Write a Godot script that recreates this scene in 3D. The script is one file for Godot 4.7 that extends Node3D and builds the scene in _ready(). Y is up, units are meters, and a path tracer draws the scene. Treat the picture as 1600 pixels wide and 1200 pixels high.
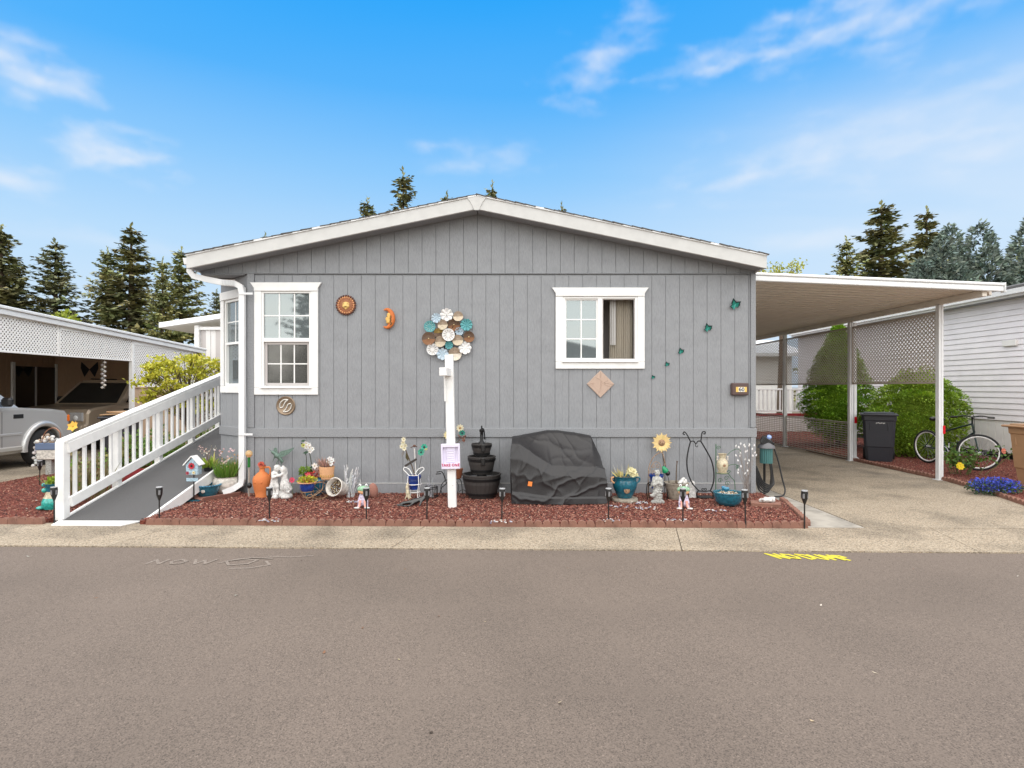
extends Node3D
# A grey gabled manufactured home seen square on from the street, garden ornaments along its front, carports both sides.
# y up, metres; the front wall of the home is the plane z = 0, the garden bed surface there is y = 0.05, the street lies at +z.

const EYE := 1.57
const CAMZ := 8.33
const FOC := 900.0 / 1600.0
const EXPO := 1.2
const BED := 0.05

var M := {}
var T := {}
var taken := {}
var rng := RandomNumberGenerator.new()

class Sh:
	var v := PackedVector3Array()
	var n := PackedVector3Array()
	var c := PackedColorArray()
	var ix := PackedInt32Array()
	var tinted := false
	var col := Color(1, 1, 1)

	func add(p: Vector3, q: Vector3) -> void:
		v.append(p)
		n.append(q)
		if tinted:
			c.append(col)

	func tri(a: Vector3, b: Vector3, d: Vector3) -> void:
		var q := (b - a).cross(d - a).normalized()
		var k := v.size()
		add(a, q)
		add(b, q)
		add(d, q)
		ix.append_array(PackedInt32Array([k, k + 2, k + 1]))

	func quad(a: Vector3, b: Vector3, d: Vector3, e: Vector3) -> void:
		var q := (d - a).cross(e - b).normalized()
		var k := v.size()
		add(a, q)
		add(b, q)
		add(d, q)
		add(e, q)
		ix.append_array(PackedInt32Array([k, k + 2, k + 1, k, k + 3, k + 2]))

	func box(at: Vector3, size: Vector3, bas := Basis(), bev := 0.0) -> Sh:
		var h := size / 2.0
		var b: float = min(bev, min(h.x, min(h.y, h.z)) * 0.9)
		if b <= 0.0:
			var p := []
			for i in 8:
				p.append(at + bas * Vector3(h.x if i & 1 else -h.x, h.y if i & 2 else -h.y, h.z if i & 4 else -h.z))
			quad(p[4], p[5], p[7], p[6])
			quad(p[1], p[0], p[2], p[3])
			quad(p[5], p[1], p[3], p[7])
			quad(p[0], p[4], p[6], p[2])
			quad(p[6], p[7], p[3], p[2])
			quad(p[0], p[1], p[5], p[4])
			return self
		# corner i, face axis a: the vertex of that corner lying on the face across axis a
		var w := []
		for i in 8:
			var s := Vector3(1 if i & 1 else -1, 1 if i & 2 else -1, 1 if i & 4 else -1)
			for a in 3:
				var q := (h - Vector3(b, b, b)) * s
				q[a] = h[a] * s[a]
				w.append(at + bas * q)
		var out := func(pts: Array) -> void:
			var mid := Vector3.ZERO
			for q in pts:
				mid += q
			mid /= pts.size()
			var nn: Vector3 = (pts[1] - pts[0]).cross(pts[2] - pts[0])
			if nn.dot(mid - at) < 0:
				pts.reverse()
			if pts.size() == 4:
				quad(pts[0], pts[1], pts[2], pts[3])
			else:
				tri(pts[0], pts[1], pts[2])
		for a in 3:
			var u: int = 1 << ((a + 1) % 3)
			var t: int = 1 << ((a + 2) % 3)
			for side in 2:
				var i0: int = side << a
				out.call([w[i0 * 3 + a], w[(i0 | u) * 3 + a], w[(i0 | u | t) * 3 + a], w[(i0 | t) * 3 + a]])
			for k in 4:
				var i1: int = (u if k & 1 else 0) | (t if k & 2 else 0)
				var i2: int = i1 | (1 << a)
				var fa: int = (a + 1) % 3
				var fb: int = (a + 2) % 3
				out.call([w[i1 * 3 + fa], w[i2 * 3 + fa], w[i2 * 3 + fb], w[i1 * 3 + fb]])
		for i in 8:
			out.call([w[i * 3], w[i * 3 + 1], w[i * 3 + 2]])
		return self

	func lathe(prof: Array, xf := Transform3D(), seg := 20) -> Sh:
		var nb := xf.basis.inverse().transposed()
		var m := prof.size() - 1
		var sn := []
		for i in m:
			var t: Vector2 = prof[i + 1] - prof[i]
			sn.append(Vector2(t.y, -t.x).normalized())
		for i in m:
			var na: Vector2 = sn[i]
			var nd: Vector2 = sn[i]
			if i > 0 and sn[i - 1].dot(sn[i]) > 0.6:
				na = (sn[i - 1] + sn[i]).normalized()
			if i < m - 1 and sn[i + 1].dot(sn[i]) > 0.6:
				nd = (sn[i + 1] + sn[i]).normalized()
			var k := v.size()
			for j in seg + 1:
				var a := TAU * j / seg
				var ca := cos(a)
				var sa := sin(a)
				add(xf * Vector3(prof[i].x * ca, prof[i].y, -prof[i].x * sa), (nb * Vector3(na.x * ca, na.y, -na.x * sa)).normalized())
				add(xf * Vector3(prof[i + 1].x * ca, prof[i + 1].y, -prof[i + 1].x * sa), (nb * Vector3(nd.x * ca, nd.y, -nd.x * sa)).normalized())
			for j in seg:
				var q := k + j * 2
				# counter-clockwise from outside: low j, low j+1, high j+1, high j
				ix.append_array(PackedInt32Array([q, q + 3, q + 2, q, q + 1, q + 3]))
		return self

	func ball(at: Vector3, rad: Vector3, bas := Basis(), seg := 14, rings := 8) -> Sh:
		var prof := []
		for i in rings + 1:
			var a := -PI / 2 + PI * i / rings
			prof.append(Vector2(max(cos(a), 0.0001), sin(a)))
		return lathe(prof, Transform3D(bas * Basis.from_scale(rad), at), seg)

	func tube(pts: Array, r, seg := 7, caps := true) -> Sh:
		var m := pts.size()
		if m < 2:
			return self
		var t0: Vector3 = (pts[1] - pts[0]).normalized()
		var side := t0.cross(Vector3.UP if abs(t0.y) < 0.9 else Vector3.RIGHT).normalized()
		var k := v.size()
		var first := Vector3.ZERO
		var last := Vector3.ZERO
		for i in m:
			var t: Vector3 = (pts[min(i + 1, m - 1)] - pts[max(i - 1, 0)])
			if t.length() < 1e-7:
				t = t0
			t = t.normalized()
			side = (side - t * side.dot(t)).normalized()
			var up := t.cross(side)
			var rr: float = r[i] if r is Array else r
			for j in seg:
				var a := TAU * j / seg
				var q := side * cos(a) + up * sin(a)
				add(pts[i] + q * rr, q)
			t0 = t
		for i in m - 1:
			for j in seg:
				var a := k + i * seg + j
				var b := k + i * seg + (j + 1) % seg
				ix.append_array(PackedInt32Array([a, a + seg, b + seg, a, b + seg, b]))
		if caps:
			for e in 2:
				var base := k + (m - 1) * seg * e
				var tt: Vector3 = (pts[m - 1] - pts[m - 2]).normalized() if e else (pts[0] - pts[1]).normalized()
				var kk := v.size()
				add(pts[m - 1] if e else pts[0], tt)
				for j in seg:
					add(v[base + j], tt)
				for j in seg:
					var a := kk + 1 + j
					var b := kk + 1 + (j + 1) % seg
					if e:
						ix.append_array(PackedInt32Array([kk, b, a]))
					else:
						ix.append_array(PackedInt32Array([kk, a, b]))
		return self

	# polygon in the local xy plane, from z0 to z1, edges bevelled by bev
	func prism(poly: PackedVector2Array, z0: float, z1: float, xf := Transform3D(), bev := 0.0) -> Sh:
		var pg := poly
		if Geometry2D.is_polygon_clockwise(pg):
			pg = pg.duplicate()
			pg.reverse()
		var m := pg.size()
		var inner := PackedVector2Array()
		for i in m:
			if bev <= 0.0:
				inner.append(pg[i])
				continue
			var e0 := (pg[i] - pg[(i + m - 1) % m]).normalized()
			var e1 := (pg[(i + 1) % m] - pg[i]).normalized()
			var n0 := Vector2(-e0.y, e0.x)
			var n1 := Vector2(-e1.y, e1.x)
			var mt := (n0 + n1)
			mt = mt / max(0.35, mt.length_squared()) * 2.0
			inner.append(pg[i] + mt * bev)
		var idx := Geometry2D.triangulate_polygon(inner)
		for i in range(0, idx.size(), 3):
			var a := inner[idx[i]]
			var b := inner[idx[i + 1]]
			var d := inner[idx[i + 2]]
			if (b - a).cross(d - a) < 0:
				var tmp := b
				b = d
				d = tmp
			tri(xf * Vector3(a.x, a.y, z1), xf * Vector3(b.x, b.y, z1), xf * Vector3(d.x, d.y, z1))
			tri(xf * Vector3(a.x, a.y, z0), xf * Vector3(d.x, d.y, z0), xf * Vector3(b.x, b.y, z0))
		for i in m:
			var a := pg[i]
			var b := pg[(i + 1) % m]
			quad(xf * Vector3(a.x, a.y, z0 + bev), xf * Vector3(b.x, b.y, z0 + bev), xf * Vector3(b.x, b.y, z1 - bev), xf * Vector3(a.x, a.y, z1 - bev))
			if bev > 0.0:
				var ai := inner[i]
				var bi := inner[(i + 1) % m]
				quad(xf * Vector3(a.x, a.y, z1 - bev), xf * Vector3(b.x, b.y, z1 - bev), xf * Vector3(bi.x, bi.y, z1), xf * Vector3(ai.x, ai.y, z1))
				quad(xf * Vector3(ai.x, ai.y, z0), xf * Vector3(bi.x, bi.y, z0), xf * Vector3(b.x, b.y, z0 + bev), xf * Vector3(a.x, a.y, z0 + bev))
		return self

	# a bent leaf: base p, tip p + d*len, half-width w across s
	func leaf(p: Vector3, d: Vector3, s: Vector3, ln: float, w: float, bend := 0.0) -> void:
		var q := d.cross(s).normalized()
		var k := v.size()
		var mid := p + d * ln * 0.45 + q * bend
		var nn := q if q.y >= 0 else -q
		add(p, nn)
		add(mid + s * w, nn)
		add(p + d * ln, nn)
		add(mid - s * w, nn)
		if q.y >= 0:
			ix.append_array(PackedInt32Array([k, k + 1, k + 2, k, k + 2, k + 3]))
		else:
			ix.append_array(PackedInt32Array([k, k + 2, k + 1, k, k + 3, k + 2]))

	# smooth union of tapered capsules [a, b, ra, rb], meshed as surface nets
	func blob(bones: Array, cell: float, k := 60.0) -> Sh:
		var lo := Vector3(1e9, 1e9, 1e9)
		var hi := -lo
		for b in bones:
			var r: float = max(b[2], b[3]) + cell * 3
			lo = lo.min(b[0] - Vector3(r, r, r)).min(b[1] - Vector3(r, r, r))
			hi = hi.max(b[0] + Vector3(r, r, r)).max(b[1] + Vector3(r, r, r))
		var nx := int((hi.x - lo.x) / cell) + 2
		var ny := int((hi.y - lo.y) / cell) + 2
		var nz := int((hi.z - lo.z) / cell) + 2
		var f := PackedFloat32Array()
		f.resize(nx * ny * nz)
		for b in bones:
			var pa: Vector3 = b[0]
			var pb: Vector3 = b[1]
			var ra: float = b[2]
			var rb: float = b[3]
			var mg: float = max(ra, rb) + 5.0 / k
			var l: Vector3 = (pa.min(pb) - Vector3(mg, mg, mg) - lo) / cell
			var h: Vector3 = (pa.max(pb) + Vector3(mg, mg, mg) - lo) / cell
			var ab := pb - pa
			var dd: float = max(ab.length_squared(), 1e-9)
			for z in range(max(0, int(l.z)), min(nz, int(h.z) + 2)):
				for y in range(max(0, int(l.y)), min(ny, int(h.y) + 2)):
					for x in range(max(0, int(l.x)), min(nx, int(h.x) + 2)):
						var p := lo + Vector3(x, y, z) * cell
						var t: float = clamp((p - pa).dot(ab) / dd, 0.0, 1.0)
						var d: float = p.distance_to(pa + ab * t) - (ra + (rb - ra) * t)
						f[x + nx * (y + ny * z)] += exp(-k * clamp(d, -0.5, 0.5))
		for i in f.size():
			f[i] = log(max(f[i], 1e-9)) / k
		var id := {}
		var off := [0, 1, nx, nx + 1, nx * ny, nx * ny + 1, nx * ny + nx, nx * ny + nx + 1]
		for z in nz - 1:
			for y in ny - 1:
				for x in nx - 1:
					var o := x + nx * (y + ny * z)
					var c0 := f[o] > 0
					var mixed := false
					for q in 7:
						if (f[o + off[q + 1]] > 0) != c0:
							mixed = true
							break
					if not mixed:
						continue
					var sum := Vector3.ZERO
					var cnt := 0
					for e in [[0, 1], [2, 3], [4, 5], [6, 7], [0, 2], [1, 3], [4, 6], [5, 7], [0, 4], [1, 5], [2, 6], [3, 7]]:
						var fa: float = f[o + off[e[0]]]
						var fb: float = f[o + off[e[1]]]
						if (fa > 0) != (fb > 0):
							var t := fa / (fa - fb)
							var pa := Vector3(e[0] & 1, (e[0] >> 1) & 1, e[0] >> 2)
							var pb := Vector3(e[1] & 1, (e[1] >> 1) & 1, e[1] >> 2)
							sum += pa.lerp(pb, t)
							cnt += 1
					var g := Vector3(f[o + 1] - f[o] + f[o + off[7]] - f[o + off[6]], f[o + nx] - f[o] + f[o + off[7]] - f[o + off[5]], f[o + nx * ny] - f[o] + f[o + off[7]] - f[o + off[3]])
					id[o] = v.size()
					add(lo + (Vector3(x, y, z) + sum / cnt) * cell, -g.normalized())
		for o in id:
			for ax in 3:
				var st: int = [1, nx, nx * ny][ax]
				var u: int = [nx, nx * ny, 1][ax]
				var w: int = [nx * ny, 1, nx][ax]
				if (f[o] > 0) == (f[o + st] > 0):
					continue
				if not (id.has(o - u) and id.has(o - w) and id.has(o - u - w)):
					continue
				var q := [id[o], id[o - u], id[o - u - w], id[o - w]]
				if f[o] > 0:
					ix.append_array(PackedInt32Array([q[0], q[2], q[1], q[0], q[3], q[2]]))
				else:
					ix.append_array(PackedInt32Array([q[0], q[1], q[2], q[0], q[2], q[3]]))
		return self

	func mesh() -> ArrayMesh:
		var a := []
		a.resize(Mesh.ARRAY_MAX)
		a[Mesh.ARRAY_VERTEX] = v
		a[Mesh.ARRAY_NORMAL] = n
		a[Mesh.ARRAY_INDEX] = ix
		if tinted:
			a[Mesh.ARRAY_COLOR] = c
		var m := ArrayMesh.new()
		m.add_surface_from_arrays(Mesh.PRIMITIVE_TRIANGLES, a)
		return m

# ---------------------------------------------------------------- scene helpers
func V(x: float, y: float, z: float) -> Vector3:
	return Vector3(x, y, z)

func numbered(called: String) -> String:
	var k: int = taken.get(called, 0)
	taken[called] = k + 1
	return called if k == 0 else "%s_%03d" % [called, k]

func meta(o: Node, label: String, cat: String, group := "", kind := "") -> Node:
	if label:
		o.set_meta("label", label)
	if cat:
		o.set_meta("category", cat)
	if group:
		o.set_meta("group", group)
	if kind:
		o.set_meta("kind", kind)
	return o

func thing(called: String, label: String, cat: String, at := Vector3.ZERO, yaw := 0.0, group := "") -> Node3D:
	var o := Node3D.new()
	o.name = numbered(called)
	add_child(o)
	o.position = at
	o.rotation.y = yaw
	meta(o, label, cat, group)
	return o

func part(called: String, s: Sh, m: Material, parent: Node, label := "") -> MeshInstance3D:
	return piece(called, s.mesh(), m, parent, label)

func piece(called: String, mesh: Mesh, m: Material, parent: Node, label := "") -> MeshInstance3D:
	var o := MeshInstance3D.new()
	o.name = called
	o.mesh = mesh
	o.material_override = m
	parent.add_child(o, true)
	if label:
		o.set_meta("label", label)
	return o

func solo(called: String, s: Sh, m: Material, label: String, cat: String, at := Vector3.ZERO, yaw := 0.0, group := "") -> MeshInstance3D:
	var o := part(numbered(called), s, m, self)
	o.position = at
	o.rotation.y = yaw
	meta(o, label, cat, group)
	return o

func struct(called: String, s: Sh, m: Material) -> MeshInstance3D:
	var o := part(numbered(called), s, m, self)
	o.set_meta("kind", "structure")
	return o

func copy(src: Node3D, label: String, at: Vector3, yaw := 0.0, sc := 1.0) -> Node3D:
	var o: Node3D = src.duplicate()
	o.name = numbered(str(src.name))
	add_child(o)
	o.position = at
	o.rotation.y = yaw
	o.scale = Vector3.ONE * sc
	o.set_meta("label", label)
	return o

# the point of the level plane y = h that the photograph shows at (px, py); and the point at depth d from the lens plane
func gp(px: float, py: float, h := BED) -> Vector3:
	var d := 900.0 * (EYE - h) / (py - 606.0)
	return V((px - 800.0) / 900.0 * d, h, CAMZ - d)

func wp(px: float, py: float, z := 0.0) -> Vector3:
	var d := CAMZ - z
	return V((px - 800.0) / 900.0 * d, EYE - (py - 606.0) / 900.0 * d, z)

# ---------------------------------------------------------------- materials
func ramp(stops: Array) -> Gradient:
	var g := Gradient.new()
	var o := PackedFloat32Array()
	var c := PackedColorArray()
	for s in stops:
		o.append(s[0])
		c.append(s[1].linear_to_srgb() if s[1] is Color else Color(s[1], s[1], s[1]).linear_to_srgb())
	g.offsets = o
	g.colors = c
	return g

func noise_tex(size: int, type: int, freq: float, oct: int, stops: Array, sd := 1, cell := FastNoiseLite.RETURN_CELL_VALUE) -> NoiseTexture2D:
	var f := FastNoiseLite.new()
	f.noise_type = type
	f.frequency = freq
	f.seed = sd
	f.fractal_octaves = oct
	f.fractal_type = FastNoiseLite.FRACTAL_FBM if oct > 1 else FastNoiseLite.FRACTAL_NONE
	f.cellular_return_type = cell
	var t := NoiseTexture2D.new()
	t.width = size
	t.height = size
	t.seamless = true
	t.seamless_blend_skirt = 0.15
	t.noise = f
	if stops.size():
		t.color_ramp = ramp(stops)
	return t

func mat(called: String, c: Color, rough := 0.8, o := {}) -> StandardMaterial3D:
	var m := StandardMaterial3D.new()
	m.resource_name = called
	m.albedo_color = c.linear_to_srgb()
	m.albedo_color.a = c.a
	m.roughness = rough
	m.metallic = o.get("metal", 0.0)
	m.metallic_specular = o.get("spec", 0.5)
	if o.has("tex"):
		m.albedo_texture = o.tex
	if o.has("bump"):
		m.heightmap_enabled = true
		m.heightmap_texture = o.bump
		m.heightmap_scale = o.get("depth", 0.2)
	if o.has("tex") or o.has("bump"):
		m.uv1_triplanar = true
		m.uv1_world_triplanar = o.get("world", true)
		m.uv1_triplanar_sharpness = 6.0
		m.uv1_scale = o.get("scale", V(1, 1, 1))
	if o.has("tex2"):
		m.detail_enabled = true
		m.detail_albedo = o.tex2
		m.detail_blend_mode = BaseMaterial3D.BLEND_MODE_MUL
		m.detail_uv_layer = BaseMaterial3D.DETAIL_UV_2
		m.uv2_triplanar = true
		m.uv2_world_triplanar = o.get("world", true)
		m.uv2_scale = o.get("scale2", V(0.2, 0.2, 0.2))
	if o.get("tint", false):
		m.vertex_color_use_as_albedo = true
	if o.has("coat"):
		m.clearcoat_enabled = true
		m.clearcoat = o.coat
		m.clearcoat_roughness = 0.05
	if o.has("back"):
		m.backlight_enabled = true
		m.backlight = o.back
	if c.a < 1.0:
		m.transparency = BaseMaterial3D.TRANSPARENCY_ALPHA
	M[called] = m
	return m

func C(r: float, g: float, b: float, a := 1.0) -> Color:
	return Color(r, g, b, a)

func make_materials() -> void:
	var SX := FastNoiseLite.TYPE_SIMPLEX_SMOOTH
	var CE := FastNoiseLite.TYPE_CELLULAR
	T.grain = noise_tex(512, SX, 0.06, 4, [[0.0, 0.62], [0.5, 0.86], [1.0, 1.0]], 3)
	T.soft = noise_tex(512, SX, 0.012, 5, [[0.0, 0.88], [0.5, 0.95], [1.0, 1.0]], 4)
	T.soft2 = noise_tex(512, SX, 0.008, 6, [[0.25, 0.66], [0.5, 0.86], [0.75, 1.0]], 14)
	T.height = noise_tex(512, SX, 0.05, 5, [], 5)
	T.fine = noise_tex(512, SX, 0.22, 3, [], 6)
	T.asphalt = noise_tex(1024, CE, 0.2, 1, [[0.0, 0.36], [0.2, 0.54], [0.5, 0.66], [0.9, 0.78], [0.975, 0.8], [0.985, 1.0], [1.0, 1.0]], 7)
	T.mild = noise_tex(512, SX, 0.006, 6, [[0.2, 0.85], [0.5, 0.94], [0.8, 1.0]], 15)
	T.agg = noise_tex(1024, CE, 0.12, 1, [[0.0, C(0.34, 0.3, 0.25)], [0.3, C(0.6, 0.55, 0.47)], [0.6, C(0.86, 0.80, 0.69)], [0.85, C(1.0, 0.96, 0.88)], [1.0, C(0.8, 0.66, 0.5)]], 8)
	T.chips = noise_tex(512, CE, 0.07, 1, [[0.0, C(0.28, 0.12, 0.1)], [0.4, C(0.6, 0.27, 0.2)], [0.75, C(0.9, 0.45, 0.36)], [1.0, C(1.0, 0.75, 0.62)]], 9)
	T.stain = noise_tex(512, SX, 0.006, 6, [[0.0, 0.5], [0.4, 0.78], [0.55, 0.93], [1.0, 1.0]], 10)
	T.streak = noise_tex(512, SX, 0.03, 4, [[0.0, 0.84], [0.5, 0.94], [1.0, 1.0]], 11)
	T.rust = noise_tex(256, SX, 0.03, 5, [[0.2, C(0.16, 0.1, 0.07)], [0.5, C(0.36, 0.2, 0.1)], [0.8, C(0.55, 0.4, 0.28)]], 12)
	T.wood = noise_tex(512, SX, 0.02, 5, [[0.0, 0.6], [0.5, 0.85], [1.0, 1.0]], 13)

	mat("siding", C(0.298, 0.308, 0.326), 0.75, {tex = T.streak, scale = V(2.4, 0.7, 2.4), tex2 = T.soft, scale2 = V(0.6, 0.6, 0.6), bump = T.height, depth = 0.22})
	mat("siding_trim", C(0.302, 0.312, 0.33), 0.7, {tex = T.grain, scale = V(1.5, 1.5, 1.5)})
	mat("fascia", C(0.6, 0.6, 0.59), 0.6, {tex = T.soft, scale = V(0.7, 0.7, 0.7)})
	mat("white_paint", C(0.86, 0.86, 0.85), 0.55, {tex = T.soft, scale = V(0.8, 0.8, 0.8)})
	mat("white_metal", C(0.8, 0.81, 0.82), 0.4, {tex = T.soft, scale = V(0.5, 0.5, 0.5)})
	mat("vinyl", C(0.88, 0.88, 0.87), 0.4)
	mat("screen_frame", C(0.5, 0.47, 0.46), 0.5)
	mat("shingle", C(0.11, 0.105, 0.105), 0.95, {tex = T.grain, scale = V(3, 3, 3)})
	mat("glass", C(0.3, 0.345, 0.36, 0.5), 0.03, {metal = 0.55})
	mat("screened_glass", C(0.13, 0.13, 0.125, 0.6), 0.08, {metal = 0.5})
	mat("clear_glass", C(0.9, 0.95, 0.95, 0.12), 0.02)
	mat("interior", C(0.66, 0.62, 0.6), 0.9)
	mat("curtain", C(0.55, 0.5, 0.42), 0.9, {tex = T.streak, scale = V(6, 0.6, 6), back = Color(0.3, 0.28, 0.24)})
	mat("curtain_white", C(0.75, 0.74, 0.73), 0.9)
	mat("blind", C(0.5, 0.5, 0.48), 0.8)
	mat("asphalt", C(0.238, 0.188, 0.154), 0.92, {tex = T.asphalt, scale = V(0.86, 0.86, 0.86), tex2 = T.mild, scale2 = V(0.13, 0.13, 0.13), bump = T.fine, depth = 0.25})
	mat("aggregate", C(0.47, 0.42, 0.36), 0.92, {tex = T.agg, scale = V(0.85, 0.85, 0.85), tex2 = T.stain, scale2 = V(0.23, 0.23, 0.23), bump = T.fine, depth = 0.2})
	mat("smooth_concrete", C(0.39, 0.36, 0.315), 0.9, {tex = T.soft2, scale = V(0.6, 0.6, 0.6)})
	mat("soil", C(0.25, 0.11, 0.085), 0.98, {tex = T.chips, scale = V(2.2, 2.2, 2.2), bump = T.fine, depth = 0.8})
	mat("earth", C(0.17, 0.15, 0.1), 0.98, {tex = T.grain, scale = V(1, 1, 1)})
	mat("chip", C(1, 1, 1), 0.9, {tint = true})
	mat("brick_edging", C(0.33, 0.165, 0.12), 0.95, {tex = T.grain, scale = V(4, 4, 4), tex2 = T.stain, scale2 = V(1.1, 1.1, 1.1), bump = T.fine, depth = 0.25})
	mat("ramp_deck", C(0.13, 0.128, 0.13), 0.95, {tex = T.grain, scale = V(5, 5, 5), bump = T.fine, depth = 0.3})
	mat("tan_metal", C(0.84, 0.77, 0.68), 0.6, {tex = T.soft, scale = V(0.5, 0.5, 0.5)})
	mat("lattice_shade_tone", C(0.5, 0.43, 0.37), 0.75)  # white lattice; its shade under the carport is put into this colour
	mat("lattice_white", C(0.86, 0.85, 0.83), 0.7)
	mat("wire", C(0.42, 0.37, 0.31), 0.6, {metal = 0.2})
	mat("lap_siding", C(0.8, 0.765, 0.78), 0.7, {tex = T.soft, scale = V(0.3, 0.3, 0.3)})
	mat("skirt_white", C(0.8, 0.78, 0.75), 0.7, {tex = T.soft, scale = V(0.4, 0.4, 0.4)})
	mat("brown_wall", C(0.42, 0.27, 0.17), 0.8, {tex = T.streak, scale = V(1.5, 0.3, 1.5)})
	mat("tan_wall", C(0.56, 0.4, 0.27), 0.8, {tex = T.soft, scale = V(0.5, 0.5, 0.5)})
	mat("plastic_black", C(0.012, 0.012, 0.013), 0.35)
	mat("plastic_dark", C(0.035, 0.037, 0.048), 0.5, {tex = T.grain, scale = V(2, 2, 2)})
	mat("plastic_tan", C(0.4, 0.235, 0.125), 0.5, {tex = T.soft, scale = V(1.2, 1.2, 1.2)})
	mat("iron", C(0.014, 0.014, 0.015), 0.45, {metal = 0.3})
	mat("rusty_iron", C(0.9, 0.9, 0.9), 0.8, {tex = T.rust, scale = V(6, 6, 6)})
	mat("tarp", C(0.017, 0.016, 0.0175), 0.42, {bump = T.height, depth = 0.08, scale = V(3, 3, 3)})
	mat("terracotta", C(0.62, 0.19, 0.055), 0.75, {tex = T.soft, scale = V(4, 4, 4)})
	mat("peach_clay", C(0.75, 0.42, 0.22), 0.8, {tex = T.soft, scale = V(5, 5, 5)})
	mat("stone_white", C(0.72, 0.71, 0.69), 0.85, {tex = T.soft2, scale = V(5, 5, 5)})
	mat("stone_grey", C(0.5, 0.5, 0.47), 0.9, {tex = T.soft2, scale = V(8, 8, 8), bump = T.fine, depth = 0.2})
	mat("stone_tan", C(0.42, 0.37, 0.3), 0.9, {tex = T.stain, scale = V(4, 4, 4), bump = T.fine, depth = 0.3})
	mat("stone_red", C(0.36, 0.17, 0.13), 0.9, {tex = T.grain, scale = V(3, 3, 3)})
	mat("glaze_blue", C(0.012, 0.055, 0.3), 0.15, {coat = 0.6, tex = T.soft2, scale = V(4, 4, 4)})
	mat("glaze_teal", C(0.012, 0.13, 0.19), 0.22, {coat = 0.5, tex = T.soft2, scale = V(5, 5, 5)})
	mat("glaze_steel", C(0.03, 0.22, 0.37), 0.22, {coat = 0.5, tex = T.soft2, scale = V(5, 5, 5)})
	mat("glaze_turquoise", C(0.03, 0.42, 0.36), 0.2, {coat = 0.5, tex = T.soft2, scale = V(6, 6, 6)})
	mat("glaze_cream", C(0.62, 0.54, 0.38), 0.35, {tex = T.soft2, scale = V(6, 6, 6)})
	mat("pot_white", C(0.72, 0.68, 0.62), 0.6, {tex = T.soft2, scale = V(4, 4, 4)})
	mat("pot_soil", C(0.1, 0.065, 0.04), 0.98, {tex = T.grain, scale = V(9, 9, 9)})
	mat("barrel", C(0.05, 0.045, 0.043), 0.6, {tex = T.streak, scale = V(9, 1.2, 9), world = false})
	mat("leaf_green", C(1, 1, 1), 0.6, {tint = true, back = Color(0.5, 0.55, 0.3)})
	mat("petal", C(1, 1, 1), 0.7, {tint = true, back = Color(0.4, 0.38, 0.35)})
	mat("needle", C(1, 1, 1), 0.8, {tint = true})
	mat("bark", C(0.12, 0.085, 0.06), 0.95, {tex = T.streak, scale = V(3, 0.8, 3), bump = T.height, depth = 1.0})
	mat("painted", C(1, 1, 1), 0.6, {tint = true})
	mat("enamel", C(1, 1, 1), 0.3, {tint = true})
	mat("patina", C(0.16, 0.24, 0.2), 0.6, {metal = 0.3, tex = T.soft2, scale = V(8, 8, 8)})
	mat("tyre", C(0.02, 0.02, 0.021), 0.9)
	mat("alloy", C(0.55, 0.56, 0.58), 0.3, {metal = 0.85})
	mat("car_silver", C(0.55, 0.55, 0.545), 0.3, {metal = 0.45, coat = 0.8})
	mat("car_tan", C(0.55, 0.45, 0.34), 0.32, {metal = 0.4, coat = 0.7})
	mat("car_glass", C(0.01, 0.012, 0.013), 0.03, {coat = 1.0})
	mat("chrome", C(0.75, 0.76, 0.78), 0.12, {metal = 1.0})
	mat("lamp_glass", C(0.62, 0.64, 0.66), 0.15, {metal = 0.3, coat = 0.8})
	mat("amber", C(0.75, 0.16, 0.01), 0.2)
	mat("red_reflector", C(0.6, 0.01, 0.02), 0.3)
	mat("raw_wood", C(0.42, 0.28, 0.16), 0.85, {tex = T.wood, scale = V(3, 1, 3)})
	mat("carved_tile", C(0.62, 0.46, 0.37), 0.85, {tex = T.grain, scale = V(6, 6, 6), bump = T.fine, depth = 0.3})
	mat("cardboard", C(0.42, 0.26, 0.14), 0.9)
	mat("flyer", C(0.74, 0.7, 0.84), 0.5)
	mat("yellow_spray", C(0.66, 0.58, 0.05), 0.9, {tex = T.grain, scale = V(9, 9, 9)})
	mat("chalk", C(0.34, 0.285, 0.245), 0.95, {tex = T.asphalt, scale = V(0.72, 0.72, 0.72)})
	mat("red_paint", C(0.3, 0.025, 0.03), 0.6, {tex = T.soft, scale = V(1, 1, 1)})

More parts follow.
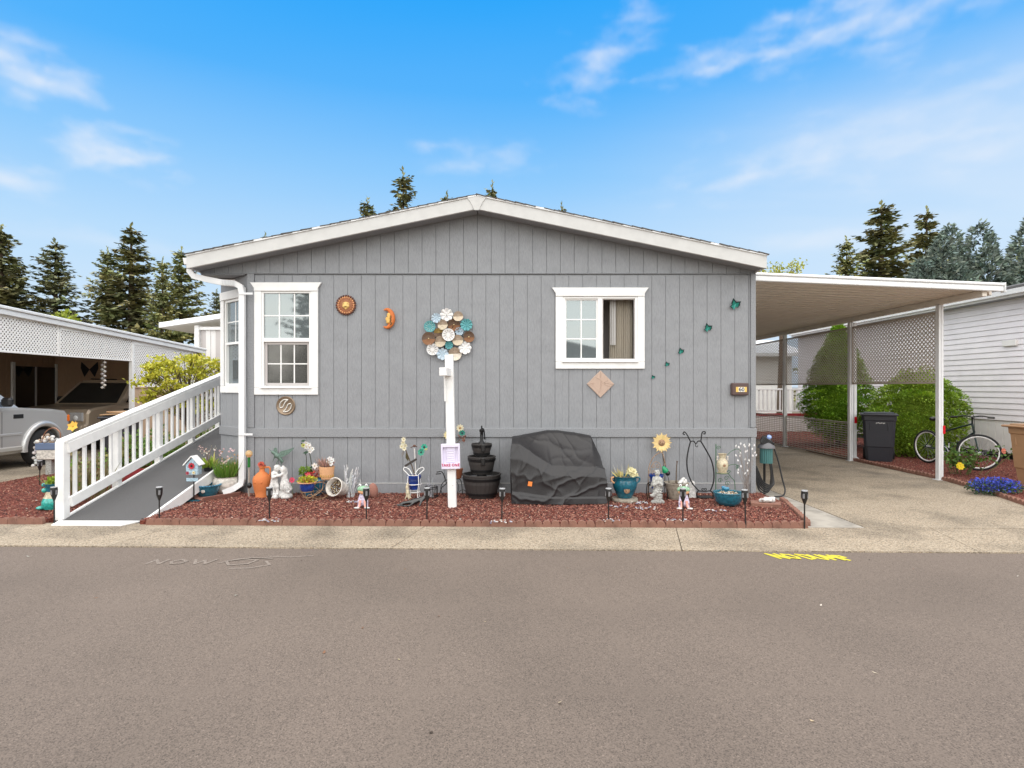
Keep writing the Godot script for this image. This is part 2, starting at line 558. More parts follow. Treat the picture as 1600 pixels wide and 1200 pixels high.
# ---------------------------------------------------------------- sky, sun, lens
func sky_image() -> Image:
	var w := 2048
	var h := 1024
	var im := Image.create_empty(w, h, false, Image.FORMAT_RGBF)
	var f1 := FastNoiseLite.new()
	f1.seed = 21
	f1.frequency = 0.045
	f1.fractal_octaves = 5
	f1.domain_warp_enabled = true
	f1.domain_warp_amplitude = 12.0
	f1.domain_warp_frequency = 0.03
	var f2 := FastNoiseLite.new()
	f2.seed = 5
	f2.frequency = 0.02
	f2.fractal_octaves = 4
	# banks of cloud: azimuth, elevation (degrees), half length, half height, tilt, thickness
	var banks := [[-40.2, 23.0, 6.0, 2.6, 10.0, 0.95], [-35.0, 18.8, 5.5, 2.3, 4.0, 1.0], [-42.0, 15.3, 6.0, 1.5, 2.0, 0.9], [-8.5, 22.4, 2.2, 0.8, 0.0, 0.4], [8.6, 29.3, 7.0, 3.2, -30.0, 0.75],
		[21.0, 28.6, 10.0, 1.9, -9.0, 0.75], [33.0, 28.6, 15.0, 3.2, -4.0, 0.8], [33.0, 20.5, 20.0, 4.0, -6.0, 0.5], [22.0, 18.6, 9.0, 1.1, -8.0, 0.45], [39.0, 17.6, 8.0, 1.8, -4.0, 0.6], [-3.0, 21.6, 7.0, 2.2, -4.0, 0.5],
		[-34.0, 11.8, 14.0, 1.2, 0.0, 0.3], [30.0, 13.0, 16.0, 1.5, -3.0, 0.35]]
	var stops := [[0.0, V(0.66, 0.80, 0.93)], [6.0, V(0.65, 0.81, 0.965)], [13.0, V(0.49, 0.73, 0.985)], [20.0, V(0.265, 0.59, 0.985)], [27.0, V(0.085, 0.45, 0.98)], [34.0, V(0.03, 0.39, 0.97)], [50.0, V(0.03, 0.29, 0.83)], [90.0, V(0.03, 0.23, 0.68)]]
	for y in h / 2:
		var el := 90.0 - (y + 0.5) / h * 180.0
		var base: Vector3 = stops[-1][1]
		for k in stops.size() - 1:
			if el >= stops[k][0] and el < stops[k + 1][0]:
				base = stops[k][1].lerp(stops[k + 1][1], (el - stops[k][0]) / (stops[k + 1][0] - stops[k][0]))
		var ce := cos(deg_to_rad(el))
		var se := sin(deg_to_rad(el))
		for x in w:
			var az := fmod((x + 0.5) / w * 360.0 + 180.0, 360.0) - 180.0
			var a := deg_to_rad(az)
			# added white veil, mostly outside the view, whitens the blue ambient light
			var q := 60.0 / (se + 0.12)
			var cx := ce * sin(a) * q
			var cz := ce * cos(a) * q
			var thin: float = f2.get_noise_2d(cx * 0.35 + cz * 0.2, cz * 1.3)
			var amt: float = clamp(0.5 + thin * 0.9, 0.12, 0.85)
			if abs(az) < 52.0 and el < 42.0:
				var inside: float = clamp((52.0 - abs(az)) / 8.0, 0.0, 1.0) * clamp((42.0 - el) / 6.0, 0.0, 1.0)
				amt *= 1.0 - 0.98 * inside  # the added veil fades out within the view
				var nz := f1.get_noise_2d(az * 3.2, el * 9.0)
				for b in banks:
					var dx: float = az - b[0]
					var dy: float = el - b[1]
					if abs(dx) > b[2] * 2.0 or abs(dy) > b[2] * 1.6:
						continue
					var tl := deg_to_rad(b[4])
					var u: float = (dx * cos(tl) - dy * sin(tl)) / b[2]
					var t: float = (dx * sin(tl) + dy * cos(tl)) / b[3]
					var d := 1.0 - sqrt(u * u + t * t) + nz * 0.75
					if d > 0.0:
						amt += b[5] * smoothstep(0.0, 1.7, d) * (1.0 - amt)
			# a broad thin veil low over the right-hand side
			amt += 0.42 * smoothstep(2.0, 34.0, az) * smoothstep(75.0, 48.0, az) * smoothstep(5.0, 15.0, el) * smoothstep(29.0, 19.0, el) * (0.8 + 0.5 * thin) * (1.0 - amt)
			var cl := V(0.86, 0.90, 0.97)
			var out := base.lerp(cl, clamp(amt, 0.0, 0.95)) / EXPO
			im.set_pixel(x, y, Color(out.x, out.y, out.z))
	im.fill_rect(Rect2i(0, h / 2, w, h / 2), Color(0.24, 0.22, 0.2))
	return im

func make_camera_and_light() -> void:
	var cam := Camera3D.new()
	cam.name = "camera"
	cam.projection = Camera3D.PROJECTION_FRUSTUM
	cam.near = 0.05
	cam.far = 600.0
	cam.size = 0.05 * 2.0 * 600.0 / 900.0
	cam.frustum_offset = Vector2(0, 6.0 / 900.0 * 0.05)
	cam.position = V(0, EYE, CAMZ)
	add_child(cam)
	cam.current = true
	var pano := PanoramaSkyMaterial.new()
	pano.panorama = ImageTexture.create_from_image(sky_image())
	var sky := Sky.new()
	sky.sky_material = pano
	var env := Environment.new()
	env.background_mode = Environment.BG_SKY
	env.sky = sky
	env.tonemap_mode = Environment.TONE_MAPPER_LINEAR
	env.tonemap_exposure = EXPO
	env.sdfgi_enabled = true
	env.ssao_enabled = true
	env.ssil_enabled = true
	var we := WorldEnvironment.new()
	we.name = "world_environment"
	we.environment = env
	add_child(we)
	# sun behind thin cloud: high, behind the photographer and a little to the left, very soft
	var sun := DirectionalLight3D.new()
	sun.name = "sun"
	sun.light_energy = 1.6
	sun.light_color = Color(1.0, 0.96, 0.89)
	sun.light_angular_distance = 135.0
	sun.shadow_enabled = true
	sun.rotation_degrees = V(-66, -3, 0)
	add_child(sun)

# ---------------------------------------------------------------- ground
func sheet(pts: Array, y: float, thick := 0.0) -> Sh:
	var s := Sh.new()
	var pg := PackedVector2Array()
	for p in pts:
		pg.append(Vector2(p[0], -p[1]))
	s.prism(pg, y - max(thick, 0.002), y, Transform3D(Basis(V(1, 0, 0), V(0, 0, -1), V(0, 1, 0)), Vector3.ZERO))
	return s

func zr(x: float) -> float:
	return 2.71 + 0.0245 * x

func ze(x: float) -> float:
	return 1.80 + 0.022 * x

func build_ground() -> void:
	struct("ground", sheet([[-300, 40], [300, 40], [300, -300], [-300, -300]], -0.03), M.earth)
	struct("road", sheet([[-90, zr(-90)], [90, zr(90)], [90, 9.6 + 0.0245 * 90], [-90, 9.6 - 0.0245 * 90]], -0.012), M.asphalt)
	# the concrete gutter strip along the road, cast in slabs
	var pave := Node3D.new()
	pave.name = "pavement"
	add_child(pave)
	pave.set_meta("kind", "structure")
	for k in range(-5, 7):
		var xa := -3.85 + 2.83 * k
		var xb := xa + 2.822
		part("slab", sheet([[xa - 0.16, zr(xa)], [xb - 0.16, zr(xb)], [xb + 0.05, ze(xb) - 0.05], [xa + 0.05, ze(xa) - 0.05]], 0.0, 0.1), M.aggregate, pave)
	var drive := Node3D.new()
	drive.name = "driveway"
	add_child(drive)
	drive.set_meta("kind", "structure")
	var cuts := [1.83, -1.15, -4.2, -7.3, -10.4, -13.5, -17.0]
	for k in cuts.size() - 1:
		var za: float = cuts[k]
		var zb: float = cuts[k + 1] + 0.012
		part("slab", sheet([[3.965, za if k else 1.875], [8.0 if k == 0 else 7.4, za if k else 1.96], [7.4, zb], [3.965, zb]], 0.004, 0.08), M.aggregate, drive)
		part("walkway_slab", sheet([[3.3, za if k else 1.86], [3.95, za if k else 1.875], [3.95, zb], [3.3, zb]], 0.003, 0.08), M.smooth_concrete, drive)
	var dl := Node3D.new()
	dl.name = "neighbour_driveway"
	add_child(dl)
	dl.set_meta("kind", "structure")
	for k in 4:
		part("slab", sheet([[-14.5, 1.5 - 3.4 * k], [-8.3, 1.62 - 3.4 * k], [-8.3, -1.77 - 3.4 * k], [-14.5, -1.89 - 3.4 * k]], 0.002, 0.08), M.aggregate, dl)
	# planting beds
	var front := [[-4.28, ze(-4.28) + 0.0], [3.27, ze(3.27)], [3.36, 1.6], [3.62, 0.65], [3.6, -0.02], [-3.86, -0.02], [-4.3, -0.42]]
	var left := [[-12.0, ze(-12.0)], [-5.42, ze(-5.4)], [-5.42, -7.5], [-8.28, -7.5], [-8.28, 0.9], [-12.0, 1.2]]
	var right := [[6.62, 1.25], [6.86, 0.65], [7.12, -0.23], [7.33, -1.35], [7.36, -3.0], [7.36, -13.0], [10.6, -13.0], [10.6, 1.2]]
	bed("front_bed", front, 0.045, 42000)
	bed("side_bed", left, 0.04, 16000)
	bed("right_bed", right, 0.04, 18000)
	edging("scalloped brick edging along the long front bed", [V(3.31, 0, ze(3.31)), V(-4.2, 0, ze(-4.2))], 0.4)
	edging("scalloped brick edging turning back beside the smooth walkway", [V(3.68, 0, 0.45), V(3.655, 0, 0.66), V(3.36, 0, 1.8)], 0.4)
	edging("scalloped brick edging of the small bed left of the ramp", [V(-5.4, 0, ze(-5.4)), V(-9.5, 0, ze(-9.5))], 0.4)
	edging("low brown brick edging curving along the wide driveway", [V(6.6, 0, 1.3), V(6.84, 0, 0.65), V(7.1, 0, -0.23), V(7.31, 0, -1.35), V(7.34, 0, -4.0), V(7.34, 0, -6.0)], 0.4)
	# paint and chalk on the asphalt
	var o := thing("sprayed_lettering", "yellow spray-painted letters on the asphalt near the concrete strip", "marking", V(0, 0.0, 0))
	var lt := [[[0, 0], [0, 1], [0.6, 0], [0.6, 1]], [[1.0, 0.15], [0.9, 0.6], [1.1, 1], [1.5, 0.9], [1.55, 0.4], [1.3, 0], [1.0, 0.15]], [[2.1, 1], [2.1, 0], [2.5, 0.15], [2.65, 0.55], [2.5, 0.9], [2.1, 1]], [[2.9, 1], [2.95, 0.2], [3.2, 0], [3.4, 0.25], [3.45, 1]],
		[[3.7, 0], [3.75, 1], [4.0, 0.4], [4.3, 1], [4.35, 0]], [[4.65, 0], [4.65, 1], [5.0, 0.95], [5.05, 0.6], [4.65, 0.5]]]
	var org := gp(1200, 867.5, -0.009)
	for l in lt:
		var s := Sh.new()
		strokes(s, l, func(q): return org + V(q[0] * 0.13 + 0.07 * (1.0 - q[1]), 0, 0.1 - q[1] * 0.15 + q[0] * 0.012), 0.032)
		part("letter", s, M.yellow_spray, o)
	var ch := thing("chalk_marks", "faint white chalk letters and loops on the asphalt before the ramp", "marking", V(0, 0.0, 0))
	var oc := gp(228, 881, -0.0095)
	for l in [[[0, 0], [0.1, 1], [0.6, 0], [0.7, 1]], [[1.2, 0], [1.0, 0.5], [1.3, 1], [1.7, 0.6], [1.6, 0.1], [1.2, 0]], [[2.0, 1], [2.3, 0], [2.5, 0.8], [2.8, 0], [3.0, 1]], [[3.4, 0.2], [4.0, 1.2], [5.0, 0.9], [4.8, 0.0], [4.0, -0.3], [3.6, 0.6], [4.6, 1.4], [5.6, 1.2]], [[4.3, -1.0], [5.2, -0.9], [5.9, -0.2], [5.5, 0.6]], [[5.2, 1.8], [6.4, 1.6], [7.4, 1.9]]]:
		var s := Sh.new()
		strokes(s, l, func(q): return oc + V(q[0] * 0.19, 0, -q[1] * 0.13), 0.026)
		part("stroke", s, M.chalk, ch)

func build_debris() -> void:
	rng.seed = 5
	var s := tinted()
	for i in 46:
		s.col = jig([C(0.05, 0.035, 0.025), C(0.4, 0.32, 0.22), C(0.2, 0.1, 0.05), C(0.5, 0.44, 0.36)][i % 4], 0.3)
		var p := V(rng.randf_range(-5.5, 5.5), -0.008, rng.randf_range(2.8, 6.6))
		var d := V(rng.randf_range(-1, 1), rng.randf_range(0.0, 0.25), rng.randf_range(-1, 1)).normalized()
		s.leaf(p, d, d.cross(V(0, 1, 0)).normalized(), rng.randf_range(0.012, 0.04), rng.randf_range(0.004, 0.011), 0.003)
	var o := solo("road_litter", s, M.painted, "dry leaf bits and grit scattered over the asphalt", "litter")
	o.set_meta("kind", "stuff")

func strokes(s: Sh, l: Array, place: Callable, w: float) -> void:
	for i in l.size() - 1:
		var a: Vector3 = place.call(l[i])
		var b: Vector3 = place.call(l[i + 1])
		var d := (b - a).normalized()
		var q := V(-d.z, 0, d.x) * w / 2.0
		a -= d * w * 0.4
		b += d * w * 0.4
		var up := V(0, 0.0006 * i, 0)
		s.quad(a + q + up, b + q + up, b - q + up, a - q + up)

func bed(called: String, pts: Array, y: float, count: int) -> void:
	var o := struct(called, sheet(pts, y, 0.06), M.soil)
	var pg := PackedVector2Array()
	var lo := Vector2(1e9, 1e9)
	var hi := -lo
	for p in pts:
		pg.append(Vector2(p[0], p[1]))
		lo = lo.min(pg[-1])
		hi = hi.max(pg[-1])
	var s := Sh.new()
	var r := RandomNumberGenerator.new()
	r.seed = count
	var tip := []
	for i in 6:
		var a := TAU * i / 6
		tip.append(V(cos(a) * r.randf_range(0.6, 1.1), r.randf_range(-0.2, 0.25), sin(a) * r.randf_range(0.35, 0.6)))
	for i in 6:
		s.tri(tip[(i + 1) % 6], tip[i], V(0.1, 0.5, 0.05))
		s.tri(tip[i], tip[(i + 1) % 6], V(-0.1, -0.4, 0))
	var mm := MultiMesh.new()
	mm.transform_format = MultiMesh.TRANSFORM_3D
	mm.use_colors = true
	mm.mesh = s.mesh()
	mm.instance_count = count
	var cols := [C(0.23, 0.068, 0.045), C(0.29, 0.1, 0.07), C(0.12, 0.038, 0.03), C(0.36, 0.15, 0.105), C(0.19, 0.065, 0.05), C(0.05, 0.022, 0.02), C(0.42, 0.24, 0.17), C(0.25, 0.105, 0.085), C(0.15, 0.06, 0.05)]
	for i in count:
		var p := Vector2(r.randf_range(lo.x, hi.x), r.randf_range(lo.y, hi.y))
		while not Geometry2D.is_point_in_polygon(p, pg) or (p.y < -4.0 and r.randf() < 0.7):
			p = Vector2(r.randf_range(lo.x, hi.x), r.randf_range(lo.y, hi.y))
		var k := r.randf_range(0.007, 0.019)
		var b := Basis.from_euler(V(r.randf_range(-0.9, 0.9), r.randf() * TAU, r.randf_range(-0.9, 0.9))).scaled(V(k, k * 0.7, k))
		mm.set_instance_transform(i, Transform3D(b, V(p.x, y + r.randf_range(0.0, 0.012), p.y)))
		var c: Color = cols[r.randi() % cols.size()] if r.randf() < 0.995 else C(0.5, 0.44, 0.38)
		mm.set_instance_color(i, c)
	var mi := MultiMeshInstance3D.new()
	mi.name = called + "_bark_chips"
	mi.multimesh = mm
	mi.material_override = M.chip
	add_child(mi)
	mi.set_meta("kind", "stuff")
	mi.set_meta("label", "red brown bark chips covering the " + called.replace("_", " "))
	mi.set_meta("category", "mulch")

# concrete edgers with a scalloped top, laid end to end along a path
func edging(label: String, path: Array, ln: float) -> void:
	var o := thing("garden_edging", label, "edging")
	var pg := PackedVector2Array([Vector2(-ln / 2 + 0.002, -0.02), Vector2(ln / 2 - 0.002, -0.02)])
	for k in 4:
		for j in 7:
			var a := PI * (j + 0.12) / 6.24
			pg.append(Vector2(ln / 2 - 0.003 - (k + 0.5) * (ln - 0.006) / 4.0 + cos(a) * (ln - 0.006) / 8.0, 0.024 + sin(a) * 0.052))
	var mesh := Sh.new().prism(pg, -0.026, 0.026, Transform3D(), 0.003).mesh()
	for i in path.size() - 1:
		var a: Vector3 = path[i]
		var b: Vector3 = path[i + 1]
		var n: int = max(1, roundi(a.distance_to(b) / ln))
		var d := (b - a) / n
		for k in n:
			var e := piece("edging_block", mesh, M.brick_edging, o)
			e.position = a + d * (k + 0.5) + V(0, rng.randf_range(-0.006, 0.006), 0)
			e.rotation = V(rng.randf_range(-0.03, 0.03), -atan2(d.z, d.x) + rng.randf_range(-0.012, 0.012), rng.randf_range(-0.012, 0.012))
			e.scale.x = d.length() / ln

# ---------------------------------------------------------------- the home
func cut(r: Rect2, holes: Array) -> Array:
	var got := [r]
	for h in holes:
		var next := []
		for q in got:
			if not q.intersects(h):
				next.append(q)
				continue
			var i: Rect2 = q.intersection(h)
			if i.position.x > q.position.x + 0.001:
				next.append(Rect2(q.position, Vector2(i.position.x - q.position.x, q.size.y)))
			if i.end.x < q.end.x - 0.001:
				next.append(Rect2(Vector2(i.end.x, q.position.y), Vector2(q.end.x - i.end.x, q.size.y)))
			if i.position.y > q.position.y + 0.001:
				next.append(Rect2(Vector2(i.position.x, q.position.y), Vector2(i.size.x, i.position.y - q.position.y)))
			if i.end.y < q.end.y - 0.001:
				next.append(Rect2(Vector2(i.position.x, i.end.y), Vector2(i.size.x, q.end.y - i.end.y)))
		got = next
	return got

func wall_boxes(rects: Array, z0: float, z1: float, xf: Transform3D, bev := 0.0) -> Sh:
	var s := Sh.new()
	for r in rects:
		if r.size.x < 0.004 or r.size.y < 0.004:
			continue
		s.box(xf * V(r.get_center().x, r.get_center().y, (z0 + z1) / 2.0), V(r.size.x, r.size.y, z1 - z0), xf.basis, bev)
	return s

# boards between the grooves, 0.2 m apart, cut round the windows
func planks(parent: Node, x0: float, x1: float, y0: float, y1: float, holes: Array, xf: Transform3D, phase := 0.0) -> void:
	var x := x0 - phase
	while x < x1 - 0.01:
		var a: float = max(x, x0) + 0.0022
		var b: float = min(x + 0.2, x1) - 0.0022
		if b - a > 0.01:
			for q in cut(Rect2(a, y0, b - a, y1 - y0), holes):
				var s := wall_boxes([q], -0.012, 0.0, xf, 0.002)
				if s.v.size():
					part("siding_plank", s, M.siding, parent)
		x += 0.2

func roof_under(x: float) -> float:
	return 4.06 - 0.205 * abs(x + 0.493)

func window(parent: Node, called: String, o: Rect2, xf: Transform3D, crown: bool) -> MeshInstance3D:
	# casing round the opening o, 0.1 m wide, with a flared head
	var s := Sh.new()
	var t := 0.105
	var add := func(a: Vector2, b: Vector2, z1: float) -> void:
		s.box(xf * V((a.x + b.x) / 2, (a.y + b.y) / 2, z1 / 2 + 0.001), V(b.x - a.x, b.y - a.y, z1 - 0.002), xf.basis, 0.004)
	add.call(Vector2(o.position.x - t, o.position.y), Vector2(o.position.x, o.end.y), 0.024)
	add.call(Vector2(o.end.x, o.position.y), Vector2(o.end.x + t, o.end.y), 0.024)
	add.call(Vector2(o.position.x - t, o.position.y - t), Vector2(o.end.x + t, o.position.y - 0.002), 0.026)
	var f := 0.055 if crown else 0.0
	var pg := PackedVector2Array([Vector2(o.position.x - t, o.end.y + 0.002), Vector2(o.end.x + t, o.end.y + 0.002), Vector2(o.end.x + t, o.end.y + 0.045), Vector2(o.end.x + t + f, o.end.y + 0.125), Vector2(o.position.x - t - f, o.end.y + 0.125), Vector2(o.position.x - t, o.end.y + 0.045)])
	s.prism(pg, 0.001, 0.034, xf, 0.003)
	return part(called, s, M.white_paint, parent)

func bars(parent: Node, called: String, r: Rect2, w: float, z0: float, z1: float, xf: Transform3D, m: Material) -> MeshInstance3D:
	var s := Sh.new()
	for q in cut(r, [r.grow(-w)]):
		s.box(xf * V(q.get_center().x, q.get_center().y, (z0 + z1) / 2), V(q.size.x, q.size.y, z1 - z0), xf.basis, 0.002)
	return part(called, s, m, parent)

func pane(parent: Node, r: Rect2, z: float, xf: Transform3D, m: Material, cols := 1, rows := 1) -> void:
	for i in cols:
		for j in rows:
			var q := Rect2(r.position + Vector2(r.size.x * i / cols, r.size.y * j / rows), r.size / Vector2(cols, rows)).grow(-0.001)
			part("pane", Sh.new().box(xf * V(q.get_center().x, q.get_center().y, z), V(q.size.x, q.size.y, 0.004), xf.basis), m, parent)
	for i in range(1, cols):
		part("muntin", Sh.new().box(xf * V(r.position.x + r.size.x * i / cols, r.get_center().y, z), V(0.017, r.size.y, 0.016), xf.basis, 0.002), M.vinyl, parent)
	for j in range(1, rows):
		part("muntin", Sh.new().box(xf * V(r.get_center().x, r.position.y + r.size.y * j / rows, z), V(r.size.x, 0.0165, 0.0155), xf.basis, 0.002), M.vinyl, parent)

func build_house() -> void:
	var I := Transform3D()
	var h := thing("grey_house", "grey wood-sided manufactured home with white gable trim", "house")
	var xl := -3.823
	var xr := 3.517
	var fl := 3.217
	var o1 := Rect2(-3.615, 1.575, 0.71, 1.39)
	var o2 := Rect2(0.735, 1.95, 1.075, 0.94)
	var wall := part("front_wall", wall_boxes(cut(Rect2(xl, 0.0, xr - xl, fl), [o1, o2]), -0.11, -0.012, I), M.siding, h)
	planks(wall, xl + 0.1, xr - 0.07, 0.985, fl - 0.018, [o1, o2], I, 0.055)
	planks(wall, xl + 0.1, xr - 0.07, 0.195, 0.86, [], I, 0.055)
	part("skirting_base", Sh.new().box(V((xl + xr) / 2, 0.09, -0.004), V(xr - xl - 0.18, 0.2, 0.016), Basis(), 0.002), M.siding, wall)
	part("skirting_bead", Sh.new().box(V((xl + xr) / 2, 0.192, 0.002), V(xr - xl - 0.18, 0.008, 0.012)), M.fascia, wall)
	# gable above the flashing runs the full width, over the cut corner
	var gw := Node3D.new()
	gw.name = "gable_wall"
	h.add_child(gw)
	var gx := -4.5
	var bk := PackedVector2Array([Vector2(gx, fl + 0.004), Vector2(xr, fl + 0.004), Vector2(xr, roof_under(xr) + 0.12), Vector2(-0.493, 4.16), Vector2(gx, roof_under(gx) + 0.12)])
	part("gable_backing", Sh.new().prism(bk, -0.11, -0.012), M.siding, gw)
	var x := gx - 0.0
	while x < xr - 0.02:
		var a: float = x + 0.0022
		var b: float = min(x + 0.2, xr) - 0.0022
		var pg := PackedVector2Array([Vector2(a, fl + 0.008), Vector2(b, fl + 0.008), Vector2(b, roof_under(b) + 0.07), Vector2(a, roof_under(a) + 0.07)])
		if a < -0.493 and b > -0.493:
			pg = PackedVector2Array([Vector2(a, fl + 0.008), Vector2(b, fl + 0.008), Vector2(b, roof_under(b) + 0.07), Vector2(-0.493, 4.13), Vector2(a, roof_under(a) + 0.07)])
		part("siding_plank", Sh.new().prism(pg, -0.012, 0.004, I, 0.002), M.siding, gw)
		x += 0.2
	part("flashing", Sh.new().box(V((gx + xr) / 2, fl + 0.004, 0.004), V(xr - gx, 0.006, 0.032)), M.siding_trim, gw)
	# belly band and corner boards
	part("belly_band", Sh.new().box(V((xl + xr) / 2, 0.922, 0.006), V(xr - xl + 0.03, 0.13, 0.036), Basis(), 0.004), M.siding_trim, h)
	part("corner_board", Sh.new().box(V(xr - 0.034, 2.105, 0.003), V(0.074, 2.222, 0.034), Basis(), 0.004), M.siding_trim, h)
	part("corner_board", Sh.new().box(V(xr - 0.034, 0.43, 0.003), V(0.074, 0.85, 0.034), Basis(), 0.004), M.siding_trim, h)
	part("corner_board", Sh.new().box(V(xl + 0.05, 2.105, 0.003), V(0.1, 2.222, 0.034), Basis(), 0.004), M.siding_trim, h)
	part("corner_board", Sh.new().box(V(xl + 0.05, 0.43, 0.003), V(0.1, 0.85, 0.034), Basis(), 0.004), M.siding_trim, h)
	# cut corner
	var cb := V(-4.5, 0, -0.57)
	var cx := Transform3D(Basis(V(0.765, 0, 0.644), V(0, 1, 0), V(-0.644, 0, 0.765)), cb)
	var o3 := Rect2(0.14, 1.6, 0.6, 1.3)
	var cw := part("corner_wall", wall_boxes(cut(Rect2(0, 0, 0.885, fl), [o3]), -0.11, -0.012, cx), M.siding, h)
	planks(cw, 0.0, 0.885, 0.985, fl - 0.006, [o3], cx)
	planks(cw, 0.0, 0.885, 0.0, 0.86, [], cx)
	part("belly_band", Sh.new().box(cx * V(0.43, 0.922, 0.006), V(0.87, 0.13, 0.034), cx.basis, 0.004), M.siding_trim, cw)
	var w3 := window(h, "corner_window", o3, cx, false)
	bars(w3, "frame", o3, 0.035, -0.09, -0.002, cx, M.vinyl)
	part("meeting_rail", Sh.new().box(cx * V(0.44, 2.24, -0.03), V(0.53, 0.035, 0.04), cx.basis, 0.003), M.vinyl, w3)
	pane(w3, Rect2(0.175, 2.26, 0.53, 0.605), -0.035, cx, M.glass, 2, 2)
	pane(w3, Rect2(0.175, 1.635, 0.53, 0.585), -0.05, cx, M.glass)
	part("curtain", drape(cx, 0.19, 0.7, 1.64, 2.86, -0.16, 11), M.curtain, w3)
	# shell: floor, ceiling, side and back walls, one partition
	part("side_wall", Sh.new().box(V(xr - 0.06, 1.6, -7.1), V(0.1, 3.2, 13.8)), M.siding, h)
	part("side_wall", Sh.new().box(V(-4.44, 1.6, -7.4), V(0.1, 3.2, 13.6)), M.siding, h)
	part("back_wall", Sh.new().box(V(-0.49, 1.7, -14.05), V(7.9, 3.4, 0.1)), M.siding, h)
	part("floor", Sh.new().box(V(-0.3, 0.8, -7.1), V(7.4, 0.1, 13.6)), M.interior, h)
	part("ceiling", Sh.new().box(V(-0.48, 3.16, -7.1), V(7.8, 0.06, 13.7)), M.interior, h)
	part("partition", Sh.new().box(V(-0.4, 2.0, -0.8), V(7.6, 2.2, 0.08)), M.interior, h)
	part("corner_soffit", sheet([[-4.5, 0.0], [-3.86, 0.0], [-4.5, -0.55]], fl - 0.002, 0.012), M.siding_trim, h)
	# sash window, left
	var w1 := window(h, "sash_window", o1, I, true)
	bars(w1, "frame", o1, 0.026, -0.09, 0.008, I, M.vinyl)
	var up := Rect2(o1.position.x + 0.026, 2.29, o1.size.x - 0.052, 0.649)
	pane(w1, up, -0.02, I, M.glass, 3, 2)
	part("meeting_rail", Sh.new().box(V(-3.26, 2.262, -0.016), V(0.66, 0.055, 0.05), Basis(), 0.004), M.vinyl, w1)
	var lo := Rect2(o1.position.x + 0.03, 1.605, o1.size.x - 0.06, 0.627)
	var sash := bars(w1, "lower_sash", lo, 0.035, -0.06, -0.025, I, M.screen_frame)
	pane(sash, lo.grow(-0.034), -0.045, I, M.screened_glass, 3, 2)
	part("sill", Sh.new().box(V(-3.26, 1.572, 0.03), V(0.74, 0.016, 0.05), Basis(), 0.003), M.white_paint, w1)
	part("blind", drape(I, -3.56, -2.96, 1.6, 2.2, -0.2, 5), M.blind, w1)
	# sliding window, right: glazed left half, open right half with a drawn curtain
	var w2 := window(h, "sliding_window", o2, I, true)
	bars(w2, "frame", o2, 0.03, -0.09, 0.008, I, M.vinyl)
	part("mullion", Sh.new().box(V(1.275, 2.42, -0.018), V(0.065, 0.88, 0.05), Basis(), 0.004), M.vinyl, w2)
	var gl := Rect2(0.765, 1.98, 0.478, 0.88)
	var sl := bars(w2, "fixed_sash", gl, 0.022, -0.05, -0.02, I, M.vinyl)
	pane(sl, gl.grow(-0.02), -0.035, I, M.glass, 2, 3)
	bars(w2, "screen_frame", Rect2(1.307, 1.98, 0.473, 0.88), 0.014, -0.03, -0.012, I, M.screen_frame)
	part("sill", Sh.new().box(V(1.27, 1.947, 0.03), V(1.1, 0.016, 0.05), Basis(), 0.003), M.white_paint, w2)
	part("curtain", drape(I, 1.44, 1.79, 1.6, 2.9, -0.2, 13), M.curtain, w2)
	part("curtain_lining", drape(I, 1.445, 1.53, 2.2, 2.88, -0.16, 3), M.curtain_white, w2)
	part("curtain", drape(I, 0.8, 0.92, 1.6, 2.9, -0.2, 5), M.curtain, w2)
	build_roof(h)

func drape(xf: Transform3D, x0: float, x1: float, y0: float, y1: float, z: float, folds: int) -> Sh:
	var s := Sh.new()
	var n := folds * 6
	for i in n:
		var a := float(i) / n
		var b := float(i + 1) / n
		var fa := z + 0.022 * sin(a * folds * TAU) + 0.008 * sin(a * 17.0)
		var fb := z + 0.022 * sin(b * folds * TAU) + 0.008 * sin(b * 17.0)
		s.quad(xf * V(lerp(x0, x1, a), y0, fa), xf * V(lerp(x0, x1, b), y0, fb), xf * V(lerp(x0, x1, b), y1, fb), xf * V(lerp(x0, x1, a), y1, fa))
	return s

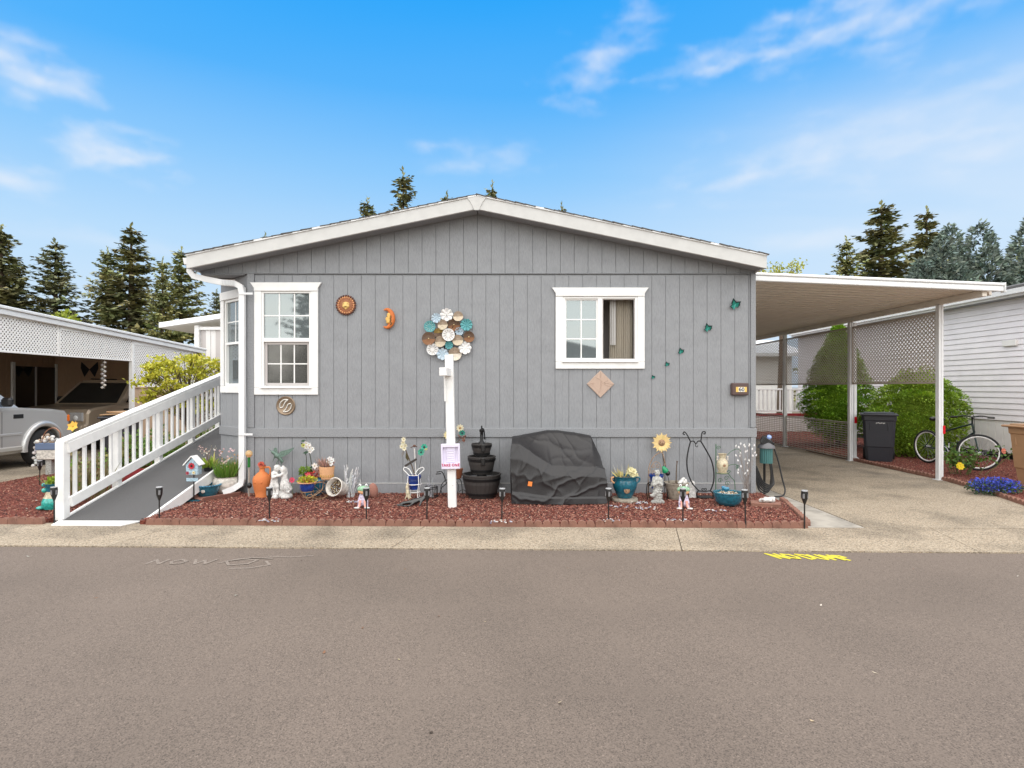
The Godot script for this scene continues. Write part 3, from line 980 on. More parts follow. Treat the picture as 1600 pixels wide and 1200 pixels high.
func build_roof(h: Node3D) -> void:
	var px := -0.493
	var half := 4.045
	var roof := Node3D.new()
	roof.name = "roof"
	h.add_child(roof)
	for sd: float in [-1.0, 1.0]:
		var dir := V(sd, -0.205, 0).normalized()
		var up := V(sd * 0.205, 1, 0).normalized()
		var bas := Basis(dir, up, dir.cross(up))
		var ln := half / dir.x * sd
		var mid := V(px, 4.243, 0) + dir * (ln / 2) + V(0, 0, -6.9)
		part("deck", Sh.new().box(mid - up * 0.03, V(ln, 0.05, 14.3), bas), M.shingle, roof)
		part("soffit", Sh.new().box(V(px, 4.073, 0) + dir * (ln / 2) + V(0, 0, 0.14) + up * 0.01, V(ln - 0.01, 0.016, 0.26), bas), M.siding_trim, roof)
		var n := 30
		for k in n:
			var c := V(px, 4.262, 0) + dir * ((k + 0.5) / n * (ln + 0.015)) + V(0, 0, -6.9 + rng.randf_range(-0.006, 0.006))
			var e := bas * Basis(V(0, 0, 1), -sd * 0.05 if sd > 0 else 0.05)
			part("shingle_course", Sh.new().box(c, V(ln / n + 0.02, 0.012, 14.46 + rng.randf_range(-0.012, 0.012)), e), M.shingle, roof)
		var rake := Sh.new()
		var a := V(px + sd * 0.004, 0, 0)
		var b := px + sd * half
		var pg := PackedVector2Array([Vector2(a.x, 4.062), Vector2(b, 3.233), Vector2(b, 3.413), Vector2(a.x, 4.242)])
		rake.prism(pg, 0.265, 0.305, Transform3D(), 0.003)
		part("rake_board", rake, M.fascia, h)
		var dr := PackedVector2Array([Vector2(a.x, 4.238), Vector2(b + sd * 0.006, 3.407), Vector2(b + sd * 0.006, 3.436), Vector2(a.x, 4.267)])
		part("drip_edge", Sh.new().prism(dr, 0.26, 0.322, Transform3D(), 0.003), M.white_metal, h)
		part("eave_board", Sh.new().box(V(px + sd * (half - 0.02), 3.32, -6.9), V(0.035, 0.16, 14.3)), M.fascia, h)
	var cap := PackedVector2Array([Vector2(-0.135, 0.172), Vector2(-0.09, 0.12), Vector2(-0.055, 0.05), Vector2(-0.035, 0.0), Vector2(0.035, 0.0), Vector2(0.055, 0.05), Vector2(0.09, 0.12), Vector2(0.135, 0.172), Vector2(0.0, 0.197)])
	part("gable_cap", Sh.new().prism(cap, 0.306, 0.318, Transform3D(Basis(), V(px, 4.043, 0)), 0.003), M.fascia, h)
	# gutter along the left eave with its downspout
	var g := part("gutter", Sh.new().prism(PackedVector2Array([Vector2(-0.09, 0.08), Vector2(-0.07, -0.01), Vector2(-0.005, -0.01), Vector2(-0.005, 0.08)]), -14.0, 0.24, Transform3D(Basis(), V(px - half - 0.0, 3.315, 0)), 0.004), M.white_metal, h)
	var ds := Sh.new()
	var path := [V(-4.585, 3.3, 0.12), V(-4.585, 3.23, 0.12), V(-4.53, 3.16, 0.12), V(-4.35, 3.115, 0.11), V(-4.12, 3.07, 0.1), V(-3.96, 3.06, 0.09), V(-3.885, 3.02, 0.08), V(-3.865, 2.93, 0.075), V(-3.865, 1.5, 0.075), V(-3.865, 0.26, 0.075), V(-3.88, 0.19, 0.085), V(-3.96, 0.135, 0.13), V(-4.08, 0.085, 0.2)]
	rect_tube(ds, path, 0.04, 0.03)
	part("downspout", ds, M.white_metal, h)
	for y in [2.915, 0.905]:
		part("downspout_strap", Sh.new().box(V(-3.8, y, 0.112), V(0.2, 0.03, 0.006), Basis(), 0.002), M.white_metal, h)
	for k in 9:
		part("elbow_crimp", Sh.new().box(V(-4.13 + k * 0.022, 3.072 - k * 0.002, 0.098), V(0.007, 0.075, 0.088), Basis(), 0.002), M.white_metal, h)

# a rectangular pipe along a path
func rect_tube(s: Sh, pts: Array, hw: float, hd: float) -> void:
	var prev := []
	for i in pts.size():
		var t: Vector3 = (pts[min(i + 1, pts.size() - 1)] - pts[max(i - 1, 0)]).normalized()
		var sd := t.cross(V(0, 0, 1)).normalized()
		var f := sd.cross(t).normalized()
		var ring := [pts[i] + sd * hw + f * hd, pts[i] - sd * hw + f * hd, pts[i] - sd * hw - f * hd, pts[i] + sd * hw - f * hd]
		if i:
			for j in 4:
				s.quad(prev[j], prev[(j + 1) % 4], ring[(j + 1) % 4], ring[j])
		else:
			s.quad(ring[0], ring[1], ring[2], ring[3])
		prev = ring
	s.quad(prev[3], prev[2], prev[1], prev[0])

# ---------------------------------------------------------------- lattice
func lattice(w: float, hgt: float, px: float, py: float, slat: float) -> Sh:
	var s := Sh.new()
	var run := hgt * px / py
	for dirn in 2:
		var z := 0.0016 if dirn else -0.0016
		var t := -run
		while t < w + run:
			var q := PackedVector2Array([Vector2(t if dirn else t + run, 0), Vector2(t + run if dirn else t, hgt)])
			var c := Geometry2D.intersect_polyline_with_polygon(q, PackedVector2Array([Vector2(0, 0), Vector2(w, 0), Vector2(w, hgt), Vector2(0, hgt)]))
			for l in c:
				var a := V(l[0].x, l[0].y, z)
				var b := V(l[l.size() - 1].x, l[l.size() - 1].y, z)
				if a.distance_to(b) > 0.03:
					var d := (b - a).normalized()
					s.box((a + b) / 2, V(a.distance_to(b), slat, 0.003), Basis(d, V(0, 0, 1).cross(d), V(0, 0, 1)))
			t += px
	return s

func lattice_panel(parent: Node, label: String, w: float, hgt: float, xf: Transform3D, m: Material, px: float, py: float, slat: float) -> void:
	var o := Node3D.new()
	o.name = "lattice_panel"
	parent.add_child(o, true)
	o.transform = xf
	o.set_meta("label", label)
	part("slats", lattice(w, hgt, px, py, slat), m, o).set_meta("kind", "stuff")
	part("rail", Sh.new().box(V(w / 2, hgt, 0), V(w, 0.035, 0.02), Basis(), 0.003), m, o)
	part("rail", Sh.new().box(V(w / 2, 0, 0), V(w, 0.035, 0.02), Basis(), 0.003), m, o)
	part("stile", Sh.new().box(V(0.012, hgt / 2, 0), V(0.03, hgt - 0.036, 0.018), Basis(), 0.003), m, o)
	part("stile", Sh.new().box(V(w - 0.012, hgt / 2, 0), V(0.03, hgt - 0.036, 0.018), Basis(), 0.003), m, o)

# ---------------------------------------------------------------- right-hand carport and what lies beyond
func build_carport() -> void:
	var c := thing("carport", "white-edged metal carport with ribbed brown ceiling beside the grey house", "carport")
	var za := -0.5
	var zb := -12.0
	# roof pans run from the house to the outer beam; each has two ribs
	var pw := 0.23
	var x0 := 3.56
	var x1 := 7.5
	var y0 := 3.245
	var y1 := 3.075
	var pg := PackedVector2Array([Vector2(0, 0), Vector2(0.095, 0), Vector2(0.112, 0.042), Vector2(0.198, 0.042), Vector2(0.215, 0), Vector2(0.229, 0), Vector2(0.229, 0.004), Vector2(0.217, 0.004), Vector2(0.2, 0.046), Vector2(0.11, 0.046), Vector2(0.093, 0.004), Vector2(0, 0.004)])
	var ln := sqrt((x1 - x0) * (x1 - x0) + (y1 - y0) * (y1 - y0))
	var pan := Sh.new().prism(pg, 0, ln).mesh()
	var d := V(x1 - x0, y1 - y0, 0).normalized()
	for k in 50:
		var p := piece("roof_pan", pan, M.tan_metal, c)
		p.transform = Transform3D(Basis(V(0, 0, -1), d.cross(V(0, 0, -1)), d), V(x0, y0, za - 0.02 - k * pw))
	# front fascia in two rolls
	var fy := func(x: float) -> float: return y0 + (x - x0) / (x1 - x0) * (y1 - y0)
	part("fascia", Sh.new().prism(PackedVector2Array([Vector2(x0, y0 + 0.055), Vector2(x1 + 0.03, y1 + 0.055), Vector2(x1 + 0.03, y1 + 0.1), Vector2(x0, y0 + 0.1)]), za - 0.03, za + 0.035, Transform3D(), 0.012), M.white_metal, c)
	part("fascia", Sh.new().prism(PackedVector2Array([Vector2(x0, y0 - 0.03), Vector2(x1 + 0.03, y1 - 0.03), Vector2(x1 + 0.03, y1 + 0.053), Vector2(x0, y0 + 0.053)]), za - 0.03, za + 0.02, Transform3D(), 0.01), M.white_metal, c)
	part("fascia_end", Sh.new().box(V(x1 + 0.034, y1 + 0.03, za), V(0.012, 0.15, 0.09), Basis(), 0.003), M.white_metal, c)
	part("ledger", Sh.new().box(V(x0 + 0.02, y0 - 0.04, (za + zb) / 2), V(0.05, 0.08, zb - za - 0.1)), M.tan_metal, c)
	part("beam", Sh.new().box(V(7.29, 3.03, (za + zb) / 2), V(0.075, 0.09, abs(zb - za) - 0.1), Basis(), 0.004), M.tan_metal, c)
	part("edge_gutter", Sh.new().box(V(7.52, 3.06, (za + zb) / 2 - 0.1), V(0.05, 0.07, abs(zb - za) - 0.25), Basis(), 0.006), M.tan_metal, c)
	var pz := [-1.48, -4.06, -7.03, -10.0]
	for k in 4:
		var post := Sh.new()
		for q in [-1, 1]:
			post.box(V(q * 0.022, 1.49, 0), V(0.036, 2.98, 0.085), Basis(), 0.004)
		post.box(V(0, 1.49, 0), V(0.02, 2.98, 0.06))
		post.box(V(0, 0.006, 0), V(0.15, 0.012, 0.13))
		if k == 1:
			post.box(V(0.085, 1.5, 0.02), V(0.06, 2.94, 0.045), Basis(), 0.006)
			post.box(V(0.1, 0.05, 0.07), V(0.06, 0.05, 0.14), Basis(V(1, 0, 0), 0.3), 0.006)
		var pm := part("post", post, M.white_metal, c)
		pm.position = V(7.28, 0.0, pz[k])
		if k < 2:
			part("reflector", Sh.new().box(V(0.045 if k == 0 else 0.085, 0.86 if k == 0 else 0.88, 0.047), V(0.04 if k == 0 else 0.055, 0.14, 0.004)), M.red_reflector, pm)
	for k in 3:
		var w: float = pz[k] - pz[k + 1] - 0.12
		lattice_panel(c, ["shade-toned white lattice panel nearest the bicycle under the carport beam", "shade-toned white lattice panel between the second and third carport posts", "shade-toned white lattice panel deepest under the carport beside the house corner"][k], w, 1.2,
			Transform3D(Basis(V(0, 0, -1), V(0, 1, 0), V(1, 0, 0)), V(7.28, 1.66, pz[k] - 0.06)), M.lattice_shade_tone, 0.094, 0.078, 0.023)
	# low welded wire panels between the rear posts
	for k in [1, 2]:
		var w: float = pz[k] - pz[k + 1] - 0.14
		var o := thing("wire_fence", ["", "low welded wire fence panel in front of the cone-shaped shrub", "low welded wire fence panel farthest back along the driveway"][k], "fence", V(7.28, 0.02, pz[k] - 0.07))
		o.rotation.y = PI / 2
		var fr := Sh.new()
		for y in [0.02, 0.8]:
			fr.tube([V(0, y, 0), V(w, y, 0)], 0.012, 6)
		for x in [0.0, w]:
			fr.tube([V(x, 0.02, 0), V(x, 0.8, 0)], 0.012, 6)
		part("frame", fr, M.wire, o)
		var ws := Sh.new()
		for j in 15:
			ws.tube([V(0, 0.07 + j * 0.05, 0), V(w, 0.07 + j * 0.05, 0)], 0.0075, 4, false)
		for j in int(w / 0.15):
			ws.tube([V(0.1 + j * 0.15, 0.02, 0), V(0.1 + j * 0.15, 0.8, 0)], 0.005, 4, false)
		part("wires", ws, M.wire, o).set_meta("kind", "stuff")

func build_right_neighbour() -> void:
	var h := thing("neighbour_house", "pale mauve lap-sided house beyond the carport posts", "house")
	var x := 10.6
	var z1 := 2.5
	var z0 := -13.0
	var mid := (z0 + z1) / 2
	part("wall", Sh.new().box(V(x + 0.1, 2.2, mid), V(0.16, 2.8, z1 - z0)), M.lap_siding, h)
	part("back_wall", Sh.new().box(V(x + 3.6, 2.0, mid), V(0.16, 3.4, z1 - z0)), M.lap_siding, h)
	for e in [z1, z0]:
		part("end_wall", Sh.new().box(V(x + 1.85, 2.0, e), V(3.4, 3.4, 0.1)), M.lap_siding, h)
	var board := Sh.new().prism(PackedVector2Array([Vector2(0.02, 0), Vector2(-0.022, 0), Vector2(-0.02, 0.012), Vector2(-0.004, 0.123), Vector2(0.02, 0.123)]), z0, z1).mesh()
	for k in 21:
		piece("siding_board", board, M.lap_siding, h).position = V(x, 0.87 + k * 0.124, 0)
	for k in 78:
		part("skirting_panel", Sh.new().box(V(x + 0.012, 0.52, z1 - 0.1 - k * 0.2), V(0.02, 0.7, 0.193), Basis(), 0.004), M.skirt_white, h) if k < 62 else null
	part("eave_soffit", Sh.new().box(V(x - 0.1, 3.455, mid), V(0.3, 0.02, z1 - z0)), M.siding_trim, h)
	part("fascia", Sh.new().box(V(x - 0.25, 3.52, mid), V(0.03, 0.14, z1 - z0), Basis(), 0.004), M.white_metal, h)
	part("gutter", Sh.new().prism(PackedVector2Array([Vector2(-0.1, 0.1), Vector2(-0.085, 0.0), Vector2(0, 0), Vector2(0, 0.1)]), z0, z1, Transform3D(Basis(), V(x - 0.265, 3.5, 0)), 0.006), M.white_metal, h)
	part("roof", Sh.new().prism(PackedVector2Array([Vector2(x - 0.32, 3.6), Vector2(x + 2.0, 4.1), Vector2(x + 4.3, 3.6), Vector2(x + 4.3, 3.65), Vector2(x + 2.0, 4.16), Vector2(x - 0.32, 3.66)]), z0 - 0.2, z1 + 0.2), M.shingle, h)
	part("wall_vent", Sh.new().box(V(x - 0.03, 2.52, -3.9), V(0.05, 0.13, 0.34), Basis(), 0.008), M.skirt_white, h)
	# railed deck far back
	var dk := thing("railed_deck", "white picket-railed deck with red trim seen far under the carport", "deck", V(9.2, 0, -11.9))
	part("skirt", Sh.new().box(V(0, 0.3, 0), V(3.2, 0.56, 0.06), Basis(), 0.004), M.skirt_white, dk)
	part("red_trim", Sh.new().box(V(0, 0.63, 0.02), V(3.24, 0.09, 0.08), Basis(), 0.004), M.red_paint, dk)
	part("rail", Sh.new().box(V(0, 1.52, 0), V(3.2, 0.06, 0.08), Basis(), 0.004), M.white_paint, dk)
	part("rail", Sh.new().box(V(0, 0.76, 0), V(3.2, 0.06, 0.05), Basis(), 0.004), M.white_paint, dk)
	for k in 22:
		part("baluster", Sh.new().box(V(-1.55 + k * 0.147, 1.14, 0), V(0.05, 0.7, 0.03)), M.white_paint, dk)
	var fw := thing("white_cottage", "white wall of a further house closing the view behind the picket deck", "house", V(8.0, 0, -17.5))
	part("wall", Sh.new().box(V(0, 1.5, 0), V(9, 3.0, 0.2)), M.skirt_white, fw)
	part("roof", Sh.new().prism(PackedVector2Array([Vector2(-0.6, 2.95), Vector2(-0.6, 3.1), Vector2(2.5, 3.9), Vector2(2.5, 3.75)]), -5, 5, Transform3D(Basis(V(0, 0, -1), V(0, 1, 0), V(1, 0, 0)), V(0, 0, 0))), M.white_metal, fw)
	part("window", Sh.new().box(V(-0.6, 1.8, 0.11), V(0.8, 0.9, 0.02)), M.car_glass, fw)

# ---------------------------------------------------------------- left: ramp, neighbour's carport
func build_ramp() -> void:
	var r := thing("wheelchair_ramp", "grey access ramp with white picket railing rising beside the house", "ramp")
	var z0 := 1.57
	var rise := 0.234
	var top := -3.2
	var hy := func(z: float) -> float: return (z0 - z) * rise
	var xa := -5.3
	var xb := -4.32
	var th := 0.03
	var s := Sh.new()
	var prof := PackedVector2Array([Vector2(z0, 0.012), Vector2(top, hy.call(top)), Vector2(top - 1.6, hy.call(top)), Vector2(top - 1.6, hy.call(top) - 0.1), Vector2(top, hy.call(top) - 0.12), Vector2(z0 - 0.4, 0.0), Vector2(z0, 0.004)])
	var turn := Transform3D(Basis(V(0, 0, 1), V(0, 1, 0), V(-1, 0, 0)), V(xa + 0.02, 0, 0))
	s.prism(prof, -0.96 + 0.0, 0.0, turn)
	part("deck", s, M.ramp_deck, r)
	for e in [xa + 0.0, xb + 0.02]:
		var k := Sh.new()
		var lo := PackedVector2Array([Vector2(z0, 0.0), Vector2(z0, 0.03), Vector2(top, hy.call(top) + 0.02), Vector2(top, hy.call(top) - 0.15), Vector2(z0 - 0.5, 0.0)])
		k.prism(lo, -0.018, 0.018, Transform3D(Basis(V(0, 0, 1), V(0, 1, 0), V(-1, 0, 0)), V(e, 0, 0)), 0.003)
		part("edge_board", k, M.white_paint, r)
	var fl := Sh.new().prism(PackedVector2Array([Vector2(-5.32, 1.57), Vector2(-4.34, 1.585), Vector2(-4.43, 1.8), Vector2(-5.24, 1.78)]), 0.008, 0.02, Transform3D(Basis(V(1, 0, 0), V(0, 0, 1), V(0, -1, 0)), V(0, 0.022, 0)))
	part("threshold_plate", fl, M.white_paint, r)
	for px in [-5.12, -4.84, -4.56]:
		part("screw", Sh.new().ball(V(px, 0.015, 1.68), V(0.007, 0.003, 0.007)), M.screen_frame, r)
	# railing on the outer side
	var rl := Node3D.new()
	rl.name = "railing"
	r.add_child(rl)
	var pz := [1.5, 0.56, -0.36, -1.25, -2.12, -3.1]
	for i in pz.size():
		var y: float = hy.call(pz[i])
		var w := 0.105 if i == 0 else 0.085
		part("post", Sh.new().box(V(xa - 0.03, y + 0.44 + (0.0 if i else 0.015), pz[i]), V(w, 0.93, w), Basis(), 0.006), M.white_paint, rl)
	var sl := atan(rise)
	var bas := Basis(V(1, 0, 0), sl)
	var za: float = pz[0] - 0.04
	var zb: float = pz[-1]
	var zm := (za + zb) / 2
	var len := (za - zb) / cos(sl)
	var ym: float = hy.call(zm)
	part("cap_rail", Sh.new().box(V(xa - 0.015, ym + 0.925, zm + 0.02), V(0.13, 0.035, len + 0.12), bas, 0.006), M.white_paint, rl)
	part("top_rail", Sh.new().box(V(xa + 0.035, ym + 0.845, zm), V(0.036, 0.13, len + 0.1), bas, 0.005), M.white_paint, rl)
	part("bottom_rail", Sh.new().box(V(xa + 0.035, ym + 0.185, zm), V(0.036, 0.125, len), bas, 0.005), M.white_paint, rl)
	for i in pz.size() - 1:
		for k in 5:
			var z: float = lerp(pz[i], pz[i + 1], (k + 1) / 6.0)
			part("baluster", Sh.new().box(V(xa - 0.002, hy.call(z) + 0.51, z), V(0.036, 0.72, 0.036), Basis(), 0.003), M.white_paint, rl)

func build_left_neighbour() -> void:
	var c := thing("lattice_carport", "neighbouring carport with white lattice valance and tan walls", "carport")
	var x := -9.3
	var ty := func(z: float) -> float: return 3.0 + (z + 2.1) * 0.045
	# roof slab sheet and rolled edge
	var za := 0.5
	var zb := -9.0
	part("roof", Sh.new().prism(PackedVector2Array([Vector2(za, ty.call(za)), Vector2(zb, ty.call(zb)), Vector2(zb, ty.call(zb) - 0.05), Vector2(za, ty.call(za) - 0.05)]), 0.0, 4.6, Transform3D(Basis(V(0, 0, 1), V(0, 1, 0), V(-1, 0, 0)), V(x + 0.05, 0, 0))), M.white_metal, c)
	part("fascia", Sh.new().prism(PackedVector2Array([Vector2(za, ty.call(za) + 0.06), Vector2(zb, ty.call(zb) + 0.06), Vector2(zb, ty.call(zb) + 0.0), Vector2(za, ty.call(za) + 0.0)]), 0.0, 0.08, Transform3D(Basis(V(0, 0, 1), V(0, 1, 0), V(-1, 0, 0)), V(x + 0.13, 0, 0)), 0.012), M.white_metal, c)
	part("fascia", Sh.new().prism(PackedVector2Array([Vector2(za, ty.call(za) - 0.004), Vector2(zb, ty.call(zb) - 0.004), Vector2(zb, ty.call(zb) - 0.1), Vector2(za, ty.call(za) - 0.1)]), 0.0, 0.05, Transform3D(Basis(V(0, 0, 1), V(0, 1, 0), V(-1, 0, 0)), V(x + 0.1, 0, 0)), 0.008), M.white_metal, c)
	var cuts := [0.4, -3.47, -5.76, -8.6]
	var face := Basis(V(0, 0, -1), V(0, 1, 0), V(1, 0, 0))
	# valance panels hang from the beam; their heights follow the falling roof
	for k in 3:
		var z0: float = cuts[k]
		var w: float = cuts[k] - cuts[k + 1] - 0.02
		var low := 2.235 if k < 2 else 1.6
		# (the roof falls to the rear, so each panel is cut to its lower end)
		var hg: float = ty.call(cuts[k + 1]) - 0.06 - low
		lattice_panel(c, ["white lattice valance above the silver vehicle", "white lattice valance above the parked tan vehicle", "tall white lattice panel above the tan half wall"][k], w, hg, Transform3D(face, V(x + 0.02, low, z0 - 0.01)), M.lattice_white, 0.073, 0.081, 0.0265)
		part("valance_header", Sh.new().prism(PackedVector2Array([Vector2(0, low + hg), Vector2(w, low + hg), Vector2(0, ty.call(z0) - 0.06)]), -0.006, 0.006, Transform3D(face, V(x + 0.02, 0, z0 - 0.01))), M.lattice_white, c)
	part("post", Sh.new().box(V(x, 1.32, -5.76), V(0.09, 2.64, 0.09), Basis(), 0.005), M.white_paint, c)
	part("post", Sh.new().box(V(x, 1.4, 0.35), V(0.09, 2.8, 0.09), Basis(), 0.005), M.white_paint, c)
	for k in 14:
		part("wall_board", Sh.new().box(V(x, 0.785, -5.92 - k * 0.19), V(0.03, 1.56, 0.184), Basis(), 0.004), M.tan_wall, c)
	part("wall_cap", Sh.new().box(V(x + 0.01, 1.58, -7.2), V(0.06, 0.035, 2.8), Basis(), 0.004), M.tan_wall, c)
	part("end_wall", Sh.new().box(V(x - 2.2, 1.35, -8.9), V(4.4, 2.7, 0.08)), M.brown_wall, c)
	# the neighbour's own wall at the back of the carport
	var nh := thing("brown_house", "brown grooved house wall with dark doors inside the lattice carport", "house", V(-13.6, 0, 0))
	part("wall", Sh.new().box(V(-0.1, 1.5, -4.0), V(0.1, 3.0, 12.0)), M.brown_wall, nh)
	for k in 58:
		part("siding_plank", Sh.new().box(V(-0.04, 1.5, 1.9 - k * 0.2), V(0.02, 2.9, 0.19), Basis(), 0.003), M.brown_wall, nh)
	for q in [[-8.1, 1.5], [-5.9, 1.4]]:
		var dr := part("sliding_door", Sh.new().box(V(0.0, 1.12, q[0]), V(0.03, 2.1, q[1])), M.car_glass, nh)
		for e in [-0.5, 0.5]:
			part("jamb", Sh.new().box(V(0.02, 1.15, q[0] + e * q[1]), V(0.05, 2.25, 0.1), Basis(), 0.004), M.skirt_white, dr)
		part("stile", Sh.new().box(V(0.022, 1.12, q[0]), V(0.02, 2.1, 0.05)), M.screen_frame, dr)
	# white patio cover further back
	var pc := thing("patio_cover", "white patio cover with ribbed pale screen behind the yellow shrub", "building", V(0, 0, -9.6))
	part("roof", Sh.new().prism(PackedVector2Array([Vector2(-11.0, 3.44), Vector2(-8.3, 3.84), Vector2(-8.3, 4.0), Vector2(-11.0, 3.6)]), -3.0, 0.0, Transform3D(), 0.01), M.white_paint, pc)
	part("post", Sh.new().box(V(-9.95, 1.77, -0.3), V(0.14, 3.54, 0.14), Basis(), 0.006), M.white_paint, pc)
	part("header", Sh.new().box(V(-9.2, 3.45, -0.3), V(1.35, 0.1, 0.1), Basis(), 0.006), M.white_paint, pc)
	for k in 10:
		part("screen_strip", Sh.new().box(V(-9.8 + k * 0.16, 1.7, -0.36 + 0.012 * (k % 2)), V(0.155, 3.4, 0.02), Basis(), 0.006), M.curtain_white if k % 3 else M.screen_frame, pc)

# ---------------------------------------------------------------- small builders
func rv(a: float) -> Vector3:
	return V(rng.randf_range(-a, a), rng.randf_range(-a, a), rng.randf_range(-a, a))

func rdir() -> Vector3:
	var v := rv(1.0)
	while v.length() > 1.0 or v.length() < 0.1:
		v = rv(1.0)
	return v.normalized()

func tinted() -> Sh:
	var s := Sh.new()
	s.tinted = true
	return s

func jig(c: Color, k := 0.15) -> Color:
	var f := 1.0 + rng.randf_range(-k, k)
	return C(c.r * f * (1.0 + rng.randf_range(-k, k) * 0.4), c.g * f, c.b * f * (1.0 + rng.randf_range(-k, k) * 0.4))

# upright blades fanning from a base disc
func blades(s: Sh, at: Vector3, rad: float, count: int, h: float, lean: float, w: float, c: Color) -> void:
	for i in count:
		var a := rng.randf() * TAU
		var r := rad * sqrt(rng.randf())
		var p := at + V(cos(a) * r, 0, sin(a) * r)
		var d := (V(0, 1, 0) + V(cos(a), 0, sin(a)) * lean * rng.randf() + rv(0.15)).normalized()
		s.col = jig(c, 0.3)
		s.leaf(p, d, d.cross(rdir()).normalized(), h * rng.randf_range(0.5, 1.0), w * rng.randf_range(0.7, 1.2), 0.0)

# a loose cushion of leaves filling an ellipsoid
func puff(s: Sh, at: Vector3, rad: Vector3, count: int, size: float, c: Color, k := 0.25) -> void:
	for i in count:
		var u := rdir() * pow(rng.randf(), 0.4)
		var d := (u + rdir() * 0.7 + V(0, 0.3, 0)).normalized()
		s.col = jig(c, k)
		s.leaf(at + u * rad, d, d.cross(rdir()).normalized(), size * rng.randf_range(0.6, 1.3), size * 0.35)

func bloom(s: Sh, at: Vector3, nrm: Vector3, n: int, r: float, wid: float, c: Color, heart: Color, hr := 0.25) -> void:
	var side := nrm.cross(V(0.3, 1, 0.2)).normalized()
	for i in n:
		var d := side.rotated(nrm, TAU * i / n)
		s.col = jig(c, 0.12)
		s.leaf(at + nrm * 0.004 + d * r * hr * 0.6, (d + nrm * 0.15).normalized(), d.cross(nrm).normalized(), r * (1.0 - hr * 0.6), r * wid, 0.0)
	if hr > 0.0:
		s.col = heart
		s.ball(at + nrm * 0.006, V(r * hr, r * hr, r * hr * 0.5), Basis(side, nrm.cross(side), nrm), 8, 5)

func spiral(c: Vector3, r0: float, r1: float, a0: float, a1: float, n := 16) -> Array:
	var out := []
	for i in n + 1:
		var t := float(i) / n
		var a: float = lerp(a0, a1, t)
		var r: float = lerp(r0, r1, t)
		out.append(c + V(cos(a) * r, sin(a) * r, 0))
	return out

func curve(pts: Array, n := 6) -> Array:
	var out := []
	for i in pts.size() - 1:
		var p0: Vector3 = pts[max(i - 1, 0)]
		var p1: Vector3 = pts[i]
		var p2: Vector3 = pts[i + 1]
		var p3: Vector3 = pts[min(i + 2, pts.size() - 1)]
		for k in n:
			out.append(p1.cubic_interpolate(p2, p0, p3, float(k) / n))
	out.append(pts[-1])
	return out

func ring(c: Vector3, r: float, bas := Basis(), n := 24) -> Array:
	var out := []
	for i in n + 1:
		out.append(c + bas * V(cos(TAU * i / n) * r, sin(TAU * i / n) * r, 0))
	return out

func pot_profile(pts: Array, wall := 0.012) -> Array:
	# pts: outer profile bottom to top; closed at the base, returned down the inside
	var out := [Vector2(0.0005, pts[0].y)]
	out.append_array(pts)
	var top: Vector2 = pts[-1]
	out.append(Vector2(top.x - wall, top.y))
	out.append(Vector2(top.x - wall * 1.3, top.y - 0.05))
	return out

func soil_disc(parent: Node, r: float, y: float, at := Vector3.ZERO, m: Material = null) -> void:
	part("soil", Sh.new().lathe([Vector2(r, y), Vector2(r * 0.6, y + 0.008), Vector2(0.0005, y + 0.012)], Transform3D(Basis(), at), 16), m if m else M.pot_soil, parent)

func lettering(text: String, h: float, m: Material, parent: Node, at: Vector3, called := "lettering") -> void:
	var t := TextMesh.new()
	var f := SystemFont.new()
	f.font_names = PackedStringArray(["Droid Sans"])
	f.font_weight = 700
	t.font = f
	t.text = text
	t.font_size = 64
	t.pixel_size = h / 46.0
	t.depth = 0.002
	t.curve_step = 4.0
	piece(called, t, m, parent).position = at

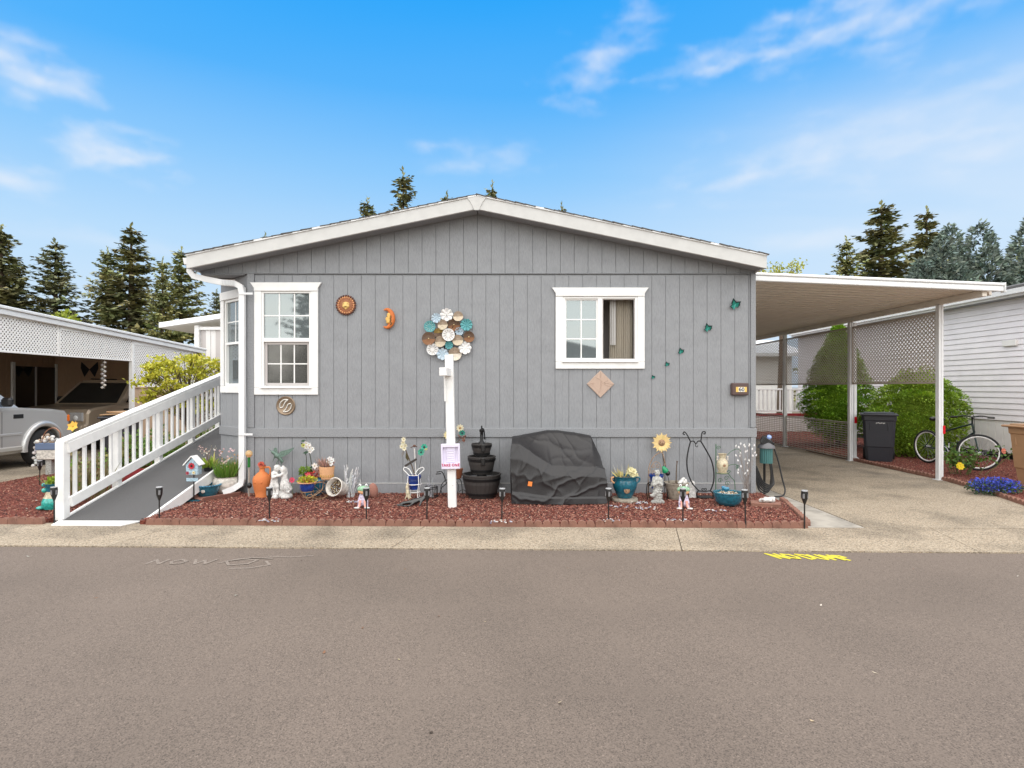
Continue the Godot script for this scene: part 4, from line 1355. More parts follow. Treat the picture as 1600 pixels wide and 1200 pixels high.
# ---------------------------------------------------------------- on the front wall
func build_wall_art() -> void:
	# clay sun
	var o := thing("clay_sun", "round clay sun face with scalloped rays on the grey wall", "wall ornament", wp(541, 477, 0.004))
	var s := tinted()
	s.col = C(0.3, 0.12, 0.05)
	s.lathe([Vector2(0.0005, 0), Vector2(0.13, 0.0), Vector2(0.132, 0.012), Vector2(0.115, 0.02), Vector2(0.0005, 0.022)], Transform3D(Basis(V(1, 0, 0), V(0, 0, 1), V(0, -1, 0)), Vector3.ZERO), 28)
	part("rim", s, M.painted, o)
	for rr in [[24, 0.136, 0.0155, C(0.11, 0.035, 0.02)], [22, 0.113, 0.014, C(0.62, 0.3, 0.14)], [18, 0.094, 0.011, C(0.35, 0.12, 0.05)]]:
		s = tinted()
		for i in rr[0]:
			var a: float = TAU * i / rr[0]
			s.col = jig(rr[3], 0.2)
			s.ball(V(cos(a) * rr[1], sin(a) * rr[1], 0.017), V(rr[2], rr[2], 0.012), Basis(), 6, 4)
		part("ray_ring", s, M.painted, o)
	s = tinted()
	s.col = C(0.78, 0.55, 0.2)
	var fb := [[V(0, 0, 0.0), V(0, 0, 0.001), 0.062, 0.062], [V(0, 0.012, 0.05), V(0, -0.012, 0.062), 0.006, 0.012], [V(-0.03, -0.02, 0.045), V(-0.03, -0.02, 0.046), 0.016, 0.016], [V(0.03, -0.02, 0.045), V(0.03, -0.02, 0.046), 0.016, 0.016], [V(-0.04, 0.026, 0.044), V(-0.014, 0.028, 0.052), 0.005, 0.006], [V(0.04, 0.026, 0.044), V(0.014, 0.028, 0.052), 0.005, 0.006], [V(0, -0.048, 0.04), V(0, -0.05, 0.04), 0.014, 0.014]]
	var fs := Sh.new().blob(fb, 0.0045, 160.0)
	part("face", fs, mat("sun_yellow", C(0.74, 0.5, 0.17), 0.6), o).position.z = -0.02
	s = tinted()
	s.col = C(0.1, 0.03, 0.02)
	s.ball(V(0, -0.024, 0.043), V(0.017, 0.005, 0.006))
	for e in [-1, 1]:
		s.ball(V(e * 0.025, 0.016, 0.038), V(0.013, 0.003, 0.005))
	part("features", s, M.painted, o)
	# clay moon
	o = thing("clay_moon", "orange clay crescent moon with a yellow profile face", "wall ornament", wp(605, 498, 0.004))
	s = tinted()
	var pts := []
	var rad := []
	for i in 25:
		var t := i / 24.0
		var a: float = lerp(2.15, -2.2, t)
		var w := 0.008 + 0.034 * pow(sin(PI * t), 0.9)
		pts.append(V(0.03 + cos(a) * (0.135 - w) * 0.75 - 0.02, sin(a) * (0.152 - w), 0.03))
		rad.append(w)
	s.col = C(0.58, 0.16, 0.035)
	s.tube(pts, rad, 10)
	part("crescent", s, M.painted, o)
	part("face", Sh.new().blob([[V(0.035, 0.05, 0.05), V(0.03, -0.05, 0.05), 0.028, 0.026], [V(0.008, 0.012, 0.055), V(-0.004, -0.008, 0.058), 0.008, 0.01], [V(0.012, -0.03, 0.055), V(0.01, -0.03, 0.055), 0.012, 0.012], [V(0.012, -0.055, 0.05), V(0.02, -0.06, 0.05), 0.014, 0.014]], 0.005, 140.0), mat("moon_yellow", C(0.74, 0.45, 0.12), 0.6), o)
	s = tinted()
	for i in 12:
		s.col = jig(C(0.13, 0.09, 0.03), 0.4)
		s.ball(V(0.066 + rng.randf_range(-0.012, 0.012), 0.03 - i * 0.011, 0.068), V(0.01, 0.008, 0.008), Basis(), 6, 4)
	s.col = C(0.06, 0.02, 0.015)
	s.ball(V(0.012, 0.022, 0.073), V(0.01, 0.004, 0.004))
	s.ball(V(0.006, -0.042, 0.068), V(0.009, 0.003, 0.004))
	part("curls", s, M.painted, o)
	# round metal emblem below the sash window
	o = thing("round_emblem", "round bronze plaque with silver paisley swirls below the sash window", "wall ornament", wp(447, 634, 0.0))
	part("disc", Sh.new().lathe([Vector2(0.0005, 0), Vector2(0.13, 0.0), Vector2(0.138, 0.012), Vector2(0.128, 0.02), Vector2(0.118, 0.012), Vector2(0.0005, 0.014)], Transform3D(Basis(V(1, 0, 0), V(0, 0, 1), V(0, -1, 0)), Vector3.ZERO), 32), mat("bronze", C(0.27, 0.2, 0.14), 0.4, {metal = 0.6}), o)
	for e in [1.0, -1.0]:
		var sw := Sh.new().tube(curve([V(-0.085, -0.02, 0.016) * e * V(1, 1, e), V(-0.075, 0.035, 0.016 * e) * e, V(-0.03, 0.082, 0.016 * e) * e, V(0.03, 0.085, 0.016 * e) * e, V(0.0, 0.055, 0.016 * e) * e, V(-0.02, 0.02, 0.016 * e) * e, V(-0.04, -0.02, 0.016 * e) * e, V(-0.08, -0.03, 0.016 * e) * e]), 0.012, 7)
		part("swirl", sw, mat("pewter", C(0.62, 0.6, 0.56), 0.3, {metal = 0.7}), o)
	# carved tile set as a diamond below the sliding window
	o = thing("carved_tile", "pinkish carved square tile hung as a diamond below the sliding window", "wall ornament", wp(938, 600, 0.0))
	var dm := PackedVector2Array([Vector2(0, -0.197), Vector2(0.197, 0), Vector2(0, 0.197), Vector2(-0.197, 0)])
	part("tile", Sh.new().prism(dm, 0.0, 0.022, Transform3D(), 0.004), M.carved_tile, o)
	s = Sh.new()
	for e in [[V(-0.18, 0.0, 0.022), V(-0.1, 0.012, 0.022), V(-0.12, -0.02, 0.022)], [V(0.18, 0.0, 0.022), V(0.05, 0.02, 0.022)], [V(0.15, -0.04, 0.022), V(0.05, 0.005, 0.022), V(0.1, 0.06, 0.022)], [V(0.0, 0.18, 0.022), V(0.0, -0.1, 0.022)], [V(-0.07, 0.1, 0.022), V(0.02, 0.03, 0.022), V(-0.02, -0.12, 0.022)]]:
		s.tube(curve(e), 0.005, 5)
	part("carving", s, M.carved_tile, o)
	# butterflies, largest at the top
	var b := thing("metal_butterfly", "largest green metal butterfly, highest of the five on the wall", "butterfly", wp(1147, 478, 0.01), 0.0, "butterflies climbing the wall")
	for e in [[-1, 0.10, 0.11, 0.55], [1, 0.09, 0.06, -0.1]]:
		for k in 2:
			s = tinted()
			var q := V(e[0] * e[1] * (0.35 if e[0] < 0 else 0.8), e[2] if e[0] < 0 else 0.065, 0.05) if k == 0 else V(e[0] * 0.075, -0.005 if e[0] < 0 else 0.02, 0.03)
			var w := 0.034 if k == 0 else 0.028
			for lay in 2:
				s.col = C(0.01, 0.03, 0.028) if lay == 0 else C(0.015, 0.2, 0.16)
				var f := 1.0 if lay == 0 else 0.72
				var d := q.normalized()
				s.leaf(V(0, -0.01, 0.012 + lay * 0.004), d, d.cross(V(0, 0, 1)).normalized(), q.length() * f * 1.05, w * f * 1.2, 0.0)
			part("wing", s, M.enamel, b)
	s = tinted()
	s.col = C(0.02, 0.26, 0.22)
	s.tube([V(0.03, 0.04, 0.02), V(0, 0, 0.022), V(-0.012, -0.05, 0.018)], [0.008, 0.016, 0.012], 8)
	part("body", s, M.enamel, b)
	s = tinted()
	s.col = C(0.01, 0.02, 0.02)
	s.tube([V(0.03, 0.045, 0.02), V(0.035, 0.085, 0.02)], 0.0025, 4)
	s.tube([V(0.03, 0.045, 0.02), V(0.06, 0.07, 0.02)], 0.0025, 4)
	part("antennae", s, M.enamel, b)
	var bl := ["second largest green butterfly, just below the largest", "middle-sized green butterfly, third of the five in the rising line", "small green butterfly, second from the bottom of the line", "tiniest dark green butterfly nearest the sliding window corner"]
	var bp := [[1105, 514, 0.78], [1063, 550, 0.6], [1042, 570, 0.46], [1020, 590, 0.38]]
	for i in 4:
		copy(b, bl[i], wp(bp[i][0], bp[i][1], 0.006), rng.randf_range(-0.15, 0.15), bp[i][2])
	# house number
	o = thing("house_number", "brown house number box with yellow plate reading 60", "house number", wp(1154, 608, 0.0))
	part("box", Sh.new().box(V(0, 0, 0.035), V(0.245, 0.178, 0.066), Basis(), 0.012), mat("dark_brown", C(0.085, 0.05, 0.045), 0.4), o)
	part("plate", Sh.new().box(V(0.013, -0.005, 0.068), V(0.155, 0.072, 0.006)), mat("plate_yellow", C(0.75, 0.5, 0.12), 0.4), o)
	part("digit_tile", Sh.new().box(V(0.015, -0.005, 0.0715), V(0.085, 0.066, 0.003)), M.vinyl, o)
	lettering("60", 0.055, M.plastic_black, o, V(0.015, -0.005, 0.0745))

func build_flower_art() -> void:
	var o := thing("flower_wall_art", "cluster of white, teal and rusty metal flower discs on the wall above the post", "wall art", V(0, 0, 0))
	# centre x, y and radius in ninths of a picture pixel, kind, colours
	var wt := C(0.74, 0.73, 0.72)
	var pb := C(0.42, 0.52, 0.6)
	var te := C(0.1, 0.33, 0.35)
	var rs := C(0.1, 0.055, 0.03)
	var be := C(0.52, 0.44, 0.33)
	var list := [[535, 200, 95, 1, wt], [385, 250, 72, 1, pb], [700, 225, 72, 2, be], [290, 370, 82, 0, te], [475, 345, 74, 2, be], [640, 345, 92, 0, rs], [820, 345, 88, 1, te], [275, 545, 96, 0, rs], [420, 465, 70, 2, rs], [560, 490, 90, 0, wt], [720, 440, 62, 1, pb],
		[855, 520, 80, 0, rs], [440, 590, 78, 2, be], [570, 640, 62, 1, te], [695, 570, 78, 2, be], [330, 700, 84, 0, wt], [800, 680, 93, 1, wt], [475, 770, 86, 1, pb], [655, 765, 95, 2, C(0.68, 0.62, 0.52)]]
	var k := 0
	for l in list:
		var zz := 0.03 + 0.03 * ((k * 7) % 5) / 4.0 + (0.03 if l[3] == 0 and l[4] == wt else 0.0)
		var c := wp(640 + l[0] / 9.233, 470 + l[1] / 9.231, zz)
		var r: float = l[2] / 9.233 * 0.00925
		var s := tinted()
		var n := 48
		var tilt := Basis(V(1, 0, 0), rng.randf_range(-0.15, 0.15)) * Basis(V(0, 1, 0), rng.randf_range(-0.15, 0.15))
		var pet := rng.randi_range(8, 11)
		var rim := []
		for i in n:
			var a := TAU * i / n
			var f := 1.0
			var dz := 0.012
			if l[3] == 1:
				f = 0.84 + 0.16 * sqrt(abs(cos(a * pet / 2.0)))
				dz = 0.02 * abs(cos(a * pet / 2.0))
			elif l[3] == 2:
				dz = 0.03 * abs(sin(a)) - 0.01
			rim.append(c + tilt * V(cos(a) * r * f, sin(a) * r * f, dz))
		for i in n:
			var a := TAU * i / n
			var cc: Color = l[4]
			if l[3] == 2 and sin(a) > 0.1:
				cc = C(0.36, 0.28, 0.21) if l[4] != rs else C(0.3, 0.2, 0.06)
			elif l[3] == 0 and l[4] == rs and sin(a) < -0.2:
				cc = C(0.2, 0.085, 0.03)
			s.col = jig(cc, 0.12)
			var m0: Vector3 = c.lerp(rim[i], 0.5) - V(0, 0, 0.006)
			var m1: Vector3 = c.lerp(rim[(i + 1) % n], 0.5) - V(0, 0, 0.006)
			s.tri(c, m0, m1)
			s.col = jig(cc, 0.1)
			s.quad(m0, rim[i], rim[(i + 1) % n], m1)
		part("flower_disc", s, M.painted, o)
		if l[3] == 0:
			var e := tinted()
			e.col = C(0.25, 0.23, 0.2) if l[4] == wt else (C(0.75, 0.6, 0.3) if l[4] == rs else C(0.5, 0.65, 0.62))
			if l[4] == rs:
				e.ball(c + V(0, 0, 0.006), V(0.008, 0.008, 0.006), Basis(), 8, 5)
			else:
				for i in 11:
					var a := TAU * i / 11.0
					e.tube([c + tilt * V(cos(a) * r * 0.35, sin(a) * r * 0.35, 0.004), c + tilt * V(cos(a) * r * 0.85, sin(a) * r * 0.85, 0.013)], 0.0025, 4, false)
			part("flower_centre", e, M.painted, o)
		k += 1
	# hanging frame behind the discs
	var fr := Sh.new()
	for l in list:
		fr.tube([wp(701, 523, 0.012), wp(640 + l[0] / 9.233, 470 + l[1] / 9.231, 0.03)], 0.004, 4)
	part("frame", fr, M.iron, o)

# ---------------------------------------------------------------- along the front bed
func torch(label: String, at: Vector3) -> void:
	if not M.has("torch_src"):
		var o := thing("solar_torch", label, "garden light", at, 0.0, "solar torch stakes along the edging")
		part("stake", Sh.new().tube([V(0, -0.06, 0), V(0, 0.24, 0)], 0.008, 8), M.plastic_black, o)
		var head := part("head", Sh.new().lathe([Vector2(0.009, 0.22), Vector2(0.016, 0.24), Vector2(0.033, 0.29), Vector2(0.037, 0.345), Vector2(0.033, 0.372), Vector2(0.0005, 0.372)], Transform3D(), 14), M.plastic_black, o)
		for k in 4:
			var a := TAU * (k + 0.5) / 4 + 0.4
			part("lens", Sh.new().box(V(sin(a) * 0.0335, 0.318, cos(a) * 0.0335), V(0.022, 0.055, 0.008), Basis(V(0, 1, 0), a), 0.003), mat("smoked_lens", C(0.2, 0.2, 0.21), 0.2), head)
		part("solar_cap", Sh.new().lathe([Vector2(0.034, 0.372), Vector2(0.034, 0.38), Vector2(0.0005, 0.381)], Transform3D(), 14), mat("solar_grey", C(0.45, 0.46, 0.48), 0.2), head)
		M["torch_src"] = o
	else:
		var c := copy(M["torch_src"], label, at, rng.randf() * TAU)
		c.rotation.z = rng.randf_range(-0.03, 0.03)

func build_torches() -> void:
	torch("black solar torch in front of the orange clay jug", gp(421, 813))
	torch("black solar torch in front of the frog figure and tipped pot", gp(572.5, 814))
	torch("black solar torch between the black lizard and the white post", gp(667, 814))
	torch("black solar torch just left of the covered grill", gp(784, 815))
	torch("black solar torch at the right end of the covered grill", gp(951, 815))
	torch("black solar torch in front of the pastel frog by the stone pot", gp(1067, 815))
	torch("black solar torch in front of the low teal bowl", gp(1165, 818))
	torch("black solar torch at the walkway corner of the bed", gp(1257, 819))
	torch("black solar torch at the foot of the ramp's right edge", gp(249, 812))
	torch("black solar torch behind the turquoise jar, leaning in the left bed", gp(62, 757))
	torch("black solar torch beside the white railing newel post", gp(85, 812))

func build_left_group() -> void:
	# birdhouse on a stake
	var o := thing("birdhouse", "pale blue birdhouse with white roof and red flower on a stake", "birdhouse", gp(303, 783))
	var s := Sh.new()
	part("base", Sh.new().box(V(0, 0.008, 0), V(0.17, 0.016, 0.09), Basis(), 0.004), M.glaze_teal, o)
	part("stake", Sh.new().tube([V(0, 0.01, 0), V(0, 0.4, 0)], 0.008, 7), M.iron, o)
	part("sign_board", Sh.new().box(V(-0.015, 0.29, 0.014), V(0.155, 0.045, 0.012), Basis(), 0.003), mat("pale_blue", C(0.42, 0.58, 0.68), 0.7, {tex = T.soft2, scale = V(7, 7, 7)}), o)
	var pg := PackedVector2Array([Vector2(-0.075, 0.36), Vector2(0.075, 0.36), Vector2(0.085, 0.49), Vector2(0.0, 0.585), Vector2(-0.085, 0.49)])
	var bd := part("box", Sh.new().prism(pg, -0.05, 0.05, Transform3D(), 0.004), M.pale_blue, o)
	for e in [-1, 1]:
		part("roof_board", Sh.new().box(V(e * 0.057, 0.548, 0.0), V(0.165, 0.014, 0.14), Basis(V(0, 0, 1), -e * 0.84), 0.003), M.white_paint, o)
	part("entrance", Sh.new().box(V(0, 0.48, 0.0505), V(0.032, 0.032, 0.004), Basis(), 0.001), M.plastic_black, bd)
	for q in [[V(0.0, 0.48, 0.054), 9, 0.048, C(0.5, 0.03, 0.05), C(0.03, 0.01, 0.01)], [V(-0.055, 0.385, 0.054), 6, 0.026, C(0.45, 0.05, 0.08), C(0.1, 0.02, 0.02)], [V(0.03, 0.39, 0.054), 6, 0.026, C(0.75, 0.66, 0.45), C(0.5, 0.4, 0.1)]]:
		s = tinted()
		bloom(s, q[0], V(0, 0, 1), q[1], q[2], 0.4, q[3], q[4], 0.33)
		part("flower", s, M.petal, bd)
	solo("garden_rock", Sh.new().ball(V(0, 0.03, 0), V(0.1, 0.045, 0.06), Basis(V(0, 1, 0), 0.3), 12, 7), M.peach_clay, "rounded orange stone behind the birdhouse stake", "rock", gp(305, 776.5))
	# teal bowl
	o = thing("teal_bowl_planter", "teal glazed bowl planter with rope rim beside the birdhouse", "planter", gp(324, 776))
	part("bowl", Sh.new().lathe(pot_profile([Vector2(0.1, 0), Vector2(0.12, 0.02), Vector2(0.16, 0.11), Vector2(0.168, 0.155), Vector2(0.172, 0.165)]), Transform3D(), 26), M.glaze_teal, o)
	s = Sh.new()
	for i in 28:
		var a := TAU * i / 28
		s.ball(V(cos(a) * 0.168, 0.165, sin(a) * 0.168), V(0.024, 0.013, 0.014), Basis(V(0, 1, 0), -a + PI / 2 + 0.5), 7, 5)
	part("rope_rim", s, M.glaze_steel, o)
	part("shell", Sh.new().ball(V(0.02, 0.1, 0.155), V(0.03, 0.024, 0.012)), M.pot_white, o)
	soil_disc(o, 0.15, 0.14)
	# cream pot in the bowl, and a black nursery pot on it
	o = thing("cream_pot", "squat cream pot standing behind the teal bowl", "planter", gp(326, 770))
	part("pot", Sh.new().lathe(pot_profile([Vector2(0.09, 0), Vector2(0.11, 0.05), Vector2(0.105, 0.2), Vector2(0.115, 0.215), Vector2(0.115, 0.235)]), Transform3D(), 22), M.glaze_cream, o)
	soil_disc(o, 0.1, 0.22)
	part("shell", Sh.new().ball(V(0.01, 0.15, 0.11), V(0.022, 0.02, 0.01)), M.pot_white, o)
	var bp := thing("nursery_pot", "black nursery pot with a yellow green leafy plant on the cream pot", "potted plant", gp(326, 770) + V(0.0, 0.236, 0.0))
	part("pot", Sh.new().lathe(pot_profile([Vector2(0.05, 0), Vector2(0.066, 0.13), Vector2(0.072, 0.14)]), Transform3D(), 16), M.plastic_black, bp)
	s = tinted()
	blades(s, V(0, 0.12, 0), 0.05, 40, 0.2, 1.6, 0.026, C(0.2, 0.28, 0.03))
	blades(s, V(0.05, 0.12, 0), 0.02, 5, 0.27, 0.7, 0.03, C(0.62, 0.55, 0.2))
	part("leaves", s, M.leaf_green, bp)
	s = tinted()
	for i in 6:
		var top := V(rng.randf_range(-0.22, 0.2), rng.randf_range(0.3, 0.5), rng.randf_range(-0.04, 0.06))
		s.col = C(0.2, 0.13, 0.1)
		s.tube(curve([V(0, 0.12, 0), top * V(0.4, 0.75, 0.5) + V(0, 0.05, 0), top]), 0.0025, 4)
		for k in 10:
			s.col = jig(C(0.45, 0.3, 0.28) if i % 2 else C(0.72, 0.66, 0.55), 0.2)
			var d := rdir()
			s.leaf(top + rv(0.05), d, d.cross(rdir()).normalized(), 0.026, 0.009)
	part("dry_stems", s, M.petal, bp)
	# white bowl with grass and pink flowers
	o = thing("white_bowl_planter", "white round planter with tall grass and pink flowers by the cut corner", "planter", gp(354, 771))
	part("bowl", Sh.new().lathe(pot_profile([Vector2(0.09, 0), Vector2(0.15, 0.05), Vector2(0.185, 0.14), Vector2(0.175, 0.2), Vector2(0.16, 0.235), Vector2(0.168, 0.245)]), Transform3D(), 26), M.pot_white, o)
	soil_disc(o, 0.15, 0.22)
	s = tinted()
	blades(s, V(0, 0.22, 0), 0.13, 330, 0.3, 0.55, 0.006, C(0.13, 0.26, 0.03))
	blades(s, V(0.03, 0.22, 0), 0.13, 90, 0.42, 0.5, 0.004, C(0.2, 0.22, 0.06))
	part("grass_blades", s, M.leaf_green, o)
	s = tinted()
	for i in 42:
		var p := V(rng.randf_range(-0.14, 0.18), rng.randf_range(0.38, 0.64), rng.randf_range(-0.1, 0.1))
		bloom(s, p, (rdir() + V(0, 0.3, 1)).normalized(), 5, 0.016, 0.45, C(0.62, 0.42, 0.46) if i % 3 else C(0.55, 0.33, 0.2), C(0.5, 0.35, 0.2), 0.25)
	part("pink_flowers", s, M.petal, o)
	# splash block under the downspout
	o = thing("splash_block", "red terracotta splash trough under the downspout", "splash block", V(-4.14, 0.052, 0.36), -0.62)
	part("trough", Sh.new().prism(PackedVector2Array([Vector2(-0.16, 0), Vector2(0.16, 0), Vector2(0.19, 0.055), Vector2(0.165, 0.055), Vector2(0.14, 0.018), Vector2(-0.14, 0.018), Vector2(-0.165, 0.055), Vector2(-0.19, 0.055)]), -0.3, 0.22, Transform3D(), 0.004), M.stone_red, o)
	# glass globe stake beside the downspout
	o = thing("globe_stake", "clear amber globe with green tube on a stake beside the downspout", "garden stake", gp(389, 776))
	part("stake", Sh.new().tube([V(0, -0.03, 0), V(0, 0.42, 0)], 0.009, 7), M.wire, o)
	part("tube", Sh.new().tube([V(0, 0.41, 0), V(0, 0.55, 0)], 0.018, 10), mat("green_glass", C(0.02, 0.16, 0.03), 0.15), o)
	part("globe", Sh.new().ball(V(0, 0.6, 0), V(0.05, 0.05, 0.05), Basis(), 16, 10), mat("amber_glass", C(0.75, 0.5, 0.2, 0.45), 0.05), o)
	part("socket", Sh.new().lathe([Vector2(0.0005, 0.555), Vector2(0.03, 0.555), Vector2(0.036, 0.59), Vector2(0.02, 0.575), Vector2(0.0005, 0.58)], Transform3D(), 12), M.peach_clay, o)
	part("knob", Sh.new().ball(V(0.015, 0.16, 0.02), V(0.035, 0.04, 0.03)), M.plastic_black, o)
	# orange jug
	o = thing("clay_jug", "tall orange terracotta jug with a loop handle against the wall", "jug", gp(409.5, 776))
	part("body", Sh.new().lathe([Vector2(0.0005, 0), Vector2(0.088, 0), Vector2(0.09, 0.012), Vector2(0.085, 0.02), Vector2(0.105, 0.1), Vector2(0.122, 0.19), Vector2(0.124, 0.24), Vector2(0.11, 0.285), Vector2(0.065, 0.33), Vector2(0.038, 0.35), Vector2(0.033, 0.385), Vector2(0.036, 0.405), Vector2(0.047, 0.412), Vector2(0.047, 0.424), Vector2(0.034, 0.424), Vector2(0.028, 0.37)], Transform3D(), 28), M.terracotta, o)
	part("handle", Sh.new().tube(curve([V(0.036, 0.405, 0), V(0.09, 0.412, 0), V(0.112, 0.39, 0), V(0.112, 0.33, 0), V(0.105, 0.285, 0)]), 0.0125, 8), M.terracotta, o)
	for e in [-0.045, 0.04]:
		part("stud", Sh.new().ball(V(e, 0.215, 0.112), V(0.015, 0.013, 0.013)), M.terracotta, o)
	s = tinted()
	bloom(s, V(-0.015, 0.45, 0.0), V(0.1, 0.6, 0.7).normalized(), 8, 0.05, 0.4, C(0.42, 0.06, 0.035), C(0.2, 0.03, 0.02), 0.3)
	puff(s, V(0, 0.44, 0), V(0.04, 0.02, 0.03), 30, 0.03, C(0.4, 0.08, 0.04))
	part("stopper_flower", s, M.petal, o)
	# patina hummingbird
	o = thing("metal_bird", "green patina metal bird with one raised wing above the orange jug", "bird sculpture", gp(428, 775.5))
	o.position.z = 0.1
	part("rod", Sh.new().tube([V(-0.02, -0.03, 0), V(-0.02, 0.45, 0.01), V(0.02, 0.52, 0.02)], 0.006, 6), M.patina, o)
	part("body", Sh.new().blob([[V(-0.06, 0.6, 0.02), V(0.0, 0.55, 0.02), 0.018, 0.03], [V(0.0, 0.55, 0.02), V(0.07, 0.47, 0.02), 0.028, 0.012], [V(-0.075, 0.605, 0.02), V(-0.06, 0.6, 0.02), 0.02, 0.018], [V(0.04, 0.5, 0.02), V(0.05, 0.42, 0.02), 0.01, 0.005], [V(-0.04, 0.55, 0.02), V(-0.08, 0.46, 0.02), 0.008, 0.004]], 0.007, 90.0), M.patina, o)
	part("beak", Sh.new().tube([V(-0.085, 0.61, 0.02), V(-0.14, 0.655, 0.02)], [0.006, 0.002], 6), M.patina, o)
	for wg in [[[0.0, 0.56], [0.05, 0.62], [0.12, 0.635], [0.2, 0.66], [0.24, 0.675], [0.22, 0.64], [0.15, 0.575], [0.08, 0.54], [0.03, 0.525]], [[-0.05, 0.58], [-0.055, 0.66], [-0.03, 0.67], [-0.01, 0.665], [0.0, 0.6], [-0.02, 0.56]]]:
		var pw := PackedVector2Array()
		for q in wg:
			pw.append(Vector2(q[0], q[1]))
		part("wing", Sh.new().prism(pw, 0.03, 0.036, Transform3D(), 0.001), M.patina, o)
	build_cherubs()
	build_blue_cart()
	# tipped white pot
	o = thing("tipped_pot", "white glazed pot lying tipped towards the street, gravel inside", "planter", gp(528, 780.5))
	var tip := Transform3D(Basis(V(0, 1, 0), -0.35) * Basis(V(1, 0, 0), 1.25), V(0.03, 0.115, -0.14))
	part("pot", Sh.new().lathe([Vector2(0.0005, 0), Vector2(0.085, 0), Vector2(0.105, 0.08), Vector2(0.12, 0.17), Vector2(0.128, 0.19), Vector2(0.13, 0.215), Vector2(0.118, 0.217), Vector2(0.104, 0.19), Vector2(0.1, 0.12)], tip, 28), M.pot_white, o)
	part("soil", Sh.new().lathe([Vector2(0.104, 0.14), Vector2(0.06, 0.15), Vector2(0.0005, 0.14)], tip, 18), M.pot_soil, o)
	s = tinted()
	for i in 90:
		s.col = [C(0.45, 0.35, 0.2), C(0.2, 0.12, 0.07), C(0.6, 0.55, 0.45), C(0.3, 0.34, 0.4)][i % 4]
		var a := rng.randf() * TAU
		var r := 0.095 * sqrt(rng.randf())
		s.ball(tip * V(cos(a) * r, 0.15 + rng.randf() * 0.012, sin(a) * r), V(0.009, 0.007, 0.008), Basis(), 5, 3)
	part("gravel", s, M.painted, o).set_meta("kind", "stuff")
	# white dried stalks
	o = thing("white_twigs", "spray of white painted twigs standing behind the tipped pot", "dried plant", gp(548, 777))
	s = tinted()
	for i in 26:
		s.col = jig(C(0.62, 0.63, 0.64), 0.15)
		var b0 := V(rng.randf_range(-0.06, 0.05), -0.01, rng.randf_range(-0.03, 0.03))
		var tp := b0 + V(rng.randf_range(-0.07, 0.14), rng.randf_range(0.22, 0.44), rng.randf_range(-0.02, 0.03))
		s.tube(curve([b0, (b0 + tp) / 2 + V(-0.015, 0.02, 0), tp]), 0.0035, 4)
		for k in 4:
			s.leaf(b0.lerp(tp, rng.randf_range(0.5, 1.0)), (V(rng.randf_range(-0.4, 0.4), 1, 0)).normalized(), V(1, 0, 0.3).normalized(), 0.045, 0.006)
	part("twigs", s, M.painted, o)
	# frog figure and stone
	frog("pale green frog figure with pastel legs left of the white post", gp(568, 793), 1.0)
	solo("upright_stone", Sh.new().ball(V(0, 0.1, 0), V(0.065, 0.105, 0.05), Basis(V(0, 0, 1), 0.15), 14, 9), M.stone_red, "egg-shaped red stone standing by the wall behind the frog", "rock", gp(583.5, 777.5))

